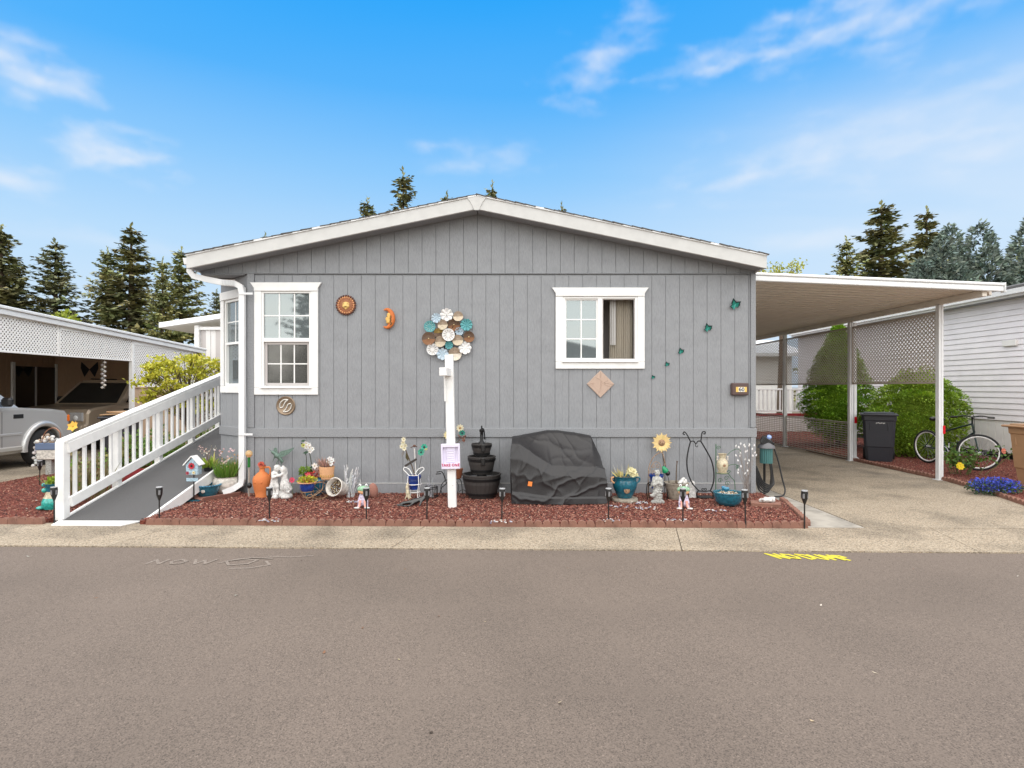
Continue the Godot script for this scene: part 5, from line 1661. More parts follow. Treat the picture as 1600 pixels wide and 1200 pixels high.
func build_cherubs() -> void:
	var o := thing("cherub_statue", "white statue of two embracing children on a rocky base", "statue", gp(439, 778))
	var b := [
		# rock
		[V(-0.11, 0.03, 0), V(0.12, 0.03, 0), 0.04, 0.04], [V(-0.05, 0.05, -0.03), V(0.06, 0.06, -0.02), 0.05, 0.05], [V(0.02, 0.09, -0.03), V(0.04, 0.13, -0.03), 0.045, 0.04], [V(-0.13, 0.02, 0.03), V(-0.05, 0.02, 0.06), 0.025, 0.03], [V(0.05, 0.02, 0.06), V(0.12, 0.02, 0.04), 0.025, 0.025],
		# left child: legs, torso, head, arm
		[V(-0.085, 0.07, 0.03), V(-0.115, 0.16, 0.03), 0.02, 0.026], [V(-0.115, 0.16, 0.03), V(-0.095, 0.24, 0.01), 0.028, 0.036], [V(-0.03, 0.07, 0.035), V(-0.045, 0.16, 0.03), 0.019, 0.025], [V(-0.045, 0.16, 0.03), V(-0.075, 0.24, 0.01), 0.026, 0.034], [V(-0.085, 0.25, 0.01), V(-0.07, 0.34, 0.01), 0.04, 0.044], [V(-0.07, 0.34, 0.01), V(-0.055, 0.375, 0.015), 0.03, 0.022],
		[V(-0.045, 0.41, 0.02), V(-0.043, 0.42, 0.02), 0.042, 0.042], [V(-0.018, 0.402, 0.04), V(-0.014, 0.4, 0.042), 0.012, 0.01], [V(-0.1, 0.345, 0.035), V(-0.085, 0.29, 0.06), 0.02, 0.017], [V(-0.085, 0.29, 0.06), V(-0.03, 0.31, 0.07), 0.016, 0.012], [V(-0.09, 0.06, 0.05), V(-0.075, 0.058, 0.065), 0.016, 0.013], [V(-0.035, 0.06, 0.05), V(-0.02, 0.058, 0.065), 0.016, 0.013],
		# right child: skirt, torso, head, arm, legs
		[V(0.045, 0.3, 0.0), V(0.055, 0.2, 0.0), 0.036, 0.058], [V(0.055, 0.2, 0.0), V(0.07, 0.15, 0.0), 0.055, 0.066], [V(0.045, 0.3, 0.0), V(0.04, 0.345, 0.005), 0.036, 0.03], [V(0.04, 0.345, 0.005), V(0.038, 0.36, 0.01), 0.02, 0.018], [V(0.035, 0.39, 0.012), V(0.037, 0.4, 0.012), 0.038, 0.038], [V(0.066, 0.385, -0.005), V(0.078, 0.34, -0.01), 0.018, 0.012],
		[V(0.045, 0.34, 0.03), V(0.0, 0.315, 0.06), 0.017, 0.015], [V(0.0, 0.315, 0.06), V(-0.045, 0.345, 0.062), 0.014, 0.011], [V(0.06, 0.15, 0.02), V(0.1, 0.1, 0.04), 0.022, 0.018], [V(0.1, 0.1, 0.04), V(0.13, 0.085, 0.06), 0.018, 0.013], [V(0.09, 0.14, 0.0), V(0.135, 0.115, 0.02), 0.022, 0.015], [V(0.135, 0.115, 0.02), V(0.155, 0.125, 0.03), 0.014, 0.011],
	]
	part("figures", Sh.new().blob(b, 0.0075, 130.0), M.stone_white, o)
	var s := Sh.new()
	for i in 26:
		var e: Vector3 = V(-0.045, 0.418, 0.018) if i % 2 else V(0.036, 0.4, 0.008)
		var d := rdir()
		d.y = abs(d.y)
		if d.z > 0.5:
			d.z = 0.2
		s.ball(e + d.normalized() * 0.036, V(0.014, 0.012, 0.014), Basis(), 6, 4)
	part("curls", s, M.stone_white, o)
	s = Sh.new()
	for i in 9:
		var a := lerpf(-0.6, 2.6, i / 8.0)
		s.tube(curve([V(0.05, 0.29, 0.0) + V(cos(a) * 0.03, 0, sin(a) * 0.03), V(0.055, 0.2, 0.0) + V(cos(a) * 0.055, 0, sin(a) * 0.058), V(0.075, 0.125, 0.0) + V(cos(a) * 0.074, 0, sin(a) * 0.074)]), [0.004, 0.005, 0.006, 0.006, 0.007, 0.007, 0.008, 0.008, 0.009, 0.009, 0.009, 0.009, 0.008], 6)
	part("skirt_folds", s, M.stone_white, o)

func frog(label: String, at: Vector3, k: float) -> void:
	if M.has("frog_src"):
		copy(M["frog_src"], label, at, -0.1, k)
		return
	var o := thing("frog_figure", label, "garden figure", at, 0.0, "pastel frog figures")
	var s := Sh.new()
	part("head", s.blob([[V(-0.045, 0.235, 0.0), V(0.045, 0.235, 0.0), 0.034, 0.034], [V(0, 0.24, 0.03), V(0, 0.24, 0.031), 0.04, 0.04]], 0.007, 90.0), mat("mint", C(0.32, 0.55, 0.36), 0.4, {tex = T.soft2, scale = V(8, 8, 8)}), o)
	part("lower_jaw", Sh.new().blob([[V(-0.04, 0.208, 0.008), V(0.04, 0.208, 0.008), 0.028, 0.028], [V(0, 0.208, 0.03), V(0, 0.208, 0.031), 0.034, 0.034]], 0.007, 90.0), M.peach_clay, o)
	for e in [-1, 1]:
		var eye := part("eye", Sh.new().ball(V(e * 0.04, 0.285, 0.015), V(0.017, 0.019, 0.017)), M.vinyl, o)
		part("pupil", Sh.new().ball(V(e * 0.041, 0.288, 0.029), V(0.007, 0.009, 0.005)), M.plastic_black, eye)
	part("body", Sh.new().blob([[V(0, 0.17, 0), V(0, 0.07, 0.0), 0.032, 0.05], [V(-0.035, 0.06, 0.01), V(-0.05, 0.02, 0.04), 0.026, 0.018], [V(0.035, 0.06, 0.01), V(0.05, 0.02, 0.04), 0.026, 0.018], [V(-0.035, 0.16, 0.0), V(-0.055, 0.08, 0.035), 0.014, 0.012], [V(0.035, 0.16, 0.0), V(0.055, 0.08, 0.035), 0.014, 0.012]], 0.007, 90.0), mat("lilac", C(0.58, 0.52, 0.66), 0.4, {tex = T.soft2, scale = V(9, 9, 9)}), o)
	for e in [-1, 1]:
		part("shin", Sh.new().tube([V(e * 0.03, 0.1, 0.045), V(e * 0.035, 0.03, 0.06), V(e * 0.05, 0.012, 0.08)], [0.018, 0.014, 0.01], 8), mat("coral", C(0.72, 0.34, 0.27), 0.4), o)
		part("foot", Sh.new().ball(V(e * 0.065, 0.012, 0.08), V(0.036, 0.012, 0.024)), M.stone_white, o)
	M["frog_src"] = o

func build_blue_cart() -> void:
	var o := thing("wire_cart", "rusty wire tricycle plant stand holding the blue pots", "plant stand", gp(483, 781))
	var s := Sh.new()
	var side := Basis(V(0, 1, 0), 0.35)
	s.tube(ring(V(0.14, 0.12, -0.02), 0.115, side), 0.006, 6)
	s.tube(ring(V(0.13, 0.12, -0.12), 0.115, side), 0.006, 6)
	for k in 8:
		var a := TAU * k / 8
		s.tube([V(0.14, 0.12, -0.02), V(0.14, 0.12, -0.02) + side * V(cos(a) * 0.115, sin(a) * 0.115, 0)], 0.0025, 4)
	part("wheel", s, M.rusty_iron, o)
	s = Sh.new()
	s.tube(ring(V(0.04, 0.045, 0.08), 0.04, side), 0.005, 6)
	part("front_wheel", s, M.rusty_iron, o)
	s = Sh.new()
	s.tube(ring(V(-0.02, 0.12, 0.02), 0.085, Basis(V(1, 0, 0), PI / 2)), 0.006, 6)
	s.tube(curve([V(-0.1, 0.12, 0.02), V(-0.06, 0.05, 0.03), V(0.0, 0.03, 0.05), V(0.06, 0.06, 0.03), V(0.12, 0.12, -0.06)]), 0.006, 6)
	s.tube(curve([V(-0.02, 0.12, 0.1), V(-0.02, 0.06, 0.08), V(0.04, 0.045, 0.08), V(0.16, 0.12, -0.02), V(0.18, 0.24, -0.06), V(0.25, 0.28, -0.06)]), 0.006, 6)
	s.tube(ring(V(0.22, 0.27, -0.08), 0.075, Basis(V(1, 0, 0), PI / 2)), 0.006, 6)
	s.tube([V(0.22, 0.27, -0.15), V(0.2, 0.0, -0.14)], 0.006, 6)
	part("frame", s, M.rusty_iron, o)
	var base := o.position
	# small cobalt pot with yellow flowers
	var p := thing("cobalt_pot", "small cobalt pot of yellow sedum on the wire stand", "potted plant", base + V(-0.02, 0.125, 0.02))
	part("pot", Sh.new().lathe(pot_profile([Vector2(0.07, 0), Vector2(0.092, 0.03), Vector2(0.1, 0.07), Vector2(0.095, 0.1), Vector2(0.104, 0.112)]), Transform3D(), 22), M.glaze_blue, p)
	part("rim", Sh.new().lathe([Vector2(0.095, 0.108), Vector2(0.125, 0.114), Vector2(0.125, 0.124), Vector2(0.09, 0.12)], Transform3D(), 22), M.peach_clay, p)
	s = tinted()
	puff(s, V(0, 0.15, 0), V(0.13, 0.045, 0.09), 260, 0.028, C(0.5, 0.46, 0.03))
	puff(s, V(0.01, 0.125, 0.02), V(0.12, 0.025, 0.1), 120, 0.026, C(0.42, 0.15, 0.03))
	puff(s, V(0, 0.14, 0), V(0.12, 0.04, 0.08), 120, 0.026, C(0.2, 0.28, 0.03))
	part("flowers", s, M.leaf_green, p)
	# large steel-blue pot behind
	p = thing("steel_blue_pot", "broad steel blue pot crowded with pink and green plants by the wall", "potted plant", gp(481, 777.5) + V(0.01, 0, -0.12))
	p.position.z = 0.17
	part("pot", Sh.new().lathe(pot_profile([Vector2(0.11, 0), Vector2(0.15, 0.06), Vector2(0.185, 0.17), Vector2(0.18, 0.22), Vector2(0.16, 0.25), Vector2(0.17, 0.265)]), Transform3D(), 28), M.glaze_steel, p)
	soil_disc(p, 0.15, 0.24)
	s = tinted()
	puff(s, V(-0.1, 0.33, 0.02), V(0.08, 0.07, 0.08), 130, 0.045, C(0.16, 0.26, 0.03))
	puff(s, V(0.13, 0.31, 0.02), V(0.11, 0.06, 0.08), 150, 0.04, C(0.5, 0.24, 0.21))
	puff(s, V(0.0, 0.29, 0.06), V(0.08, 0.04, 0.06), 80, 0.04, C(0.5, 0.06, 0.05))
	puff(s, V(0.05, 0.36, 0.0), V(0.05, 0.05, 0.05), 50, 0.04, C(0.6, 0.45, 0.4))
	part("leaves", s, M.leaf_green, p)
	s = tinted()
	bloom(s, V(-0.02, 0.3, 0.13), V(0, 0.2, 1).normalized(), 7, 0.045, 0.4, C(0.6, 0.06, 0.1), C(0.5, 0.2, 0.05), 0.25)
	bloom(s, V(0.04, 0.42, 0.05), V(0, 0.2, 1).normalized(), 6, 0.05, 0.35, C(0.75, 0.7, 0.66), C(0.5, 0.4, 0.2), 0.2)
	part("blossoms", s, M.petal, p)
	# orchid stalk
	var q := thing("orchid_stake", "white orchid spray with dark leaves rising over the blue pot", "flower", p.position + V(-0.02, 0.24, 0.02))
	s = tinted()
	s.col = C(0.04, 0.05, 0.03)
	s.tube(curve([V(0, 0, 0), V(0.0, 0.22, 0), V(-0.03, 0.4, 0.01), V(-0.06, 0.47, 0.02)]), 0.006, 6)
	s.tube(curve([V(-0.06, 0.05, 0), V(-0.07, 0.3, 0), V(-0.085, 0.35, 0.02)]), 0.004, 5)
	part("stem", s, M.painted, q)
	s = tinted()
	for l in [[V(-0.11, 0.36, 0.03), V(1, 0.25, 0.2), 0.1], [V(-0.14, 0.53, 0.03), V(1, 0.12, 0.2), 0.08], [V(-0.09, 0.46, 0.02), V(-0.5, 0.6, 0.3), 0.07], [V(-0.02, 0.16, 0.02), V(0.7, 0.1, 0.5), 0.08]]:
		s.col = C(0.02, 0.06, 0.03)
		var d: Vector3 = l[1].normalized()
		s.leaf(l[0], d, d.cross(V(0, 0.3, 1)).normalized(), l[2], l[2] * 0.22, 0.01)
	part("leaf_cluster", s, M.leaf_green, q)
	s = tinted()
	for c in [V(-0.06, 0.5, 0.03), V(-0.02, 0.48, 0.04), V(-0.01, 0.44, 0.04), V(0.03, 0.42, 0.03), V(0.0, 0.39, 0.04), V(-0.05, 0.45, 0.05)]:
		bloom(s, c, (V(0, 0, 1) + rv(0.4)).normalized(), 6, 0.038, 0.4, C(0.72, 0.72, 0.7), C(0.5, 0.35, 0.1), 0.2)
	bloom(s, V(-0.1, 0.47, 0.03), V(0, 0, 1), 6, 0.035, 0.4, C(0.5, 0.52, 0.12), C(0.2, 0.08, 0.05), 0.3)
	part("blossoms", s, M.petal, q)
	# pink flower on a wire left of the blue pot
	q = thing("pink_flower_stake", "single pink flower on a thin wire beside the statue", "flower", gp(457, 777.5))
	s = tinted()
	s.col = C(0.2, 0.3, 0.15)
	s.tube([V(0, -0.02, 0), V(0.0, 0.23, 0)], 0.003, 5)
	bloom(s, V(0.0, 0.245, 0.01), V(0, 0.1, 1).normalized(), 7, 0.045, 0.45, C(0.6, 0.06, 0.12), C(0.3, 0.1, 0.05), 0.2)
	part("flower", s, M.petal, q)
	# peach bucket with its own stand
	p = thing("peach_pot", "peach clay pot with carved band and dry pink plants", "potted plant", base + V(0.215, 0.278, -0.08))
	part("pot", Sh.new().lathe(pot_profile([Vector2(0.075, 0), Vector2(0.092, 0.06), Vector2(0.104, 0.165)]), Transform3D(), 22), M.peach_clay, p)
	s = Sh.new()
	for i in 18:
		var a := TAU * i / 18
		s.box(V(cos(a) * 0.088, 0.04, sin(a) * 0.088), V(0.012, 0.035, 0.012), Basis(V(0, 1, 0), -a), 0.002)
	part("carved_band", s, mat("gold_clay", C(0.5, 0.3, 0.09), 0.7), p)
	soil_disc(p, 0.09, 0.15)
	s = tinted()
	blades(s, V(-0.02, 0.15, 0), 0.07, 90, 0.17, 0.9, 0.009, C(0.42, 0.25, 0.22))
	for c in [V(0.04, 0.23, 0.04), V(0.07, 0.21, 0.05), V(0.05, 0.27, 0.03), V(0.08, 0.25, 0.03)]:
		bloom(s, c, (V(0, 0.2, 1) + rv(0.3)).normalized(), 6, 0.04, 0.4, C(0.68, 0.68, 0.68), C(0.4, 0.3, 0.2), 0.2)
	part("plants", s, M.leaf_green, p)

func build_centre_group() -> void:
	# blue pot in a white wire stand with flower stakes
	var o := thing("white_wire_stand", "white wire stand with loop handles holding a blue bucket", "plant stand", gp(647, 778.5))
	var s := Sh.new()
	s.tube(ring(V(0, 0.2, 0), 0.105, Basis(V(1, 0, 0), PI / 2)), 0.006, 6)
	s.tube(ring(V(0, 0.09, 0), 0.085, Basis(V(1, 0, 0), PI / 2)), 0.005, 6)
	for k in 4:
		var a := TAU * (k + 0.5) / 4
		s.tube(curve([V(cos(a) * 0.1, 0.32, sin(a) * 0.1), V(cos(a) * 0.105, 0.2, sin(a) * 0.105), V(cos(a) * 0.08, 0.08, sin(a) * 0.08), V(cos(a) * 0.1, -0.01, sin(a) * 0.1)]), 0.006, 6)
	for e in [-1, 1]:
		s.tube(curve([V(e * 0.04, 0.3, 0.05), V(e * 0.1, 0.36, 0.04), V(e * 0.14, 0.4, 0.03), V(e * 0.12, 0.43, 0.03), V(e * 0.06, 0.4, 0.03), V(e * 0.02, 0.34, 0.05)]), 0.0055, 6)
	part("frame", s, M.vinyl, o)
	var p := thing("blue_bucket_pot", "royal blue bucket pot filled with white pebbles", "planter", o.position + V(0, 0.125, 0))
	part("pot", Sh.new().lathe(pot_profile([Vector2(0.062, 0), Vector2(0.085, 0.14), Vector2(0.098, 0.15), Vector2(0.1, 0.195)]), Transform3D(), 22), M.glaze_blue, p)
	s = tinted()
	for i in 40:
		s.col = jig(C(0.6, 0.58, 0.55), 0.2)
		var a := rng.randf() * TAU
		var r := 0.07 * sqrt(rng.randf())
		s.ball(V(cos(a) * r, 0.17 + rng.randf() * 0.015, sin(a) * r), V(0.018, 0.013, 0.016), Basis(), 6, 4)
	part("pebbles", s, M.painted, p)
	var b := p.position + V(0, 0.14, 0)
	var q := thing("cream_flower_stake", "cream metal flower on a dark stake in the blue bucket", "garden stake", b)
	s = tinted()
	s.col = C(0.1, 0.06, 0.03)
	s.tube(curve([V(0.02, 0, 0), V(-0.02, 0.15, 0), V(-0.07, 0.28, 0.0), V(-0.13, 0.44, 0.0)]), 0.007, 6)
	part("stake", s, M.painted, q)
	s = tinted()
	s.col = C(0.08, 0.07, 0.03)
	s.leaf(V(-0.08, 0.24, 0.005), V(-0.25, 1, 0.1).normalized(), V(1, 0.25, 0).normalized(), 0.13, 0.024, 0.01)
	s.col = C(0.22, 0.21, 0.2)
	s.leaf(V(-0.14, 0.4, 0.0), V(-0.3, -1, 0).normalized(), V(1, -0.3, 0).normalized(), 0.11, 0.02)
	part("leaf", s, M.petal, q)
	s = tinted()
	for c in [V(-0.15, 0.5, 0.01), V(-0.12, 0.46, 0.02), V(-0.165, 0.45, 0.02), V(-0.13, 0.42, 0.02), V(-0.145, 0.545, 0.0)]:
		bloom(s, c, (V(0, 0, 1) + rv(0.3)).normalized(), 6, 0.036, 0.45, C(0.68, 0.64, 0.48), C(0.5, 0.4, 0.15), 0.25)
	part("flower", s, M.petal, q)
	q = thing("white_stake", "thin white stake with dark propeller and rusty finial in the blue bucket", "garden stake", b)
	s = tinted()
	s.col = C(0.68, 0.67, 0.64)
	s.tube([V(0.03, 0, -0.01), V(0.0, 0.42, -0.02)], 0.008, 6)
	part("stake", s, M.painted, q)
	s = tinted()
	s.col = C(0.04, 0.035, 0.03)
	s.box(V(-0.04, 0.23, 0.03), V(0.19, 0.03, 0.008), Basis(V(0, 0, 1), 0.55), 0.003)
	part("blade", s, M.painted, q)
	s = tinted()
	s.col = C(0.12, 0.05, 0.03)
	s.tube(curve([V(-0.05, 0.43, -0.02), V(0.0, 0.45, -0.02), V(0.04, 0.44, -0.02)]), 0.006, 5)
	s.ball(V(0, 0.455, -0.02), V(0.02, 0.016, 0.016))
	part("finial", s, M.painted, q)
	q = thing("green_flower_stake", "emerald enamel flower on a thin stake in the blue bucket", "garden stake", b)
	s = tinted()
	s.col = C(0.08, 0.09, 0.08)
	s.tube(curve([V(0.04, 0, 0), V(0.09, 0.25, 0.0), V(0.1, 0.36, 0)]), 0.004, 5)
	part("stake", s, M.painted, q)
	s = tinted()
	bloom(s, V(0.1, 0.37, 0.01), V(-0.2, 0.2, 1).normalized(), 7, 0.055, 0.45, C(0.01, 0.26, 0.16), C(0.01, 0.06, 0.05), 0.3)
	bloom(s, V(0.14, 0.44, 0.01), V(0.3, 0.3, 1).normalized(), 7, 0.05, 0.45, C(0.01, 0.3, 0.2), C(0.01, 0.03, 0.03), 0.35)
	s.col = C(0.6, 0.6, 0.3)
	s.leaf(V(0.14, 0.41, 0.03), V(1, 0.1, 0).normalized(), V(0, 1, 0.3).normalized(), 0.06, 0.02)
	part("blossom_pair", s, M.enamel, q)
	# pale lizard climbing the stand
	q = thing("cream_lizard", "cream lizard ornament propped against the white wire stand", "garden figure", gp(637, 781))
	part("body", Sh.new().blob([[V(0.02, 0.02, 0.02), V(0.0, 0.1, 0.0), 0.01, 0.02], [V(0.0, 0.1, 0.0), V(-0.01, 0.17, -0.01), 0.022, 0.018], [V(-0.01, 0.17, -0.01), V(0.0, 0.215, -0.01), 0.018, 0.014], [V(0, 0.08, 0), V(-0.03, 0.02, 0.03), 0.01, 0.007], [V(0, 0.08, 0), V(0.05, 0.03, 0.02), 0.01, 0.007]], 0.007, 120.0), M.glaze_cream, q)
	# black lizard
	q = thing("black_lizard", "glossy black long-tailed animal figure lying on the bark chips", "garden figure", gp(646, 790))
	part("body", Sh.new().blob([[V(-0.2, 0.012, 0.03), V(-0.12, 0.035, 0.02), 0.008, 0.016], [V(-0.12, 0.035, 0.02), V(0.02, 0.055, 0.0), 0.018, 0.032], [V(0.02, 0.055, 0.0), V(0.12, 0.085, -0.02), 0.034, 0.028], [V(0.12, 0.085, -0.02), V(0.17, 0.13, -0.03), 0.022, 0.02], [V(0.17, 0.13, -0.03), V(0.2, 0.13, -0.02), 0.018, 0.01], [V(0.02, 0.05, 0.02), V(-0.04, 0.012, 0.08), 0.016, 0.01], [V(-0.04, 0.012, 0.08), V(-0.1, 0.01, 0.09), 0.009, 0.006], [V(0.11, 0.07, 0.01), V(0.09, 0.012, 0.06), 0.015, 0.01], [V(-0.2, 0.012, 0.03), V(-0.1, 0.012, 0.085), 0.008, 0.008]], 0.008, 100.0), mat("gloss_black", C(0.012, 0.012, 0.012), 0.18, {coat = 0.7}), q)
	# wire basket table
	q = thing("wire_basket", "small black wire basket with grey twigs by the wall", "basket", gp(674, 777.5))
	s = Sh.new()
	for y in [0.02, 0.13, 0.15]:
		s.tube(ring(V(0, y, 0), 0.085, Basis(V(1, 0, 0), PI / 2), 16), 0.005, 5)
	for k in 10:
		var a := TAU * k / 10
		s.tube([V(cos(a) * 0.085, -0.01, sin(a) * 0.085), V(cos(a) * 0.085, 0.16, sin(a) * 0.085)], 0.004, 5)
	part("cage", s, M.iron, q)
	s = tinted()
	for i in 14:
		s.col = jig(C(0.45, 0.46, 0.48), 0.2)
		s.tube([V(rng.randf_range(-0.03, 0.03), 0.0, 0), V(rng.randf_range(-0.06, 0.06), rng.randf_range(0.1, 0.3), rng.randf_range(-0.02, 0.02))], 0.003, 4)
	part("twigs", s, M.painted, q)
	# tricycle planter behind the post
	q = thing("tricycle_planter", "black wire tricycle planter with brown pot behind the white post", "planter", gp(704, 777.5))
	s = Sh.new()
	s.tube(ring(V(-0.01, 0.13, 0), 0.125, Basis(V(0, 1, 0), 0.25), 28), 0.005, 6)
	s.tube(ring(V(0.17, 0.06, 0.04), 0.055, Basis(V(0, 1, 0), 0.25), 20), 0.004, 6)
	part("wheel", s, M.iron, q)
	s = Sh.new()
	s.tube(curve([V(-0.2, 0.01, 0.02), V(-0.15, 0.05, 0.02), V(-0.12, 0.14, 0.02), V(-0.06, 0.2, 0.02), V(-0.08, 0.29, 0.02), V(-0.12, 0.36, 0.02), V(-0.19, 0.355, 0.02)]), 0.007, 6)
	s.tube(curve([V(-0.06, 0.2, 0.02), V(0.06, 0.25, 0.0), V(0.14, 0.24, 0.0), V(0.17, 0.06, 0.04)]), 0.006, 6)
	s.tube([V(-0.13, 0.335, 0.02), V(-0.2, 0.33, 0.03)], 0.008, 6)
	part("frame", s, M.iron, q)
	part("pot", Sh.new().lathe(pot_profile([Vector2(0.05, 0.27), Vector2(0.07, 0.38), Vector2(0.078, 0.4)]), Transform3D(Basis(), V(0.1, 0, 0.0)), 18), mat("brown_glaze", C(0.2, 0.07, 0.035), 0.4), q)
	# metal flower spinner behind the post
	q = thing("flower_spinner", "cream and green metal flowers on a rod behind the white post", "garden stake", gp(708, 777))
	q.position.z = 0.12
	s = tinted()
	s.col = C(0.14, 0.09, 0.06)
	s.tube([V(0, -0.02, 0), V(0, 0.85, 0)], 0.006, 6)
	s.tube(curve([V(0, 0.7, 0), V(-0.06, 0.78, 0), V(-0.1, 0.84, 0.01)]), 0.004, 5)
	s.tube(curve([V(0, 0.7, 0), V(0.08, 0.8, 0), V(0.1, 0.88, 0.01)]), 0.004, 5)
	part("rod", s, M.painted, q)
	s = tinted()
	for l in [[V(-0.1, 0.85, 0.02), 0.062, C(0.7, 0.6, 0.32), C(0.3, 0.18, 0.05)], [V(0.08, 0.95, 0.02), 0.06, C(0.66, 0.6, 0.42), C(0.4, 0.25, 0.1)], [V(0.11, 0.88, 0.03), 0.05, C(0.02, 0.2, 0.15), C(0.02, 0.05, 0.06)]]:
		s = tinted()
		bloom(s, l[0], V(0.05, 0, 1).normalized(), 9, l[1], 0.3, l[2], l[3], 0.3)
		part("flower", s, M.petal, q)
	s = tinted()
	for i in 30:
		s.col = jig(C(0.25, 0.12, 0.08), 0.4)
		var d := rdir()
		s.leaf(V(0.11, 0.8, 0.01) + rv(0.05) * V(0.8, 1.2, 0.4), d, d.cross(rdir()).normalized(), 0.05, 0.012)
	part("dry_leaves", s, M.petal, q)
	build_post()
	build_fountain()
	build_grill()

func build_post() -> void:
	var o := thing("sign_post", "white wooden yard sign post with short arm and flyer box", "post", gp(707, 792))
	o.rotation.z = 0.022
	part("post", Sh.new().box(V(0, 0.93, 0), V(0.105, 2.02, 0.095), Basis(), 0.005), M.white_paint, o)
	part("arm", Sh.new().box(V(-0.03, 1.72, 0.17), V(0.09, 0.1, 0.3), Basis(V(0, 1, 0), -0.12), 0.004), M.white_paint, o)
	part("brace", Sh.new().box(V(-0.055, 1.55, 0.03), V(0.022, 0.4, 0.09), Basis(), 0.003), M.white_paint, o)
	for y in [0.28, 0.5, 0.62]:
		part("nail", Sh.new().ball(V(rng.randf_range(-0.02, 0.02), y, 0.048), V(0.006, 0.006, 0.003)), M.screen_frame, o)
	# flyer box
	var f := Sh.new()
	var w := 0.235
	var hh := 0.315
	var c := V(0.0, 0.655, 0.075)
	f.box(c + V(0, 0, -0.02), V(w, hh, 0.012), Basis(), 0.004)
	f.box(c + V(-w / 2 + 0.01, 0, 0.005), V(0.02, hh, 0.05), Basis(), 0.004)
	f.box(c + V(w / 2 - 0.01, 0, 0.005), V(0.02, hh, 0.05), Basis(), 0.004)
	f.box(c + V(0, hh / 2 - 0.02, 0.005), V(w - 0.04, 0.04, 0.05), Basis(), 0.004)
	f.box(c + V(0, -hh / 2 + 0.035, 0.005), V(w - 0.04, 0.07, 0.05), Basis(), 0.004)
	var bx := part("flyer_box", f, M.flyer, o)
	part("tray", Sh.new().box(c + V(0.0, 0.02, -0.006), V(0.11, 0.2, 0.012), Basis(), 0.004), M.flyer, bx)
	for k in 5:
		part("rib", Sh.new().box(c + V(0.0, -0.05 + k * 0.03, 0.003), V(0.085, 0.006, 0.008), Basis(), 0.002), M.flyer, bx)
	lettering("TAKE ONE", 0.035, mat("red_ink", C(0.55, 0.02, 0.12), 0.5), bx, c + V(0, -hh / 2 + 0.05, 0.0325))

func half_barrel(o: Node, r: float, h: float, y: float) -> void:
	var b := Sh.new()
	var n := 26
	for i in n:
		var a0 := TAU * (i + 0.03) / n
		var a1 := TAU * (i + 0.97) / n
		var prof := [[0.66, 0.0], [0.82, 0.25], [0.95, 0.62], [1.0, 1.0]]
		for k in 3:
			var p := []
			for q in [[a0, k], [a1, k], [a1, k + 1], [a0, k + 1]]:
				var rr: float = r * prof[q[1]][0]
				p.append(V(sin(q[0]) * rr, y + h * prof[q[1]][1], cos(q[0]) * rr))
			b.quad(p[0], p[1], p[2], p[3])
	b.lathe([Vector2(0.0005, y + 0.004), Vector2(r * 0.64, y + 0.004), Vector2(r * 0.8, y + h * 0.25), Vector2(r * 0.935, y + h * 0.62), Vector2(r * 0.985, y + h)], Transform3D(), 26)
	var m := part("barrel", b, M.barrel, o)
	for q in [[0.2, 0.79], [0.82, 0.975]]:
		var rr: float = r * q[1]
		part("band", Sh.new().lathe([Vector2(rr - 0.006, y + h * q[0] - 0.018), Vector2(rr + 0.005, y + h * q[0] - 0.017), Vector2(rr + 0.012, y + h * q[0] + 0.017), Vector2(rr, y + h * q[0] + 0.018)], Transform3D(), 26), M.iron, m)
	part("rim", Sh.new().lathe([Vector2(r * 0.98, y + h - 0.012), Vector2(r * 1.03, y + h - 0.008), Vector2(r * 1.03, y + h + 0.008), Vector2(r * 0.93, y + h + 0.008), Vector2(r * 0.9, y + h - 0.03)], Transform3D(), 26), M.barrel, m)
	part("water", Sh.new().lathe([Vector2(r * 0.93, y + h - 0.02), Vector2(0.0005, y + h - 0.02)], Transform3D(), 26), mat("still_water", C(0.05, 0.055, 0.06), 0.05, {coat = 1.0}), m)

func build_fountain() -> void:
	var o := thing("barrel_fountain", "three-tier black barrel fountain with hand pump on top", "fountain", gp(751, 782.5) + V(0, 0, -0.26))
	half_barrel(o, 0.265, 0.32, 0.0)
	half_barrel(o, 0.19, 0.235, 0.33)
	half_barrel(o, 0.138, 0.165, 0.575)
	part("pedestal", Sh.new().tube([V(0, 0.05, 0), V(0, 0.6, 0)], 0.07, 12), M.iron, o)
	for q in [[0.19, 0.235, 0.33], [0.138, 0.165, 0.575]]:
		part("spout", Sh.new().box(V(0.03, q[2] + q[1] - 0.045, q[0] * 0.98), V(0.055, 0.1, 0.05), Basis(), 0.008), M.plastic_black, o)
	var p := Sh.new()
	p.lathe([Vector2(0.05, 0.73), Vector2(0.045, 0.76), Vector2(0.026, 0.78), Vector2(0.022, 0.9), Vector2(0.032, 0.91), Vector2(0.032, 0.94), Vector2(0.012, 0.95), Vector2(0.01, 0.99), Vector2(0.0005, 0.995)], Transform3D(), 14)
	p.tube(curve([V(0, 0.86, 0.0), V(0.005, 0.86, 0.06), V(0.005, 0.82, 0.075)]), 0.012, 8)
	p.tube(curve([V(0, 0.96, -0.01), V(0.03, 0.93, -0.03), V(0.04, 0.8, -0.04)]), 0.009, 6)
	part("hand_pump", p, M.iron, o)

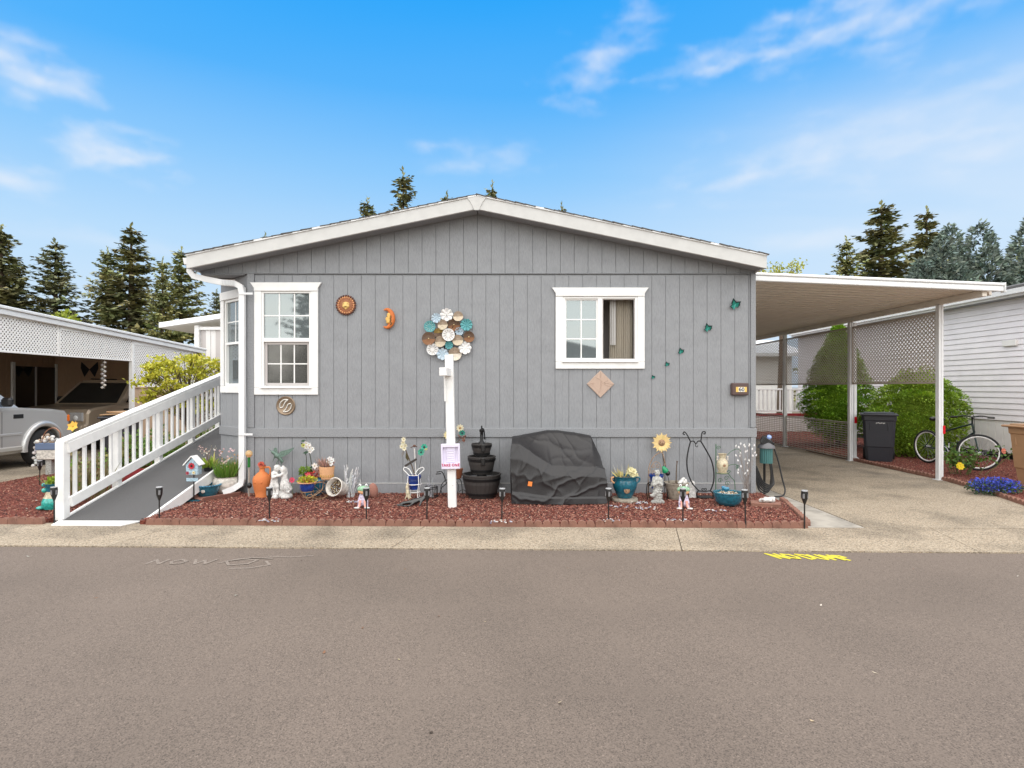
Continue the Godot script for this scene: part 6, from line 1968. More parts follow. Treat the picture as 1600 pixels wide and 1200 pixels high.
func build_grill() -> void:
	var o := thing("grill_cover", "black tarpaulin cover draped over a grill, creased and sagging", "grill cover", V(0.0, BED, 0.0))
	var s := Sh.new()
	var nu := 130
	var nv := 110
	var f := FastNoiseLite.new()
	f.seed = 33
	f.frequency = 1.6
	f.fractal_octaves = 3
	var key := func(k: Array, t: float) -> float:
		for i in k.size() - 1:
			if t <= k[i + 1][0]:
				return lerpf(k[i][1], k[i + 1][1], (t - k[i][0]) / (k[i + 1][0] - k[i][0]))
		return k[-1][1]
	var ridge := [[0.0, 0.83], [0.12, 0.855], [0.4, 0.925], [0.52, 0.925], [0.89, 0.85], [1.0, 0.56]]
	var shoulder := [[0.0, 0.78], [0.1, 0.77], [0.42, 0.5], [0.92, 0.47], [1.0, 0.44]]
	var xs := [0.02, 1.27]
	var grid := []
	for i in nu + 1:
		var u := float(i) / nu
		var row := []
		for j in nv + 1:
			var t := float(j) / nv
			# round the section: rear hem, up the back, over the ridge, shoulder, down the front
			var hr: float = key.call(ridge, u)
			var hs: float = key.call(shoulder, u)
			var zf := 0.74 + 0.06 * sin(u * PI)
			var q: Vector2
			if t < 0.2:
				q = Vector2(0.1, lerpf(0.0, hr - 0.02, t / 0.2))
			elif t < 0.34:
				var a := (t - 0.2) / 0.14
				q = Vector2(0.1 + 0.22 * a, hr - 0.02 + 0.02 * sin(a * PI))
			elif t < 0.6:
				var a := (t - 0.34) / 0.26
				q = Vector2(lerpf(0.32, zf - 0.06, a), lerpf(hr - 0.02, hs, a) - 0.035 * sin(a * PI))
			else:
				var a := (t - 0.6) / 0.4
				q = Vector2(lerpf(zf - 0.06, zf, min(a * 4.0, 1.0)) + 0.05 * a, lerpf(hs, 0.012, a))
			var x: float = lerpf(xs[0], xs[1], u)
			var low: float = clamp(1.0 - q.y / 0.8, 0.0, 1.0)
			# long diagonal folds fall from the ridge; small creases everywhere
			# taut creases fan from the peak and the front corners; slack swags near the hem
			var fold := f.get_noise_3d(x * 0.6, q.y * 0.6, q.x * 0.6) * 0.022
			for cr in [[0.48, 0.98, 15.0, 0.012], [0.12, 0.84, 12.0, 0.016], [1.2, 0.55, 11.0, 0.014]]:
				var away := Vector2(x - cr[0], cr[1] - q.y)
				var ph: float = atan2(away.x, away.y + 0.12) * cr[2] * 0.5 + f.get_noise_2d(x * 0.8 + cr[0] * 9.0, q.y * 0.8) * 1.6
				fold += pow(1.0 - abs(sin(ph)), 3.0) * cr[3] * clampf(away.length() * 1.6, 0.0, 1.0) * clampf(1.5 - away.length() * 1.3, 0.15, 1.0)
			var sw: float = (q.y * 1.0 + 0.22 * sin(x * 3.4 + 0.5)) * 10.0 + f.get_noise_2d(x * 0.9 + 7.0, q.y * 0.7) * 2.2
			fold += pow(1.0 - abs(sin(sw)), 3.5) * 0.022 * low
			if t > 0.93:
				fold += 0.012
			if t < 0.25:
				fold *= 0.3
			row.append(V(x + (0.012 * sin(q.y * 9.0) if i == 0 or i == nu else 0.0), max(0.004, q.y + (fold * 0.7 if t < 0.62 and t > 0.2 else 0.0)), max(0.035, q.x + (fold if t > 0.34 else 0.0))))
		grid.append(row)
	var base := 0
	for i in nu + 1:
		for j in nv + 1:
			var du: Vector3 = grid[min(i + 1, nu)][j] - grid[max(i - 1, 0)][j]
			var dv: Vector3 = grid[i][min(j + 1, nv)] - grid[i][max(j - 1, 0)]
			s.add(grid[i][j], dv.cross(du).normalized())
	for i in nu:
		for j in nv:
			var a := base + i * (nv + 1) + j
			var b := a + nv + 1
			s.ix.append_array(PackedInt32Array([a, b, b + 1, a, b + 1, a + 1]))
	var fx := V(-0.03, 0, 0.02)
	# the two ends, gathered towards their middle
	for e in 2:
		var row: Array = grid[nu if e else 0]
		var mid := V(row[0].x + (0.015 if e else -0.015), 0.35, 0.42)
		for j in nv:
			if e:
				s.tri(row[j], mid, row[j + 1])
			else:
				s.tri(row[j], row[j + 1], mid)
		if e:
			s.tri(row[nv], mid, row[0])
		else:
			s.tri(row[nv], row[0], mid)
	part("cover", s, M.tarp, o).position = fx
	part("tag", Sh.new().box(V(0.235, 0.27, 0.835), V(0.055, 0.06, 0.004), Basis(V(0, 0, 1), -0.15) * Basis(V(1, 0, 0), -0.12), 0.001), mat("orange_tag", C(0.7, 0.2, 0.03), 0.6), o)

func build_right_group() -> void:
	# big teal pot on a stone
	var at := gp(980, 786) + V(0, 0, -0.16)
	solo("round_stepping_stone", Sh.new().lathe([Vector2(0.0005, 0), Vector2(0.17, 0.0), Vector2(0.18, 0.02), Vector2(0.17, 0.045), Vector2(0.0005, 0.05)], Transform3D(), 22), M.stone_tan, "round tan stone slab under the large teal pot", "stone", at + V(0, -0.005, 0))
	var o := thing("sunface_pot", "large teal glazed pot with a bronze sun medallion and handles", "planter", at + V(0, 0.046, 0))
	part("pot", Sh.new().lathe(pot_profile([Vector2(0.095, 0), Vector2(0.12, 0.05), Vector2(0.158, 0.14), Vector2(0.165, 0.19), Vector2(0.15, 0.24), Vector2(0.148, 0.26), Vector2(0.168, 0.275), Vector2(0.17, 0.29)]), Transform3D(), 30), M.glaze_teal, o)
	soil_disc(o, 0.15, 0.26)
	var s := Sh.new()
	for i in 14:
		var a := TAU * i / 14
		s.ball(V(cos(a) * 0.032, 0.115 + sin(a) * 0.032, 0.148), V(0.009, 0.009, 0.006), Basis(), 6, 4)
	s.ball(V(0, 0.115, 0.147), V(0.028, 0.028, 0.014))
	part("medallion", s, M.rusty_iron, o)
	for e in [-1, 1]:
		part("handle", Sh.new().tube(curve([V(e * 0.15, 0.2, 0.05), V(e * 0.185, 0.23, 0.05), V(e * 0.185, 0.27, 0.05), V(e * 0.15, 0.28, 0.05)]), 0.012, 7), M.peach_clay if e < 0 else M.glaze_teal, o)
	s = tinted()
	blades(s, V(-0.02, 0.26, 0), 0.08, 22, 0.2, 1.4, 0.012, C(0.5, 0.43, 0.16))
	blades(s, V(0.0, 0.26, 0), 0.1, 10, 0.28, 0.8, 0.003, C(0.5, 0.47, 0.4))
	for i in 9:
		bloom(s, V(0.1, 0.35, 0.03) + rv(0.05) * V(1, 1.1, 0.5), (V(0, 0.1, 1) + rv(0.6)).normalized(), 6, 0.045, 0.45, C(0.68, 0.62, 0.36), C(0.5, 0.42, 0.15), 0.2)
	part("dry_flowers", s, M.petal, o)
	# shell bits on the chips
	var sh := tinted()
	for i in 150:
		sh.col = [C(0.62, 0.6, 0.6), C(0.4, 0.4, 0.47), C(0.55, 0.5, 0.45), C(0.25, 0.24, 0.33)][i % 4]
		var c: Vector3 = [gp(1008, 796), gp(1000, 787), gp(1060, 815), gp(558, 785), gp(950, 815), gp(965, 793), gp(782, 817), gp(1120, 800), gp(420, 815)][i % 9]
		sh.ball(c + V(rng.randf_range(-0.13, 0.13), rng.randf_range(0.0, 0.015), rng.randf_range(-0.06, 0.06)), V(rng.randf_range(0.008, 0.02), 0.006, 0.012), Basis(V(0, 1, 0), rng.randf() * 3), 6, 4)
	var shells := solo("shell_fragments", sh, M.painted, "broken pale shells and pebbles strewn over the bark chips", "shells", V(0, 0.008, 0))
	shells.set_meta("kind", "stuff")
	# arched wire trellis stand with blue pot
	at = gp(1026, 778.5)
	o = thing("arched_trellis", "rusty arched wire trellis stand with scrolls behind the angel", "trellis", at)
	s = Sh.new()
	s.tube(curve([V(-0.12, 0.0, 0), V(-0.115, 0.3, 0), V(-0.1, 0.45, 0), V(-0.04, 0.57, 0), V(0.05, 0.63, 0), V(0.09, 0.6, 0), V(0.12, 0.45, 0)]), 0.005, 6)
	s.tube(curve([V(-0.1, 0.28, 0), V(-0.08, 0.42, 0), V(-0.02, 0.5, 0), V(0.05, 0.46, 0), V(0.07, 0.28, 0)]), 0.004, 5)
	for e in [-1, 1]:
		s.tube(spiral(V(e * 0.035 - 0.015, 0.44, 0.0), 0.03, 0.006, PI / 2, PI / 2 + e * 7.0), 0.0035, 5)
		s.tube(spiral(V(e * 0.03 - 0.015, 0.36, 0.0), 0.028, 0.006, -PI / 2, -PI / 2 + e * 7.0), 0.0035, 5)
	part("arch", s, M.rusty_iron, o)
	s = Sh.new()
	s.tube(ring(V(-0.02, 0.19, 0.06), 0.1, Basis(V(1, 0, 0), PI / 2)), 0.006, 6)
	for q in [[-0.13, 0.1], [0.1, 0.1], [-0.09, 0.0], [0.06, 0.0]]:
		s.tube(curve([V(q[0] * 0.8, 0.19, q[1]), V(q[0] * 1.15, 0.22, q[1]), V(q[0] * 1.25, 0.1, q[1]), V(q[0] * 1.1, -0.01, q[1])]), 0.006, 6)
	part("stand", s, M.iron, o)
	o = thing("navy_pot", "deep blue pot held in the arched trellis stand", "planter", at + V(-0.02, 0.15, 0.06))
	part("pot", Sh.new().lathe(pot_profile([Vector2(0.068, 0), Vector2(0.088, 0.15), Vector2(0.1, 0.165), Vector2(0.1, 0.19)]), Transform3D(), 22), M.glaze_blue, o)
	soil_disc(o, 0.085, 0.17)
	# angel statue
	o = thing("angel_statue", "weathered grey standing angel statue in front of the blue pot", "statue", gp(1027, 786))
	part("figure", Sh.new().blob([[V(-0.06, 0.015, 0), V(0.07, 0.015, 0), 0.025, 0.025], [V(0.01, 0.03, 0), V(0.01, 0.06, 0), 0.055, 0.045], [V(0.01, 0.08, 0), V(0.0, 0.2, 0), 0.048, 0.038], [V(0, 0.2, 0), V(0.0, 0.31, 0), 0.036, 0.04], [V(-0.04, 0.31, 0), V(0.04, 0.31, 0), 0.02, 0.02], [V(0, 0.34, 0), V(0, 0.36, 0.0), 0.018, 0.016], [V(0, 0.395, 0.004), V(0, 0.405, 0.004), 0.034, 0.032], [V(-0.05, 0.31, 0.01), V(-0.055, 0.24, 0.03), 0.018, 0.015], [V(-0.055, 0.24, 0.03), V(-0.005, 0.265, 0.055), 0.014, 0.011], [V(0.05, 0.31, 0.01), V(0.05, 0.24, 0.03), 0.018, 0.015], [V(0.05, 0.24, 0.03), V(0.005, 0.275, 0.055), 0.014, 0.011], [V(-0.02, 0.15, 0.03), V(-0.07, 0.1, 0.03), 0.03, 0.018], [V(-0.05, 0.1, 0.02), V(-0.09, 0.11, 0.02), 0.018, 0.012], [V(0.04, 0.33, -0.03), V(0.075, 0.2, -0.04), 0.016, 0.01], [V(-0.04, 0.33, -0.03), V(-0.075, 0.2, -0.04), 0.016, 0.01]], 0.0075, 120.0), M.stone_grey, o)
	s = Sh.new()
	for i in 46:
		var y := rng.randf_range(0.03, 0.24)
		var a := rng.randf_range(-0.5, 3.6)
		s.ball(V(cos(a) * 0.05 + 0.005, y, sin(a) * 0.045), V(0.016, 0.012, 0.012), Basis(), 6, 4)
	for i in 14:
		var d := rdir()
		d.y = abs(d.y)
		s.ball(V(0, 0.405, 0.0) + d * 0.03, V(0.012, 0.01, 0.012), Basis(), 6, 4)
	part("drapery_flowers", s, M.stone_grey, o)
	# metal sunflower
	o = thing("metal_sunflower", "pale yellow metal sunflower on a tall stake against the wall", "garden stake", gp(1043, 777.5))
	o.position.z = 0.1
	s = tinted()
	s.col = C(0.1, 0.08, 0.06)
	s.tube(curve([V(0.03, -0.02, 0), V(0.02, 0.3, 0), V(0.0, 0.55, 0), V(-0.02, 0.72, 0.02)]), 0.006, 6)
	part("stem", s, M.painted, o)
	for lay in 2:
		s = tinted()
		for i in 12:
			var d := V(cos(TAU * (i + lay * 0.5) / 12), sin(TAU * (i + lay * 0.5) / 12), 0.1 + lay * 0.1).normalized()
			s.col = jig(C(0.78, 0.58, 0.26), 0.1)
			s.leaf(V(-0.025, 0.74, 0.03) + d * 0.03, d, d.cross(V(0, 0, 1)).normalized(), 0.118 - lay * 0.02, 0.026, 0.008)
		part("petals", s, M.painted, o)
	part("seed_head", Sh.new().ball(V(-0.025, 0.74, 0.04), V(0.048, 0.048, 0.022), Basis(), 16, 8), M.rusty_iron, o)
	# green bell ornament
	o = thing("glass_bell", "green glass bell with a dark ball on a bent wire", "garden stake", gp(1048, 778))
	s = tinted()
	s.col = C(0.06, 0.05, 0.04)
	s.tube(curve([V(0.0, -0.02, 0), V(-0.02, 0.2, 0), V(-0.055, 0.36, 0), V(-0.1, 0.55, -0.01)]), 0.004, 5)
	part("wire", s, M.painted, o)
	part("bell", Sh.new().lathe([Vector2(0.0005, 0), Vector2(0.04, 0.0), Vector2(0.045, 0.02), Vector2(0.03, 0.06), Vector2(0.012, 0.09), Vector2(0.0005, 0.092)], Transform3D(Basis(V(0, 0, 1), 0.5), V(-0.07, 0.36, 0.02)), 16), mat("emerald", C(0.01, 0.24, 0.1), 0.15), o)
	part("ball", Sh.new().ball(V(-0.05, 0.345, 0.03), V(0.036, 0.036, 0.036)), M.plastic_black, o)
	# stone pot with shells
	o = thing("stone_pot", "rough tan stone pot with a bare stick and seashells", "planter", gp(1059, 781.5) + V(0, 0, -0.08))
	part("pot", Sh.new().lathe(pot_profile([Vector2(0.09, 0), Vector2(0.13, 0.08), Vector2(0.14, 0.15), Vector2(0.15, 0.17), Vector2(0.152, 0.2), Vector2(0.165, 0.21), Vector2(0.165, 0.23)], 0.02), Transform3D(), 26), M.stone_tan, o)
	soil_disc(o, 0.14, 0.2)
	s = Sh.new()
	for q in [[0.06, 0.25, 0.05, 0.04], [0.1, 0.24, 0.05, 0.045], [0.08, 0.275, 0.05, 0.035], [0.03, 0.235, 0.08, 0.03], [0.12, 0.25, 0.02, 0.03]]:
		s.ball(V(q[0], q[1], q[2]), V(q[3], q[3] * 0.7, q[3] * 0.8), Basis(V(0, 0, 1), q[0] * 9), 10, 6)
	part("shell", s, M.stone_white, o)
	part("stick", Sh.new().tube(curve([V(0.0, 0.2, 0), V(0.005, 0.4, 0), V(0.015, 0.52, 0.0)]), [0.009, 0.009, 0.008, 0.008, 0.008, 0.008, 0.007, 0.007, 0.007, 0.007, 0.007, 0.011, 0.011], 6), M.bark, o)
	frog("pale green frog figure in front of the rough stone pot", gp(1068, 794), 1.0)
	solo("white_slab", Sh.new().prism(PackedVector2Array([Vector2(-0.05, 0), Vector2(0.05, 0), Vector2(0.035, 0.22), Vector2(0.0, 0.24), Vector2(-0.04, 0.2)]), -0.012, 0.012, Transform3D(Basis(V(1, 0, 0), -0.1), Vector3.ZERO), 0.004), M.stone_white, "pale upright stone chip leaning behind the stone pot", "stone", gp(1082, 778))
	# lyre-shaped hanger
	o = thing("iron_hanger", "black wrought iron lyre-shaped hanging stand", "stand", gp(1102, 778.5))
	var L := func(x: float, y: float) -> Vector3: return V((x / 9.233 - 102.0) * 0.0091, (108.5 - y / 9.23) * 0.0091, 0)
	s = Sh.new()
	s.tube(curve([L.call(735, 210), L.call(705, 330), L.call(685, 480), L.call(700, 640), L.call(760, 790), L.call(860, 905)]), 0.0095, 7)
	s.tube(curve([L.call(880, 205), L.call(960, 340), L.call(1030, 480), L.call(1062, 640), L.call(1055, 780), L.call(1010, 905)]), 0.0095, 7)
	s.tube(curve([L.call(735, 210), L.call(690, 120), L.call(650, 75), L.call(632, 100), L.call(655, 115)]), 0.0085, 7)
	s.tube(curve([L.call(880, 205), L.call(890, 120), L.call(905, 75), L.call(940, 75), L.call(938, 100), L.call(915, 100)]), 0.0085, 7)
	s.tube(curve([L.call(735, 210), L.call(780, 205), L.call(810, 240), L.call(840, 205), L.call(880, 205)]), 0.008, 7)
	part("frame", s, M.iron, o)
	part("hook", Sh.new().tube(curve([L.call(810, 240), L.call(805, 270), L.call(825, 285), L.call(838, 265)]), 0.005, 6), M.iron, o)
	s = Sh.new()
	s.tube(curve([L.call(825, 1005), L.call(825, 930), L.call(850, 900), L.call(930, 905), L.call(1010, 900), L.call(1045, 930), L.call(1050, 1005)]), 0.009, 7)
	s.tube(spiral(L.call(905, 880), 0.022, 0.006, -0.5, 5.5), 0.006, 6)
	s.tube(spiral(L.call(945, 880), 0.022, 0.006, PI + 0.5, PI - 5.5), 0.006, 6)
	s.box(L.call(938, 985), V(0.2, 0.018, 0.14), Basis(), 0.004)
	part("base", s, M.iron, o)
	# green wire plant stand with vase
	o = thing("green_wire_stand", "green scrolled wire plant stand beside the iron hanger", "plant stand", gp(1127, 778))
	var G := func(x: float, y: float) -> Vector3: return V((x / 8.571 - 27.0) * 0.0091, (108.0 - y / 8.571) * 0.0091, 0)
	s = Sh.new()
	s.tube([G.call(160, 900), G.call(162, 225)], 0.0065, 6)
	s.tube(curve([G.call(165, 600), G.call(300, 600), G.call(360, 660), G.call(405, 720), G.call(410, 900)]), 0.005, 6)
	s.tube(curve([G.call(300, 540), G.call(340, 500), G.call(420, 490), G.call(450, 530), G.call(420, 550)]), 0.004, 5)
	s.tube(curve([G.call(310, 370), G.call(360, 320), G.call(430, 290), G.call(480, 310), G.call(460, 335)]), 0.004, 5)
	for q in [[195, 275, 28], [330, 590, 26], [300, 670, 35], [310, 740, 38], [440, 520, 24], [215, 700, 34]]:
		s.tube(spiral(G.call(q[0], q[1]), q[2] * 0.00106, 0.006, 0, 8.0), 0.004, 5)
	s.tube(ring(G.call(235, 600) + V(0, 0, 0.02), 0.07, Basis(V(1, 0, 0), PI / 2)), 0.006, 6)
	part("frame", s, mat("green_iron", C(0.03, 0.12, 0.05), 0.5), o)
	part("shelf", Sh.new().lathe([Vector2(0.0005, 0), Vector2(0.07, 0.0), Vector2(0.075, 0.01), Vector2(0.0005, 0.012)], Transform3D(Basis(), G.call(235, 602) + V(0, 0, 0.02)), 18), M.glaze_cream, o)
	var vz := thing("cream_vase", "cream vase with frilled handles on the green wire stand", "vase", o.position + G.call(240, 588) + V(0, 0, 0.02))
	part("vase", Sh.new().lathe(pot_profile([Vector2(0.05, 0), Vector2(0.07, 0.05), Vector2(0.078, 0.1), Vector2(0.07, 0.145), Vector2(0.042, 0.185), Vector2(0.036, 0.21), Vector2(0.05, 0.24), Vector2(0.062, 0.255)]), Transform3D(), 22), M.glaze_cream, vz)
	s = Sh.new()
	for e in [-1, 1]:
		for k in 3:
			s.ball(V(e * 0.07, 0.17 + k * 0.022, 0.0), V(0.016, 0.011, 0.012), Basis(), 7, 5)
	part("frills", s, M.pot_white, vz)
	part("rose", Sh.new().ball(V(0.0, 0.1, 0.074), V(0.02, 0.02, 0.008)), M.rusty_iron, vz)
	# low teal bowl
	o = thing("low_teal_bowl", "low wide teal bowl of gravel near the house corner", "planter", gp(1143, 792) + V(0, 0, -0.12))
	part("bowl", Sh.new().lathe(pot_profile([Vector2(0.12, 0), Vector2(0.16, 0.05), Vector2(0.175, 0.11), Vector2(0.18, 0.14), Vector2(0.178, 0.16)], 0.02), Transform3D(), 28), M.glaze_teal, o)
	s = Sh.new()
	for i in 34:
		var a := TAU * i / 34
		s.ball(V(cos(a) * 0.172, 0.163, sin(a) * 0.172), V(0.022, 0.013, 0.014), Basis(V(0, 1, 0), -a + PI / 2 + 0.5), 7, 5)
	part("rope_rim", s, M.glaze_teal, o)
	soil_disc(o, 0.155, 0.125)
	part("bird", Sh.new().blob([[V(0.02, 0.18, -0.17), V(0.06, 0.185, -0.16), 0.026, 0.02], [V(-0.005, 0.2, -0.17), V(0, 0.2, -0.17), 0.018, 0.018]], 0.008, 100.0), M.glaze_steel, o)
	s = tinted()
	for i in 120:
		s.col = [C(0.5, 0.45, 0.36), C(0.3, 0.22, 0.13), C(0.66, 0.62, 0.56), C(0.15, 0.1, 0.07)][i % 4]
		var a := rng.randf() * TAU
		var r := 0.14 * sqrt(rng.randf())
		s.ball(V(cos(a) * r, 0.138 + rng.randf() * 0.015, sin(a) * r), V(0.014, 0.01, 0.012), Basis(), 5, 3)
	part("gravel", s, M.painted, o).set_meta("kind", "stuff")
	# white leaf stems
	o = thing("white_leaf_stems", "spray of wire stems with white enamel leaves at the house corner", "garden stake", gp(1166, 778.5))
	s = tinted()
	s.col = C(0.3, 0.26, 0.24)
	var lv := tinted()
	for q in [[440, 260], [465, 270], [490, 345], [440, 380], [490, 390], [445, 440], [485, 515], [468, 570], [465, 605], [520, 240], [545, 262], [545, 330], [580, 325], [545, 430], [595, 440], [572, 480], [575, 575], [540, 610], [600, 625], [600, 235], [605, 255], [638, 295], [675, 250], [678, 345], [637, 380], [705, 382], [490, 228]]:
		var p := V((q[0] / 8.571 - 66.0) * 0.0091, (108.5 - q[1] / 8.571) * 0.0091, rng.randf_range(-0.03, 0.05))
		var b := V(rng.randf_range(-0.04, 0.04), -0.01, rng.randf_range(-0.02, 0.02))
		s.tube(curve([b, V(lerpf(b.x, p.x, 0.35), p.y * 0.5, p.z * 0.5), p]), 0.0022, 4, false)
		lv.col = jig(C(0.8, 0.79, 0.78), 0.05)
		var d := V(rng.randf_range(-0.7, 0.7), 1, 0.1).normalized()
		lv.leaf(p - d * 0.015, d, d.cross(V(0.2, 0, 1)).normalized(), 0.046, 0.013, 0.003)
	part("stems", s, M.painted, o)
	part("leaves", lv, M.enamel, o)
	# canister with coiled black hose on the corner
	o = thing("hose_hanger", "teal ribbed canister with grey cap and black hose coiled below it", "hose", V(3.72, 0.0, -0.1))
	s = Sh.new()
	for i in 18:
		var a := TAU * i / 18
		s.tube([V(cos(a) * 0.075, 0.47, sin(a) * 0.075), V(cos(a) * 0.075, 0.7, sin(a) * 0.075)], 0.014, 6)
	s.lathe([Vector2(0.0005, 0.47), Vector2(0.074, 0.47), Vector2(0.074, 0.7), Vector2(0.0005, 0.7)], Transform3D(), 18)
	part("canister", s, mat("teal_plastic", C(0.06, 0.17, 0.17), 0.4), o)
	s = Sh.new()
	s.lathe([Vector2(0.12, 0.69), Vector2(0.115, 0.72), Vector2(0.07, 0.77), Vector2(0.06, 0.82), Vector2(0.0005, 0.83)], Transform3D(), 14)
	part("cap", s, mat("grey_plastic", C(0.13, 0.13, 0.14), 0.5), o)
	part("blue_knob", Sh.new().ball(V(0.03, 0.85, 0.02), V(0.04, 0.035, 0.035)), mat("lilac_blue", C(0.3, 0.42, 0.75), 0.3), o)
	s = Sh.new()
	for k in 6:
		s.tube(curve([V(-0.05 + k * 0.025, 0.86, 0.0), V(-0.1 + k * 0.01, 0.8 + 0.012 * k, 0.05), V(-0.07 + k * 0.03, 0.76, 0.06), V(0.06, 0.8 - k * 0.01, 0.04)]), 0.011, 7)
		s.tube(curve([V(0.035 + k * 0.009, 0.5, 0.03 - k * 0.012), V(0.05 + k * 0.01, 0.3, 0.05 - k * 0.012), V(0.02 + k * 0.012, 0.08 + k * 0.015, 0.05), V(-0.06, 0.045 + k * 0.03, 0.05), V(-0.13, 0.1 + k * 0.05, 0.04), V(-0.16, 0.28 + k * 0.03, 0.03)]), 0.0115, 7)
	s.tube(curve([V(0.1, 0.68, 0.04), V(0.15, 0.5, 0.06), V(0.19, 0.25, 0.1), V(0.21, 0.1, 0.14), V(0.15, 0.03, 0.2), V(0.02, 0.02, 0.22)]), 0.011, 7)
	s.tube([V(0, 0.0, -0.06), V(0, 0.84, -0.06)], 0.018, 8)
	part("hose", s, M.plastic_black, o)
	# brick with a coral piece
	o = thing("loose_brick", "red paving brick at the bed corner carrying white coral", "brick", gp(1196, 790) + V(0, 0, 0), -0.35)
	part("brick", Sh.new().box(V(0, 0.02, 0), V(0.36, 0.05, 0.2), Basis(), 0.006), M.brick_edging, o)
	solo("coral_piece", Sh.new().blob([[V(-0.08, 0.02, 0), V(0.08, 0.02, 0), 0.025, 0.025], [V(0, 0.03, -0.04), V(0.02, 0.03, 0.05), 0.03, 0.02], [V(-0.06, 0.03, 0.04), V(-0.08, 0.045, 0.05), 0.02, 0.014], [V(0.07, 0.035, -0.03), V(0.1, 0.05, -0.02), 0.02, 0.014], [V(0.03, 0.045, 0.02), V(0.05, 0.06, 0.03), 0.018, 0.012]], 0.008, 90.0), M.stone_white, "flat white coral piece lying on the red brick", "coral", gp(1196, 790) + V(0.02, 0.047, 0.0))

# ---------------------------------------------------------------- vehicles
func wheel(o: Node, at: Vector3, r: float, w: float, side: float) -> void:
	var xf := Transform3D(Basis(V(0, 1, 0), V(-side, 0, 0), V(0, 0, 1)), at).rotated_local(V(0, 1, 0), 0.3)
	xf = Transform3D(Basis(V(0, 0, 1) * side, V(side, 0, 0), V(0, 1, 0)), at)
	var t := Sh.new().lathe([Vector2(r * 0.62, -w / 2), Vector2(r * 0.9, -w / 2), Vector2(r * 0.985, -w * 0.38), Vector2(r, -w * 0.2), Vector2(r, w * 0.2), Vector2(r * 0.985, w * 0.38), Vector2(r * 0.9, w / 2), Vector2(r * 0.66, w / 2), Vector2(r * 0.63, w * 0.42)], xf, 32)
	var wh := part("wheel", t, M.tyre, o)
	var rim := Sh.new().lathe([Vector2(r * 0.64, w * 0.44), Vector2(r * 0.6, w * 0.46), Vector2(r * 0.57, w * 0.3), Vector2(r * 0.5, w * 0.1), Vector2(0.0005, w * 0.08)], xf, 28)
	rim.lathe([Vector2(r * 0.14, w * 0.1), Vector2(r * 0.13, w * 0.36), Vector2(0.0005, w * 0.38)], xf, 14)
	for k in 5:
		var a := TAU * k / 5 + 0.3
		var d := V(cos(a), 0, sin(a))
		rim.box(xf * (d * r * 0.34 + V(0, w * 0.3, 0)), V(r * 0.5, w * 0.12, r * 0.17), xf.basis * Basis(d, V(0, 1, 0), d.cross(V(0, 1, 0))), 0.008)
	part("rim", rim, M.alloy, wh)

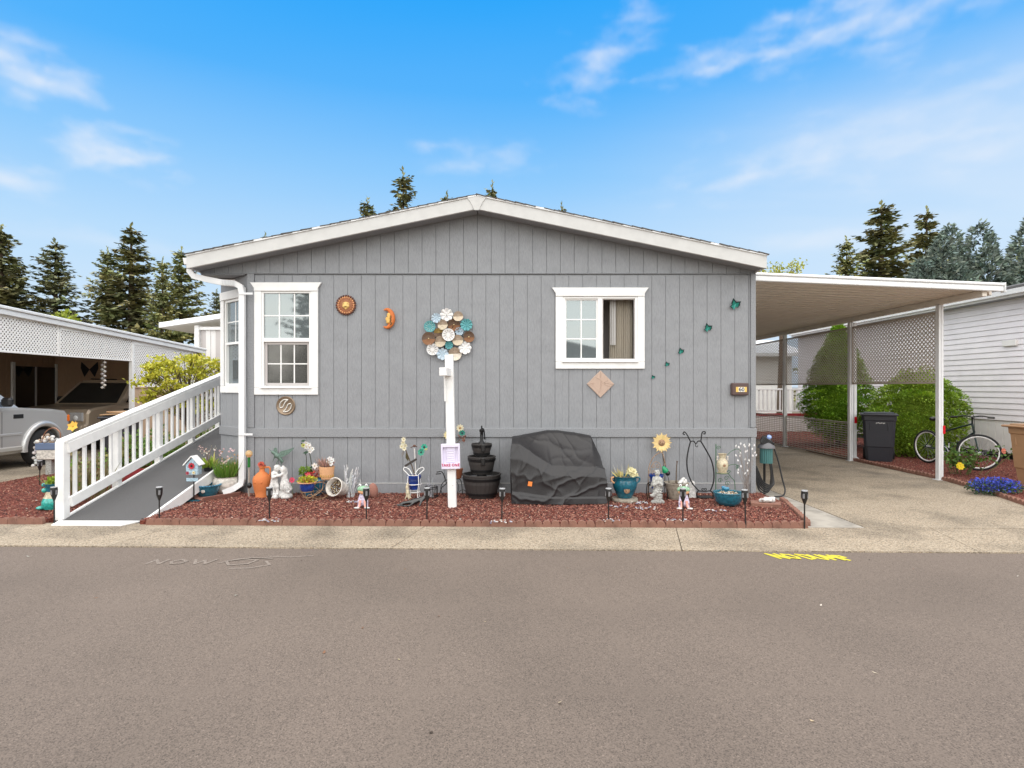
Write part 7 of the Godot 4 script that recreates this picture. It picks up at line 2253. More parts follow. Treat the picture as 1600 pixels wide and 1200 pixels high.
# a boxy utility vehicle; local nose towards -z, ground at y = 0
func suv(o: Node3D, paint: Material, jeep: bool) -> void:
	var W := 1.84
	var hw := W / 2
	var pts := PackedVector2Array()
	var hood := 1.06 if jeep else 1.1
	var fw := 0.88 if jeep else 0.76
	for q in [[0.06, 0.4], [0.0, 0.5], [0.0, 0.66], [0.06, 0.7], [0.07, hood - 0.12], [0.16, hood - 0.02], [0.5, hood + 0.03], [1.35, hood + 0.09], [2.4, hood + 0.1], [4.35, hood + 0.1], [4.42, 0.95], [4.46, 0.6], [4.4, 0.4]]:
		pts.append(Vector2(q[0], q[1]))
	for c in [3.55, fw]:
		for i in 13:
			var a := -0.15 + (PI + 0.3) * i / 12.0
			pts.append(Vector2(c + cos(a) * 0.43, 0.37 + sin(a) * 0.43))
	var side := Transform3D(Basis(V(0, 0, 1), V(0, 1, 0), V(-1, 0, 0)), V(0, 0, -fw))
	part("body", Sh.new().prism(pts, -hw, hw, side, 0.045), paint, o)
	# cabin
	var cab := Sh.new()
	var lo := [[1.28, hood + 0.07], [4.36, hood + 0.08]]
	var hi := [[2.0, 1.74], [4.2, 1.72]]
	var P := func(q: Array, x: float) -> Vector3: return side * V(q[0], q[1], x)
	var t := hw - 0.2
	var b := hw - 0.05
	for e in [-1, 1]:
		var a := [P.call(lo[0], e * b), P.call(lo[1], e * b), P.call(hi[1], e * t), P.call(hi[0], e * t)]
		if e < 0:
			cab.quad(a[3], a[2], a[1], a[0])
		else:
			cab.quad(a[0], a[1], a[2], a[3])
	cab.quad(P.call(hi[0], -t), P.call(hi[0], t), P.call(hi[1], t), P.call(hi[1], -t))
	cab.quad(P.call(lo[0], -b), P.call(lo[0], b), P.call(hi[0], t), P.call(hi[0], -t))
	cab.quad(P.call(hi[1], -t), P.call(hi[1], t), P.call(lo[1], b), P.call(lo[1], -b))
	cab.box(side * V(3.1, 1.755, 0), V(t * 2 - 0.06, 0.05, 2.1), Basis(), 0.02)
	part("cabin", cab, paint, o)
	# glass: windscreen and side windows lie 6 mm proud of the cabin
	var wq := func(u: float, v: float, x: float) -> Vector3:
		var l := V(lerpf(lo[0][0], hi[0][0], v), lerpf(lo[0][1], hi[0][1], v), lerpf(b, t, v) * x)
		return side * (l + V(-0.006, 0.006, 0))
	part("windscreen", quad_sh(wq.call(0, 0.06, -0.9), wq.call(0, 0.06, 0.9), wq.call(0, 0.93, 0.88), wq.call(0, 0.93, -0.88)), M.car_glass, o)
	for e in [-1.0, 1.0]:
		var sq := func(u: float, v: float) -> Vector3:
			return side * V(lerpf(lerpf(lo[0][0], lo[1][0], u), lerpf(hi[0][0], hi[1][0], u), v), lerpf(lerpf(lo[0][1], lo[1][1], u), lerpf(hi[0][1], hi[1][1], u), v), e * (lerpf(b, t, v) + 0.006))
		for w in [[0.07, 0.36], [0.4, 0.66], [0.71, 0.95]]:
			part("side_window", quad_sh(sq.call(w[0], 0.08), sq.call(w[1], 0.08), sq.call(w[1], 0.88), sq.call(w[0] + 0.01, 0.88)), M.car_glass, o)
		# mirror, mouldings, arch flares, handle
		part("mirror", Sh.new().box(side * V(1.72, hood + 0.2, e * (hw + 0.1)), V(0.2, 0.17, 0.12), Basis(), 0.04), M.plastic_black, o)
		part("side_moulding", Sh.new().box(side * V(fw + 1.47, 0.68, e * (hw + 0.005)), V(0.02, 0.05, 1.9), Basis(), 0.008), paint, o)
		part("sill", Sh.new().box(side * V(fw + 1.33, 0.4, e * (hw - 0.01)), V(0.06, 0.1, 1.7), Basis(), 0.02), mat("sill_grey", C(0.38, 0.36, 0.33), 0.45), o)
		part("door_seam", Sh.new().box(side * V(1.72, 0.78, e * (hw + 0.0005)), V(0.004, 0.66, 0.008)), M.plastic_black, o)
		part("door_seam", Sh.new().box(side * V(2.75, 0.78, e * (hw + 0.0005)), V(0.004, 0.66, 0.008)), M.plastic_black, o)
		part("door_handle", Sh.new().box(side * V(2.6, 0.97, e * (hw + 0.015)), V(0.03, 0.03, 0.2), Basis(), 0.01), paint, o)
		part("fender_vent", Sh.new().box(side * V(fw + 0.6, hood - 0.08, e * (hw + 0.002)), V(0.012, 0.08, 0.22), Basis(), 0.003), M.plastic_black, o)
		for c in [fw, 3.55]:
			var fl := Sh.new()
			var arc := []
			for i in 17:
				var a := -0.12 + (PI + 0.24) * i / 16.0
				arc.append(side * V(c + cos(a) * 0.475, 0.37 + sin(a) * 0.475, e * (hw + 0.0)))
			fl.tube(arc, 0.062, 9)
			part("arch_flare", fl, paint, o)
			wheel(o, side * V(c, 0.365, e * (hw - 0.09)), 0.365, 0.23, e)
		if not jeep:
			part("side_marker", Sh.new().box(side * V(0.11, hood - 0.18, e * (hw - 0.022)), V(0.06, 0.15, 0.1), Basis(), 0.02), M.amber, o)
		var hl := part("headlight", Sh.new().box(side * V(0.05, hood - 0.2, e * 0.66), V(0.34 if jeep else 0.3, 0.22, 0.06), Basis(), 0.02), M.lamp_glass, o)
		part("bulb", Sh.new().ball(side * V(0.02, hood - 0.22, e * 0.66), V(0.06, 0.06, 0.03)), M.vinyl, hl)
		part("fog_lamp", Sh.new().ball(side * V(0.0, 0.58, e * 0.6), V(0.06, 0.06, 0.03)), M.chrome, o)
	for k in 7:
		part("grille_slot", Sh.new().box(side * V(0.062, hood - 0.2, (k - 3) * 0.115), V(0.07, 0.24, 0.02), Basis(), 0.008), M.plastic_black, o)
	part("bumper", Sh.new().box(side * V(-0.02, 0.56, 0), V(W - 0.08, 0.22, 0.12), Basis(), 0.04), paint, o)
	part("licence_plate", Sh.new().box(side * V(-0.085, 0.56, 0.0), V(0.3, 0.15, 0.01), Basis(), 0.002), M.vinyl, o)
	part("underbody", Sh.new().box(side * V(2.2, 0.42, 0), V(W - 0.5, 0.2, 4.0)), M.plastic_black, o)
	for e in [-0.55, 0.55]:
		part("roof_rack", Sh.new().tube([side * V(2.2, 1.82, e), side * V(4.1, 1.81, e)], 0.018, 6), M.plastic_black, o)

func quad_sh(a: Vector3, b: Vector3, c: Vector3, d: Vector3) -> Sh:
	var s := Sh.new()
	s.quad(a, b, c, d)
	return s

func build_vehicles() -> void:
	var o := thing("silver_suv", "silver utility vehicle parked nose-in beside the ramp garden", "car", V(-10.44, 0, -3.38))
	suv(o, M.car_silver, false)
	o = thing("tan_suv", "tan boxy utility vehicle facing out from under the lattice carport", "car", V(-11.25, 0, -6.5), PI)
	suv(o, M.car_tan, true)

# ---------------------------------------------------------------- bins and bicycle
func cart(called: String, label: String, m: Material, at: Vector3, yaw: float, k := 1.0) -> Node3D:
	var o := thing(called, label, "bin", at, yaw)
	o.scale = Vector3.ONE * k
	var s := Sh.new()
	var lv := [[0.0, 0.23, 0.22], [0.28, 0.25, 0.26], [0.3, 0.262, 0.272], [0.82, 0.285, 0.315], [0.84, 0.3, 0.33], [0.93, 0.305, 0.335]]
	for i in lv.size() - 1:
		var a: Array = lv[i]
		var b: Array = lv[i + 1]
		var c := 0.05
		var ra := octo(a[1], a[2], a[0], c)
		var rb := octo(b[1], b[2], b[0], c)
		for j in 8:
			s.quad(ra[j], ra[(j + 1) % 8], rb[(j + 1) % 8], rb[j])
	part("body", s, m, o)
	s = Sh.new()
	s.box(V(0, 0.95, 0.02), V(0.66, 0.035, 0.74), Basis(), 0.012)
	s.box(V(0, 0.975, 0.0), V(0.54, 0.025, 0.6), Basis(), 0.01)
	part("lid", s, m, o)
	part("handle", Sh.new().tube([V(-0.24, 0.93, -0.37), V(0.24, 0.93, -0.37)], 0.016, 8), m, o)
	for e in [-1, 1]:
		part("wheel", Sh.new().lathe([Vector2(0.02, -0.03), Vector2(0.115, -0.03), Vector2(0.125, -0.015), Vector2(0.125, 0.015), Vector2(0.115, 0.03), Vector2(0.02, 0.03)], Transform3D(Basis(V(0, 1, 0), V(1, 0, 0), V(0, 0, -1)), V(e * 0.25, 0.125, -0.26)), 20), M.tyre, o)
		part("rib", Sh.new().box(V(e * 0.15, 0.72, 0.3), V(0.02, 0.16, 0.03), Basis(), 0.006), m, o)
	return o

func octo(hx: float, hz: float, y: float, c: float) -> Array:
	return [V(-hx + c, y, hz), V(hx - c, y, hz), V(hx, y, hz - c), V(hx, y, -hz + c), V(hx - c, y, -hz), V(-hx + c, y, -hz), V(-hx, y, -hz + c), V(-hx, y, hz - c)]

# a small worn white maker's mark, too small to read
func bin_logo(o: Node3D) -> void:
	var s := Sh.new()
	for k in 8:
		s.box(V(-0.045 + k * 0.02, 0.78 + 0.004 * (k % 3), 0.316), V(0.014, 0.022 - 0.006 * (k % 2), 0.006), Basis(V(0, 0, 1), -0.25) * Basis(V(1, 0, 0), -0.08))
	part("printed_mark", s, M.stone_white, o)

func build_bins() -> void:
	var b := cart("wheeled_bin", "dark slate wheeled bin standing by the second carport post", M.plastic_dark, gp(1373, 719, 0.045), -0.55, 1.02)
	bin_logo(b)
	cart("tan_bin", "tan wheeled bin cut off by the picture's right edge", M.plastic_tan, V(8.1, 0.045, -0.45), -1.5, 0.98)
	var c := cart("wheeled_bin", "dark blue wheeled bin topped with cardboard behind the ramp railing", M.plastic_dark, V(-8.0, 0.045, -3.5), 0.3, 0.98)
	bin_logo(c)
	solo("cardboard_sheets", Sh.new().box(V(0, 0.012, 0), V(0.85, 0.02, 0.6), Basis(V(0, 1, 0), 0.2) * Basis(V(0, 0, 1), 0.03), 0.004).box(V(0.05, 0.04, 0.02), V(0.7, 0.02, 0.5), Basis(V(0, 1, 0), -0.1) * Basis(V(0, 0, 1), -0.04), 0.004), M.cardboard, "flattened brown cardboard lying on the dark blue bin", "cardboard", V(-7.85, 1.03, -3.5))

func build_bicycle() -> void:
	var o := thing("bicycle", "dark green bicycle with white-rimmed wheels in the right bed", "bicycle", V(0, 0.045, 0))
	var R := 0.335
	var rh := V(8.44, R, -3.37)
	var fh := V(8.59, R, -2.27)
	var fwd := (fh - rh).normalized()
	var sd := fwd.cross(V(0, 1, 0)).normalized()
	var lean := sd * 0.0
	var wheel_at := func(c: Vector3, ax: Vector3, nm: String) -> void:
		var bas := Basis(ax.cross(V(0, 1, 0)).normalized(), V(0, 1, 0), ax).orthonormalized()
		var w := part(nm, Sh.new().tube(ring(c, R - 0.018, bas, 40), 0.02, 8, false), M.tyre, o)
		part("rim", Sh.new().tube(ring(c, R - 0.045, bas, 40), 0.013, 7, false), M.vinyl, w)
		var sp := Sh.new()
		for k in 24:
			var a := TAU * k / 24
			sp.tube([c + bas * V(cos(a + 0.3) * 0.02, sin(a + 0.3) * 0.02, 0.025 if k % 2 else -0.025), c + bas * V(cos(a) * (R - 0.05), sin(a) * (R - 0.05), 0)], 0.0018, 3, false)
		part("spokes", sp, M.alloy, w)
		part("hub", Sh.new().tube([c - ax * 0.05, c + ax * 0.05], 0.022, 8), M.alloy, w)
	wheel_at.call(rh, sd, "rear_wheel")
	var fax := V(-0.633, 0.0, 0.774)
	fax = V(-0.58, 0.16, 0.8).normalized()
	wheel_at.call(fh, fax, "front_wheel")
	var bb := rh + fwd * 0.43 + V(0, -0.05, 0)
	var st := rh + fwd * 0.27 + V(0, 0.43, 0)
	var ht := fh - fwd * 0.13 + V(0, 0.52, 0)
	var hb := fh - fwd * 0.09 + V(0, 0.36, 0)
	var gm := mat("bike_green", C(0.02, 0.045, 0.04), 0.3)
	var fr := Sh.new()
	fr.tube([bb, st], 0.016, 8)
	fr.tube([bb, hb], 0.02, 8)
	fr.tube([st.lerp(bb, 0.25), ht], 0.016, 8)
	fr.tube([hb, ht], 0.02, 8)
	for e in [-1, 1]:
		fr.tube([bb + sd * 0.03 * e, rh + sd * 0.06 * e], 0.009, 6)
		fr.tube([st.lerp(bb, 0.12) + sd * 0.02 * e, rh + sd * 0.06 * e], 0.008, 6)
	part("frame", fr, gm, o)
	var fk := Sh.new()
	var fs := fax.cross(V(0, 1, 0)).normalized()
	for e in [-1, 1]:
		fk.tube([hb, hb + fax * 0.045 * e - V(0, 0.04, 0), fh + fax * 0.055 * e], 0.011, 6)
	part("fork", fk, gm, o)
	var sdl := st + V(0, 0.14, 0) - fwd * 0.03
	part("seat_post", Sh.new().tube([st, sdl], 0.013, 8), M.alloy, o)
	part("saddle", Sh.new().blob([[sdl - fwd * 0.1 + sd * 0.05, sdl - fwd * 0.1 - sd * 0.05, 0.035, 0.035], [sdl - fwd * 0.08, sdl + fwd * 0.15, 0.035, 0.018]], 0.012, 60.0), M.plastic_black, o)
	var stm := ht + V(0, 0.12, 0)
	part("stem", Sh.new().tube([ht, stm, stm + fax * 0.07], 0.014, 8), M.plastic_black, o)
	var hc := stm + fax * 0.07
	var hd := fs
	part("handlebar", Sh.new().tube(curve([hc - hd * 0.3 - fax * 0.06, hc - hd * 0.12 + V(0, 0.02, 0), hc, hc + hd * 0.12 + V(0, 0.02, 0), hc + hd * 0.3 - fax * 0.06]), 0.012, 7), M.plastic_black, o)
	for e in [-1, 1]:
		part("grip", Sh.new().tube([hc + hd * 0.22 * e - fax * 0.03, hc + hd * 0.32 * e - fax * 0.065], 0.018, 8), M.plastic_black, o)
	part("cables", Sh.new().tube(curve([hc + hd * 0.15, hc + fax * 0.14 + V(0, 0.03, 0), hb + fax * 0.12, hb]), 0.004, 5).tube(curve([hc - hd * 0.15, hc + fax * 0.17 - V(0, 0.05, 0), hb + fax * 0.05]), 0.004, 5), M.plastic_black, o)
	part("crank", Sh.new().tube(ring(bb + sd * 0.05, 0.09, Basis(fwd, V(0, 1, 0), sd), 24), 0.008, 6).tube([bb + sd * 0.06 - V(0, 0.16, 0), bb + sd * 0.06, bb - sd * 0.06, bb - sd * 0.06 + V(0, 0.16, 0)], 0.01, 6), M.alloy, o)
	for e in [-1, 1]:
		part("pedal", Sh.new().box(bb + sd * 0.11 * e - V(0, 0.16 * e, 0), V(0.09, 0.025, 0.07), Basis(), 0.006), M.plastic_black, o)

# ---------------------------------------------------------------- vegetation
# crown of a conifer of height 1: whorls of drooping boughs carrying many small sprays
func conifer_crown(sd: int, wid: float, bare: float, c: Color, dens := 1.0, ragged := 0.35) -> ArrayMesh:
	rng.seed = sd
	var s := tinted()
	var levels := int(25 * dens)
	for l in levels:
		var t := (l + rng.randf_range(-0.35, 0.35)) / levels
		t = clampf(t, 0.0, 1.0)
		var y := lerpf(bare, 0.985, t)
		var r := wid * pow(1.0 - t, 0.82) + 0.008
		var n := 6 if t < 0.8 else 4
		var a0 := rng.randf() * TAU
		for k in n:
			var a := a0 + TAU * k / n + rng.randf_range(-0.4, 0.4)
			var ln := r * rng.randf_range(1.0 - ragged * 1.6, 1.0 + ragged * 0.5)
			var rise := lerpf(-0.28, 0.65, pow(t, 1.3)) + rng.randf_range(-0.12, 0.12)
			var out := V(cos(a), 0, sin(a))
			var steps := int(4 + 9.0 * ln / wid * dens)
			var shade := jig(c, 0.28)
			s.col = C(0.07, 0.05, 0.035)
			if ln > 0.03:
				s.tube([V(0, y, 0), V(0, y, 0) + out * ln * 0.9 + V(0, ln * 0.9 * rise, 0)], [0.0022, 0.0008], 3, false)
			for j in steps:
				var u := (j + rng.randf()) / steps
				if u < 0.12 and t < 0.7:
					continue
				var p := V(0, y, 0) + out * ln * u + V(0, ln * u * rise + ln * 0.14 * u * u, 0)
				var sz := 0.036 * (1.15 - 0.4 * u) * (0.55 + 0.45 * (1.0 - t))
				for q in 5:
					var d := (out * rng.randf_range(0.2, 1.0) + rv(0.75) * V(1, 0.5, 1) + V(0, -0.18, 0)).normalized()
					s.col = jig(shade, 0.2)
					s.leaf(p + rv(0.008) * V(1.3, 0.6, 1.3), d, d.cross(V(0, 1, 0) + rv(0.7)).normalized(), sz * rng.randf_range(0.7, 1.4), sz * 0.3, sz * 0.08)
	s.col = jig(c, 0.1)
	for q in 8:
		s.leaf(V(0, 0.95 + q * 0.006, 0), (V(0, 1, 0) + rv(0.5)).normalized(), V(1, 0, 0).rotated(V(0, 1, 0), q), 0.022, 0.005)
	return s.mesh()

func trunk_mesh() -> ArrayMesh:
	return Sh.new().tube([V(0, -0.01, 0), V(0, 0.3, 0), V(0, 0.7, 0), V(0, 0.97, 0)], [0.017, 0.013, 0.007, 0.0015], 8).mesh()

func build_trees() -> void:
	var ol := C(0.23, 0.232, 0.108)
	var dk := C(0.195, 0.208, 0.108)
	var cr := [conifer_crown(101, 0.17, 0.2, ol), conifer_crown(102, 0.2, 0.14, dk, 1.1), conifer_crown(103, 0.13, 0.25, ol, 0.9, 0.5), conifer_crown(104, 0.24, 0.1, C(0.225, 0.235, 0.088), 1.25)]
	var tk := trunk_mesh()
	# picture x and y of the top, depth, crown kind, width factor, label
	var list := [[2, 352, 42, 2, 1.5, "tall fir cut off by the picture's left edge"], [24, 402, 44, 1, 1.0, "short dark fir behind the left end of the lattice carport"], [87, 374, 44, 1, 1.25, "broad fir standing alone above the lattice carport roof"], [168, 386, 46, 3, 0.85, "bushy fir joined to the tallest left-hand fir"],
		[205, 350, 46, 0, 1.35, "tallest fir with airy top left of the grey house"], [254, 402, 42, 3, 0.8, "dense fir just left of the house gutter corner"], [283, 386, 44, 3, 1.05, "wide dense fir directly behind the gutter end"], [338, 452, 48, 1, 0.9, "fir glimpsed between the eave and the patio cover"],
		[574, 307, 62, 2, 1.0, "thin fir tip above the left roof slope"], [630, 264, 62, 2, 1.0, "tallest fir tip rising above the left roof slope"], [698, 299, 66, 1, 0.7, "small fir tip close to the roof peak"], [769, 283, 66, 2, 0.75, "sparse fir tip just right of the roof peak"], [415, 363, 60, 1, 0.7, "tiny fir tip low on the left roof slope"], [878, 317, 66, 1, 0.6, "tiny fir tip on the right roof slope"],
		[1323, 370, 40, 3, 1.0, "low bushy fir behind the carport roof"], [1377, 314, 42, 0, 1.5, "tall fir behind the carport roof"], [1448, 323, 46, 0, 1.25, "dark fir partly hidden by the blue spruce"], [1592, 376, 40, 3, 0.8, "fir top at the picture's right edge"]]
	for i in list.size():
		var l: Array = list[i]
		var p := wp(l[0], l[1], CAMZ - l[2])
		var o := thing("fir_tree", l[5], "tree", V(p.x, -0.05, p.z), i * 1.7, "fir trees behind the houses")
		o.scale = V(p.y * l[4] * (1.22 if l[0] < 500 else 1.1), p.y + 0.05, p.y * l[4] * 1.2)
		piece("crown", cr[l[3]], M.needle, o)
		piece("trunk", tk, M.bark, o)
	# blue spruce: several leaders in one broad mass
	rng.seed = 7
	var o := thing("blue_spruce", "broad blue-green spruce with several tops above the right-hand house", "tree", V(20.1, 0, -17.0))
	var s := tinted()
	var lead := [[-2.1, 7.2, 1.7], [-1.25, 8.3, 1.9], [-0.35, 8.85, 1.9], [0.85, 9.0, 2.0], [1.85, 8.75, 2.0], [2.8, 7.6, 2.0], [-2.9, 5.9, 1.4], [0.4, 7.6, 2.4], [-1.0, 7.0, 2.2], [3.6, 6.4, 1.7]]
	for l in lead:
		var zz := rng.randf_range(-0.8, 1.2)
		for k in 1000:
			var t := pow(rng.randf(), 0.7)
			var y: float = lerpf(l[1], 3.0, t)
			var r: float = l[2] * pow(t, 0.75) * rng.randf_range(0.55, 1.05)
			var a := rng.randf() * TAU
			var out := V(cos(a), 0, sin(a))
			var p := V(l[0], y, zz) + out * r
			var tone := jig(C(0.16, 0.205, 0.172), 0.25)
			for q in 5:
				var d := (out + V(0, 0.35, 0) + rv(0.8)).normalized()
				s.col = jig(tone, 0.15)
				s.leaf(p + rv(0.09), d, d.cross(rdir()).normalized(), rng.randf_range(0.16, 0.3), 0.045, 0.01)
	part("crown", s, M.needle, o)
	part("trunk", Sh.new().tube([V(0, -0.05, 0), V(0, 3, 0), V(0.6, 7.5, 0)], [0.3, 0.2, 0.05], 8), M.bark, o)
	# young broadleaf tree behind the right eave
	o = thing("spring_tree", "small spring-green leafy tree showing beyond the right eave", "tree", wp(1217, 606, -16.0) * V(1, 0, 1))
	s = tinted()
	var tw := Sh.new()
	tw.tube([V(0, 0, 0), V(0.1, 3.5, 0), V(0.0, 5.6, 0)], [0.12, 0.08, 0.02], 7)
	for k in 46:
		var b := V(0.05, rng.randf_range(3.8, 5.8), 0)
		var e := b + V(rng.randf_range(-1.2, 1.0), rng.randf_range(0.3, 1.5), rng.randf_range(-0.8, 0.8))
		e.y = min(e.y, 7.7 - abs(e.x) * 0.6)
		tw.tube([b, (b + e) / 2 + V(0, 0.1, 0), e], [0.02, 0.012, 0.005], 4, false)
		for q in 55:
			s.col = jig(C(0.36, 0.36, 0.05), 0.3)
			var d := rdir()
			s.leaf(b.lerp(e, rng.randf_range(0.45, 1.05)) + rv(0.16), d, d.cross(rdir()).normalized(), 0.12, 0.04)
	part("crown", s, M.leaf_green, o)
	part("trunk", tw, M.bark, o)
	o = thing("leafy_tree", "bright green treetop just over the lattice carport roof", "tree", wp(104, 606, -24.0) * V(1, 0, 1))
	s = tinted()
	puff(s, V(0, 5.15, 0), V(0.7, 0.7, 0.6), 420, 0.2, C(0.3, 0.34, 0.04))
	part("crown", s, M.leaf_green, o)
	part("trunk", Sh.new().tube([V(0, 0, 0), V(0, 5.2, 0)], [0.14, 0.05], 7), M.bark, o)

# a clipped-looking evergreen: tufts on a lumpy body, each tuft a fan of tiny sprays
func evergreen(o: Node3D, prof: Callable, clumps: int, size: float, c: Color, sd: int) -> void:
	rng.seed = sd
	var s := tinted()
	for i in clumps:
		var a := TAU * i * 0.618034 + rng.randf_range(-0.2, 0.2)
		var pr: Vector3 = prof.call((i + rng.randf()) / clumps)        # radius, height, slope of the normal
		var out := V(cos(a), 0, sin(a))
		var nrm := (out + V(0, pr.z, 0)).normalized()
		var rc := rng.randf_range(0.15, 0.27) * (0.4 + 0.6 * clampf(pr.x / 0.6, 0.0, 1.0))
		var mid := out * (pr.x * rng.randf_range(0.78, 1.02) - rc * 0.3) + V(0, pr.y, 0)
		var tone := jig(c, 0.22)
		for k in int(260 * rc / 0.2):
			var u := (rdir() + nrm * 0.5 + V(0, 0.45, 0)).normalized()
			var p := mid + u * V(rc * 1.35, rc * 0.75, rc * 1.35) * pow(rng.randf(), 0.16)
			var d := (u + rv(0.6)).normalized()
			s.col = jig(tone, 0.25)
			s.leaf(p, d, d.cross(V(0, 1, 0) + rv(0.6)).normalized(), size * rng.randf_range(0.7, 1.3), size * 0.3, size * 0.06)
	part("foliage", s, M.leaf_green, o)
	# woody core, so that one cannot see through the gaps
	var core := []
	for k in 13:
		var pr: Vector3 = prof.call(k / 12.0)
		core.append(Vector2(max(pr.x * 0.62, 0.001), pr.y))
	part("inner_branches", Sh.new().lathe(core, Transform3D(), 16), mat("inner_green", c, 0.95, {tex = T.grain, scale = V(4, 4, 4)}), o)
	part("trunk", Sh.new().tube([V(0, -0.02, 0), V(0, 0.6, 0)], 0.06, 8), M.bark, o)

func build_shrubs() -> void:
	var g := C(0.2, 0.36, 0.024)
	var o := thing("cone_shrub", "tall cone-shaped bright green evergreen behind the lattice and wire fence", "shrub", V(8.62, 0.04, -6.9))
	evergreen(o, func(h: float) -> Vector3: return V(1.02 * pow(sin(min(h * 4.2, PI / 2)), 0.7) * (1.0 - pow(h, 1.35)), 0.1 + 3.1 * h, 0.35 + h * 0.3), 170, 0.055, g, 41)
	o = thing("round_shrub", "rounded bright green evergreen with two peaks behind the bicycle", "shrub", V(9.22, 0.04, -4.75))
	evergreen(o, func(h: float) -> Vector3: return V(0.86 * pow(sin(PI * clampf(0.16 + h * 0.82, 0, 1)), 0.62), 0.05 + 1.75 * h, (h - 0.35) * 2.2), 120, 0.052, C(0.23, 0.35, 0.03), 42)
	rng.seed = 43
	var s := tinted()
	for q in [[-0.25, 1.75], [0.22, 1.8]]:
		puff(s, V(q[0], q[1], 0), V(0.2, 0.22, 0.2), 260, 0.06, C(0.23, 0.35, 0.03))
	part("leading_shoots", s, M.leaf_green, o)
	# rose bush with yellow bloom and blue groundcover
	o = thing("rose_bush", "thin rose bush with one yellow and one pink bloom around the bicycle wheel", "plant", gp(1500, 741, 0.045))
	s = tinted()
	var st := tinted()
	for k in 16:
		var e := V(rng.randf_range(-0.25, 0.75), rng.randf_range(0.2, 0.65), rng.randf_range(-0.25, 0.25))
		st.col = C(0.12, 0.13, 0.04)
		st.tube(curve([V(e.x * 0.5, 0, e.z * 0.4), e * V(0.8, 0.6, 0.8), e]), 0.006, 5)
		for q in 22:
			s.col = jig(C(0.1, 0.19, 0.035), 0.35)
			var d := rdir()
			s.leaf(e * rng.randf_range(0.4, 1.0) + rv(0.07), d, d.cross(rdir()).normalized(), 0.065, 0.024)
	part("stems", st, M.painted, o)
	part("leaves", s, M.leaf_green, o)
	s = tinted()
	for q in 3:
		bloom(s, V(-0.22, 0.18 + 0.015 * q, 0.28), (V(0, 0.3, 1) + rv(0.3)).normalized(), 8, 0.07 - q * 0.015, 0.5, C(0.8, 0.6, 0.02), C(0.7, 0.45, 0.02), 0.25)
		bloom(s, V(0.68, 0.42 + 0.01 * q, 0.1), (V(0, 0.3, 1) + rv(0.3)).normalized(), 8, 0.055 - q * 0.012, 0.5, C(0.7, 0.22, 0.14), C(0.6, 0.15, 0.1), 0.25)
	part("blooms", s, M.petal, o)
	o = thing("blue_groundcover", "low mat of blue flowers spilling over the brick edging", "plant", gp(1553, 768, 0.045))
	s = tinted()
	puff(s, V(0, 0.06, 0), V(0.38, 0.1, 0.24), 900, 0.04, C(0.06, 0.1, 0.05))
	puff(s, V(0, 0.1, 0.02), V(0.36, 0.1, 0.23), 1000, 0.032, C(0.06, 0.09, 0.5), 0.35)
	part("flowers", s, M.petal, o)

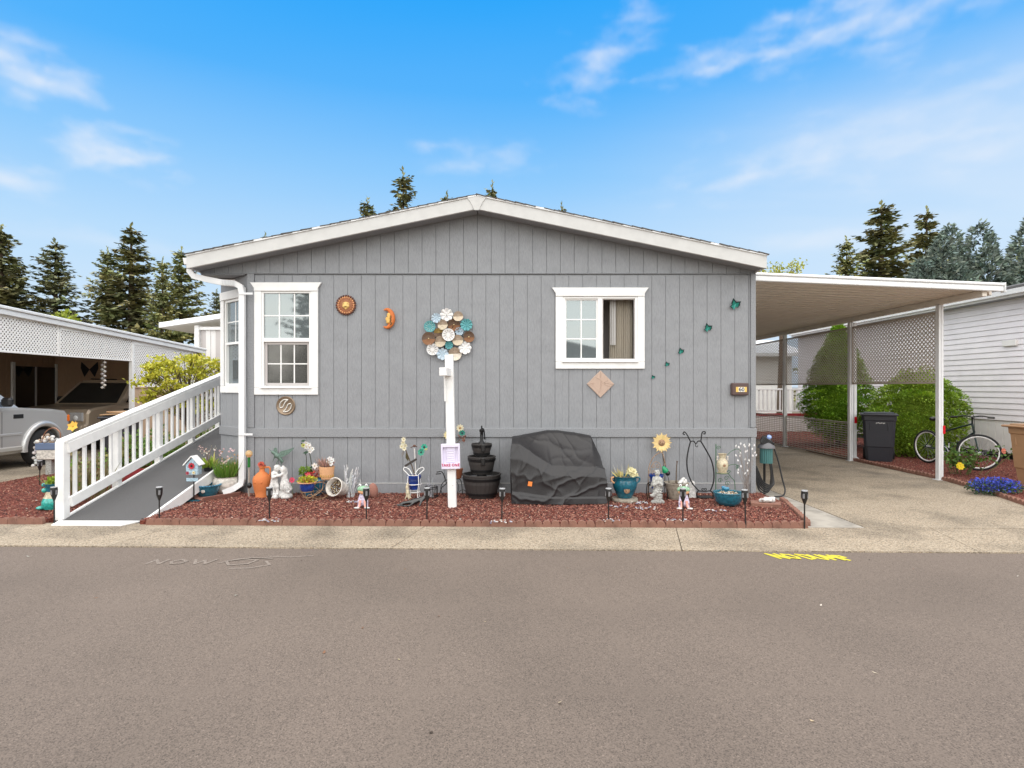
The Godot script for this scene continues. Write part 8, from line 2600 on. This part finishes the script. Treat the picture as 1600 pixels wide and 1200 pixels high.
func build_left_garden() -> void:
	# yellow-green maple behind the railing
	rng.seed = 61
	var o := thing("lace_maple", "yellow-green lace-leaf maple behind the ramp railing", "tree", V(-6.75, 0.03, -3.6))
	var s := tinted()
	var tw := Sh.new()
	tw.tube(curve([V(0, -0.02, 0), V(0.05, 0.5, 0), V(-0.03, 1.1, 0.03)]), 0.035, 7)
	for k in 105:
		var a := rng.randf() * TAU
		var e := V(cos(a) * rng.randf_range(0.2, 1.0), rng.randf_range(1.0, 2.2), sin(a) * rng.randf_range(0.2, 0.7))
		e.x = clampf(e.x * (1.25 - abs(e.y - 1.5) * 0.55), -0.7, 1.2)
		tw.tube(curve([V(0, 0.8, 0), e * V(0.5, 0.85, 0.5), e]), 0.007, 4, false)
		for q in 60:
			s.col = jig(C(0.5, 0.48, 0.045), 0.25)
			var d := (rdir() + V(0, -0.2, 0)).normalized()
			s.leaf(e + rv(0.2) * V(1, 0.4, 1) * rng.randf() , d, d.cross(rdir()).normalized(), 0.08, 0.019)
	part("crown", s, M.leaf_green, o)
	part("trunk", tw, M.bark, o)
	# red raised planters
	for q in [["dark red wooden planter box nearest the foot of the ramp", -5.85, -0.5, 0.9], ["dark red wooden planter box further up behind the railing", -6.3, -1.9, 1.1]]:
		var p := thing("red_planter_box", q[0], "planter", V(q[1], 0.03, q[2]))
		for e in [-1, 1]:
			part("board", Sh.new().box(V(0, 0.16, e * 0.2), V(q[3], 0.34, 0.025), Basis(), 0.004), M.red_paint, p)
			part("board", Sh.new().box(V(e * (q[3] / 2 - 0.013), 0.155, 0), V(0.025, 0.33, 0.374), Basis(), 0.004), M.red_paint, p)
		part("soil", Sh.new().box(V(0, 0.15, 0), V(q[3] - 0.06, 0.26, 0.37)), M.pot_soil, p)
		s = tinted()
		for k in 9:
			puff(s, V(rng.randf_range(-0.4, 0.4) * q[3], rng.randf_range(0.35, 0.75), rng.randf_range(-0.12, 0.12)), V(0.12, 0.16, 0.12), 70, 0.07, C(0.13, 0.22, 0.04) if k % 3 else C(0.3, 0.27, 0.1))
		blades(s, V(0, 0.28, 0), 0.16, 80, 0.4, 0.7, 0.01, C(0.14, 0.24, 0.04))
		part("plants", s, M.leaf_green, p)
	# weeds and stalks seen between the balusters
	for q in [["pale stalky weeds in the bed behind the lowest balusters", -5.8, 0.6, C(0.24, 0.2, 0.1), 0.75], ["green leafy plants behind the middle balusters", -5.85, -1.35, C(0.13, 0.24, 0.03), 0.85], ["green leafy plants behind the upper balusters", -6.0, -2.8, C(0.16, 0.25, 0.03), 0.9], ["bright low weeds in front of the silver vehicle's wheel", -6.15, -0.25, C(0.18, 0.33, 0.04), 0.45]]:
		var p := thing("bed_plants", q[0], "plant", V(q[1], 0.03, q[2]))
		s = tinted()
		blades(s, Vector3.ZERO, 0.3, 110, q[4], 0.7, 0.011, q[3])
		for k in 8:
			puff(s, V(rng.randf_range(-0.3, 0.3), rng.randf_range(0.25, 0.9) * q[4], rng.randf_range(-0.2, 0.2)), V(0.12, 0.1, 0.12), 40, 0.06, q[3])
		part("leaves", s, M.leaf_green, p)
	# orange iris
	o = thing("orange_iris", "orange yellow iris bloom beside the white newel post", "flower", V(-6.62, 0.03, -0.35))
	s = tinted()
	blades(s, V(0, 0, 0), 0.06, 16, 0.6, 0.4, 0.014, C(0.12, 0.3, 0.05))
	s.col = C(0.1, 0.2, 0.05)
	s.tube([V(0, 0, 0), V(0.02, 0.9, 0)], 0.008, 5)
	for k in 2:
		bloom(s, V(0.02, 0.96 - k * 0.28, 0.02), (V(0, 0.6, 1) + rv(0.3)).normalized(), 6, 0.085, 0.4, C(0.75, 0.42, 0.06), C(0.6, 0.3, 0.03), 0.15)
		for q in 3:
			s.col = jig(C(0.78, 0.45, 0.08), 0.1)
			s.leaf(V(0.02, 0.95 - k * 0.28, 0), (V(0, 1, 0) + rv(0.5)).normalized(), V(1, 0, 0.3).normalized(), 0.1, 0.03, 0.01)
	part("bloom", s, M.petal, o)
	# turquoise jar
	o = thing("turquoise_jar", "turquoise and cream glazed frog-footed jar left of the newel post", "planter", gp(74, 797) + V(0.0, 0, -0.1))
	part("belly", Sh.new().lathe([Vector2(0.0005, 0.0), Vector2(0.1, 0.0), Vector2(0.125, 0.05), Vector2(0.125, 0.1), Vector2(0.105, 0.14)], Transform3D(), 24), M.glaze_turquoise, o)
	part("shoulder", Sh.new().lathe([Vector2(0.105, 0.14), Vector2(0.088, 0.18), Vector2(0.082, 0.22)], Transform3D(), 24), M.glaze_cream, o)
	part("neck", Sh.new().lathe([Vector2(0.082, 0.22), Vector2(0.085, 0.27), Vector2(0.105, 0.3), Vector2(0.108, 0.32), Vector2(0.095, 0.32), Vector2(0.08, 0.28)], Transform3D(), 24), M.glaze_teal, o)
	s = Sh.new()
	for e in [-1, 1]:
		s.ball(V(e * 0.11, 0.02, 0.06), V(0.05, 0.025, 0.06))
		s.ball(V(e * 0.06, 0.24, 0.075), V(0.03, 0.03, 0.025))
	s.ball(V(-0.095, 0.3, 0.03), V(0.03, 0.025, 0.03))
	part("frog_feet", s, M.glaze_turquoise, o)
	s = tinted()
	puff(s, V(0.02, 0.34, 0), V(0.1, 0.04, 0.08), 160, 0.04, C(0.25, 0.34, 0.03))
	part("sedum", s, M.leaf_green, o)
	# hooped basket of shells on a blue and white pedestal, before the vehicle's wheel
	o = thing("shell_basket", "blue and white box with copper hoop and shells before the vehicle wheel", "garden ornament", V(-8.18, 0.0, -1.87), 0.1)
	part("box", Sh.new().box(V(0, 0.54, 0), V(0.36, 0.12, 0.22), Basis(), 0.01), mat("slate_blue", C(0.12, 0.17, 0.28), 0.6), o)
	part("base", Sh.new().box(V(0, 0.395, 0), V(0.33, 0.17, 0.2), Basis(), 0.01), M.pot_white, o)
	part("foot", Sh.new().box(V(0, 0.155, 0), V(0.1, 0.31, 0.1), Basis(), 0.01), M.stone_grey, o)
	part("hoop", Sh.new().tube(curve([V(-0.14, 0.59, 0), V(-0.08, 0.78, 0), V(0.05, 0.86, 0), V(0.16, 0.78, 0), V(0.17, 0.59, 0)]), 0.009, 7), mat("copper", C(0.4, 0.2, 0.13), 0.35, {metal = 0.7}), o)
	s = tinted()
	for i in 38:
		s.col = jig([C(0.6, 0.52, 0.44), C(0.66, 0.64, 0.62), C(0.4, 0.3, 0.22)][i % 3], 0.15)
		var p := V(rng.randf_range(-0.16, 0.12), 0.61 + rng.randf() * 0.14 * (1.0 - rng.randf()), rng.randf_range(-0.06, 0.1))
		s.ball(p, V(0.04, 0.032, 0.03) * rng.randf_range(0.6, 1.1), Basis(V(0, 0, 1), rng.randf() * 3), 7, 5)
	for i in 10:
		s.col = jig(C(0.55, 0.55, 0.56), 0.2)
		s.ball(V(-0.22 + rv(0.04).x, 0.2 + i * 0.045, 0.03), V(0.035, 0.03, 0.03), Basis(), 7, 5)
	part("shells", s, M.painted, o)
	# wind chimes under the valance
	o = thing("wind_chimes", "glass wind chimes hanging inside the lattice carport", "wind chime", V(-9.42, 0, -4.95))
	var ch := Sh.new()
	for e in [-0.1, 0.1]:
		ch.tube([V(e, 2.26, e), V(e, 1.55, e)], 0.004, 4)
	part("cord", ch, M.wire, o)
	s = tinted()
	for i in 12:
		s.col = jig(C(0.5, 0.48, 0.44), 0.2)
		s.ball(V(-0.1 if i % 2 else 0.1, 2.15 - i * 0.052, -0.1 if i % 2 else 0.1), V(0.035, 0.03, 0.035), Basis(), 7, 5)
	part("glass_drops", s, M.enamel, o)
	# butterfly shapes hung on the wall inside
	o = thing("wall_butterfly", "dark butterfly cutout on the rear wall inside the lattice carport", "wall ornament", V(-12.6, 2.12, -8.86))
	for e in [-1, 1]:
		part("wing", Sh.new().prism(PackedVector2Array([Vector2(0, 0), Vector2(e * 0.24, 0.22), Vector2(e * 0.26, 0.04), Vector2(e * 0.15, -0.22)]), 0.0, 0.02), M.iron, o)

# what the windows mirror: the low house and trees across the street
func build_across_street() -> void:
	var h := thing("opposite_house", "low house across the street, mirrored in the window panes", "house", V(1.5, 0, 19.0))
	part("wall", Sh.new().box(V(0, 1.5, 2.0), V(8.2, 3.0, 4.0)), M.tan_wall, h)
	part("roof", Sh.new().prism(PackedVector2Array([Vector2(-4.6, 2.95), Vector2(4.6, 2.95), Vector2(0, 4.0)]), -0.5, 4.5), M.shingle, h)
	for x in [-2.2, 2.0]:
		var w := part("window", Sh.new().box(V(x, 1.7, -0.01), V(1.3, 1.1, 0.04)), M.vinyl, h)
		part("pane", Sh.new().box(V(x, 1.7, -0.034), V(1.1, 0.9, 0.01)), M.car_glass, w)
	rng.seed = 71
	var cr := conifer_crown(105, 0.22, 0.08, C(0.07, 0.085, 0.04), 1.0)
	var tk := trunk_mesh()
	for q in [[-9.9, 20.0, 9.5, "tall fir across the street mirrored in the sash window"], [-15.5, 23.0, 11.0, "larger fir across the street behind the photographer"]]:
		var o := thing("fir_tree", q[3], "tree", V(q[0], -0.05, q[1]), 0.6, "fir trees behind the houses")
		o.scale = V(q[2], q[2], q[2])
		piece("crown", cr, M.needle, o)
		piece("trunk", tk, M.bark, o)

func _ready() -> void:
	rng.seed = 11
	make_camera_and_light()
	print("sky ", Time.get_ticks_msec())
	make_materials()
	build_ground()
	build_debris()
	print("ground ", Time.get_ticks_msec())
	build_house()
	build_carport()
	build_right_neighbour()
	build_ramp()
	build_left_neighbour()
	build_across_street()
	print("structures ", Time.get_ticks_msec())
	build_trees()
	build_shrubs()
	build_left_garden()
	print("plants ", Time.get_ticks_msec())
	rng.seed = 12
	build_vehicles()
	build_bins()
	build_bicycle()
	build_wall_art()
	build_flower_art()
	build_left_group()
	build_centre_group()
	build_right_group()
	build_torches()
	print("done ", Time.get_ticks_msec())
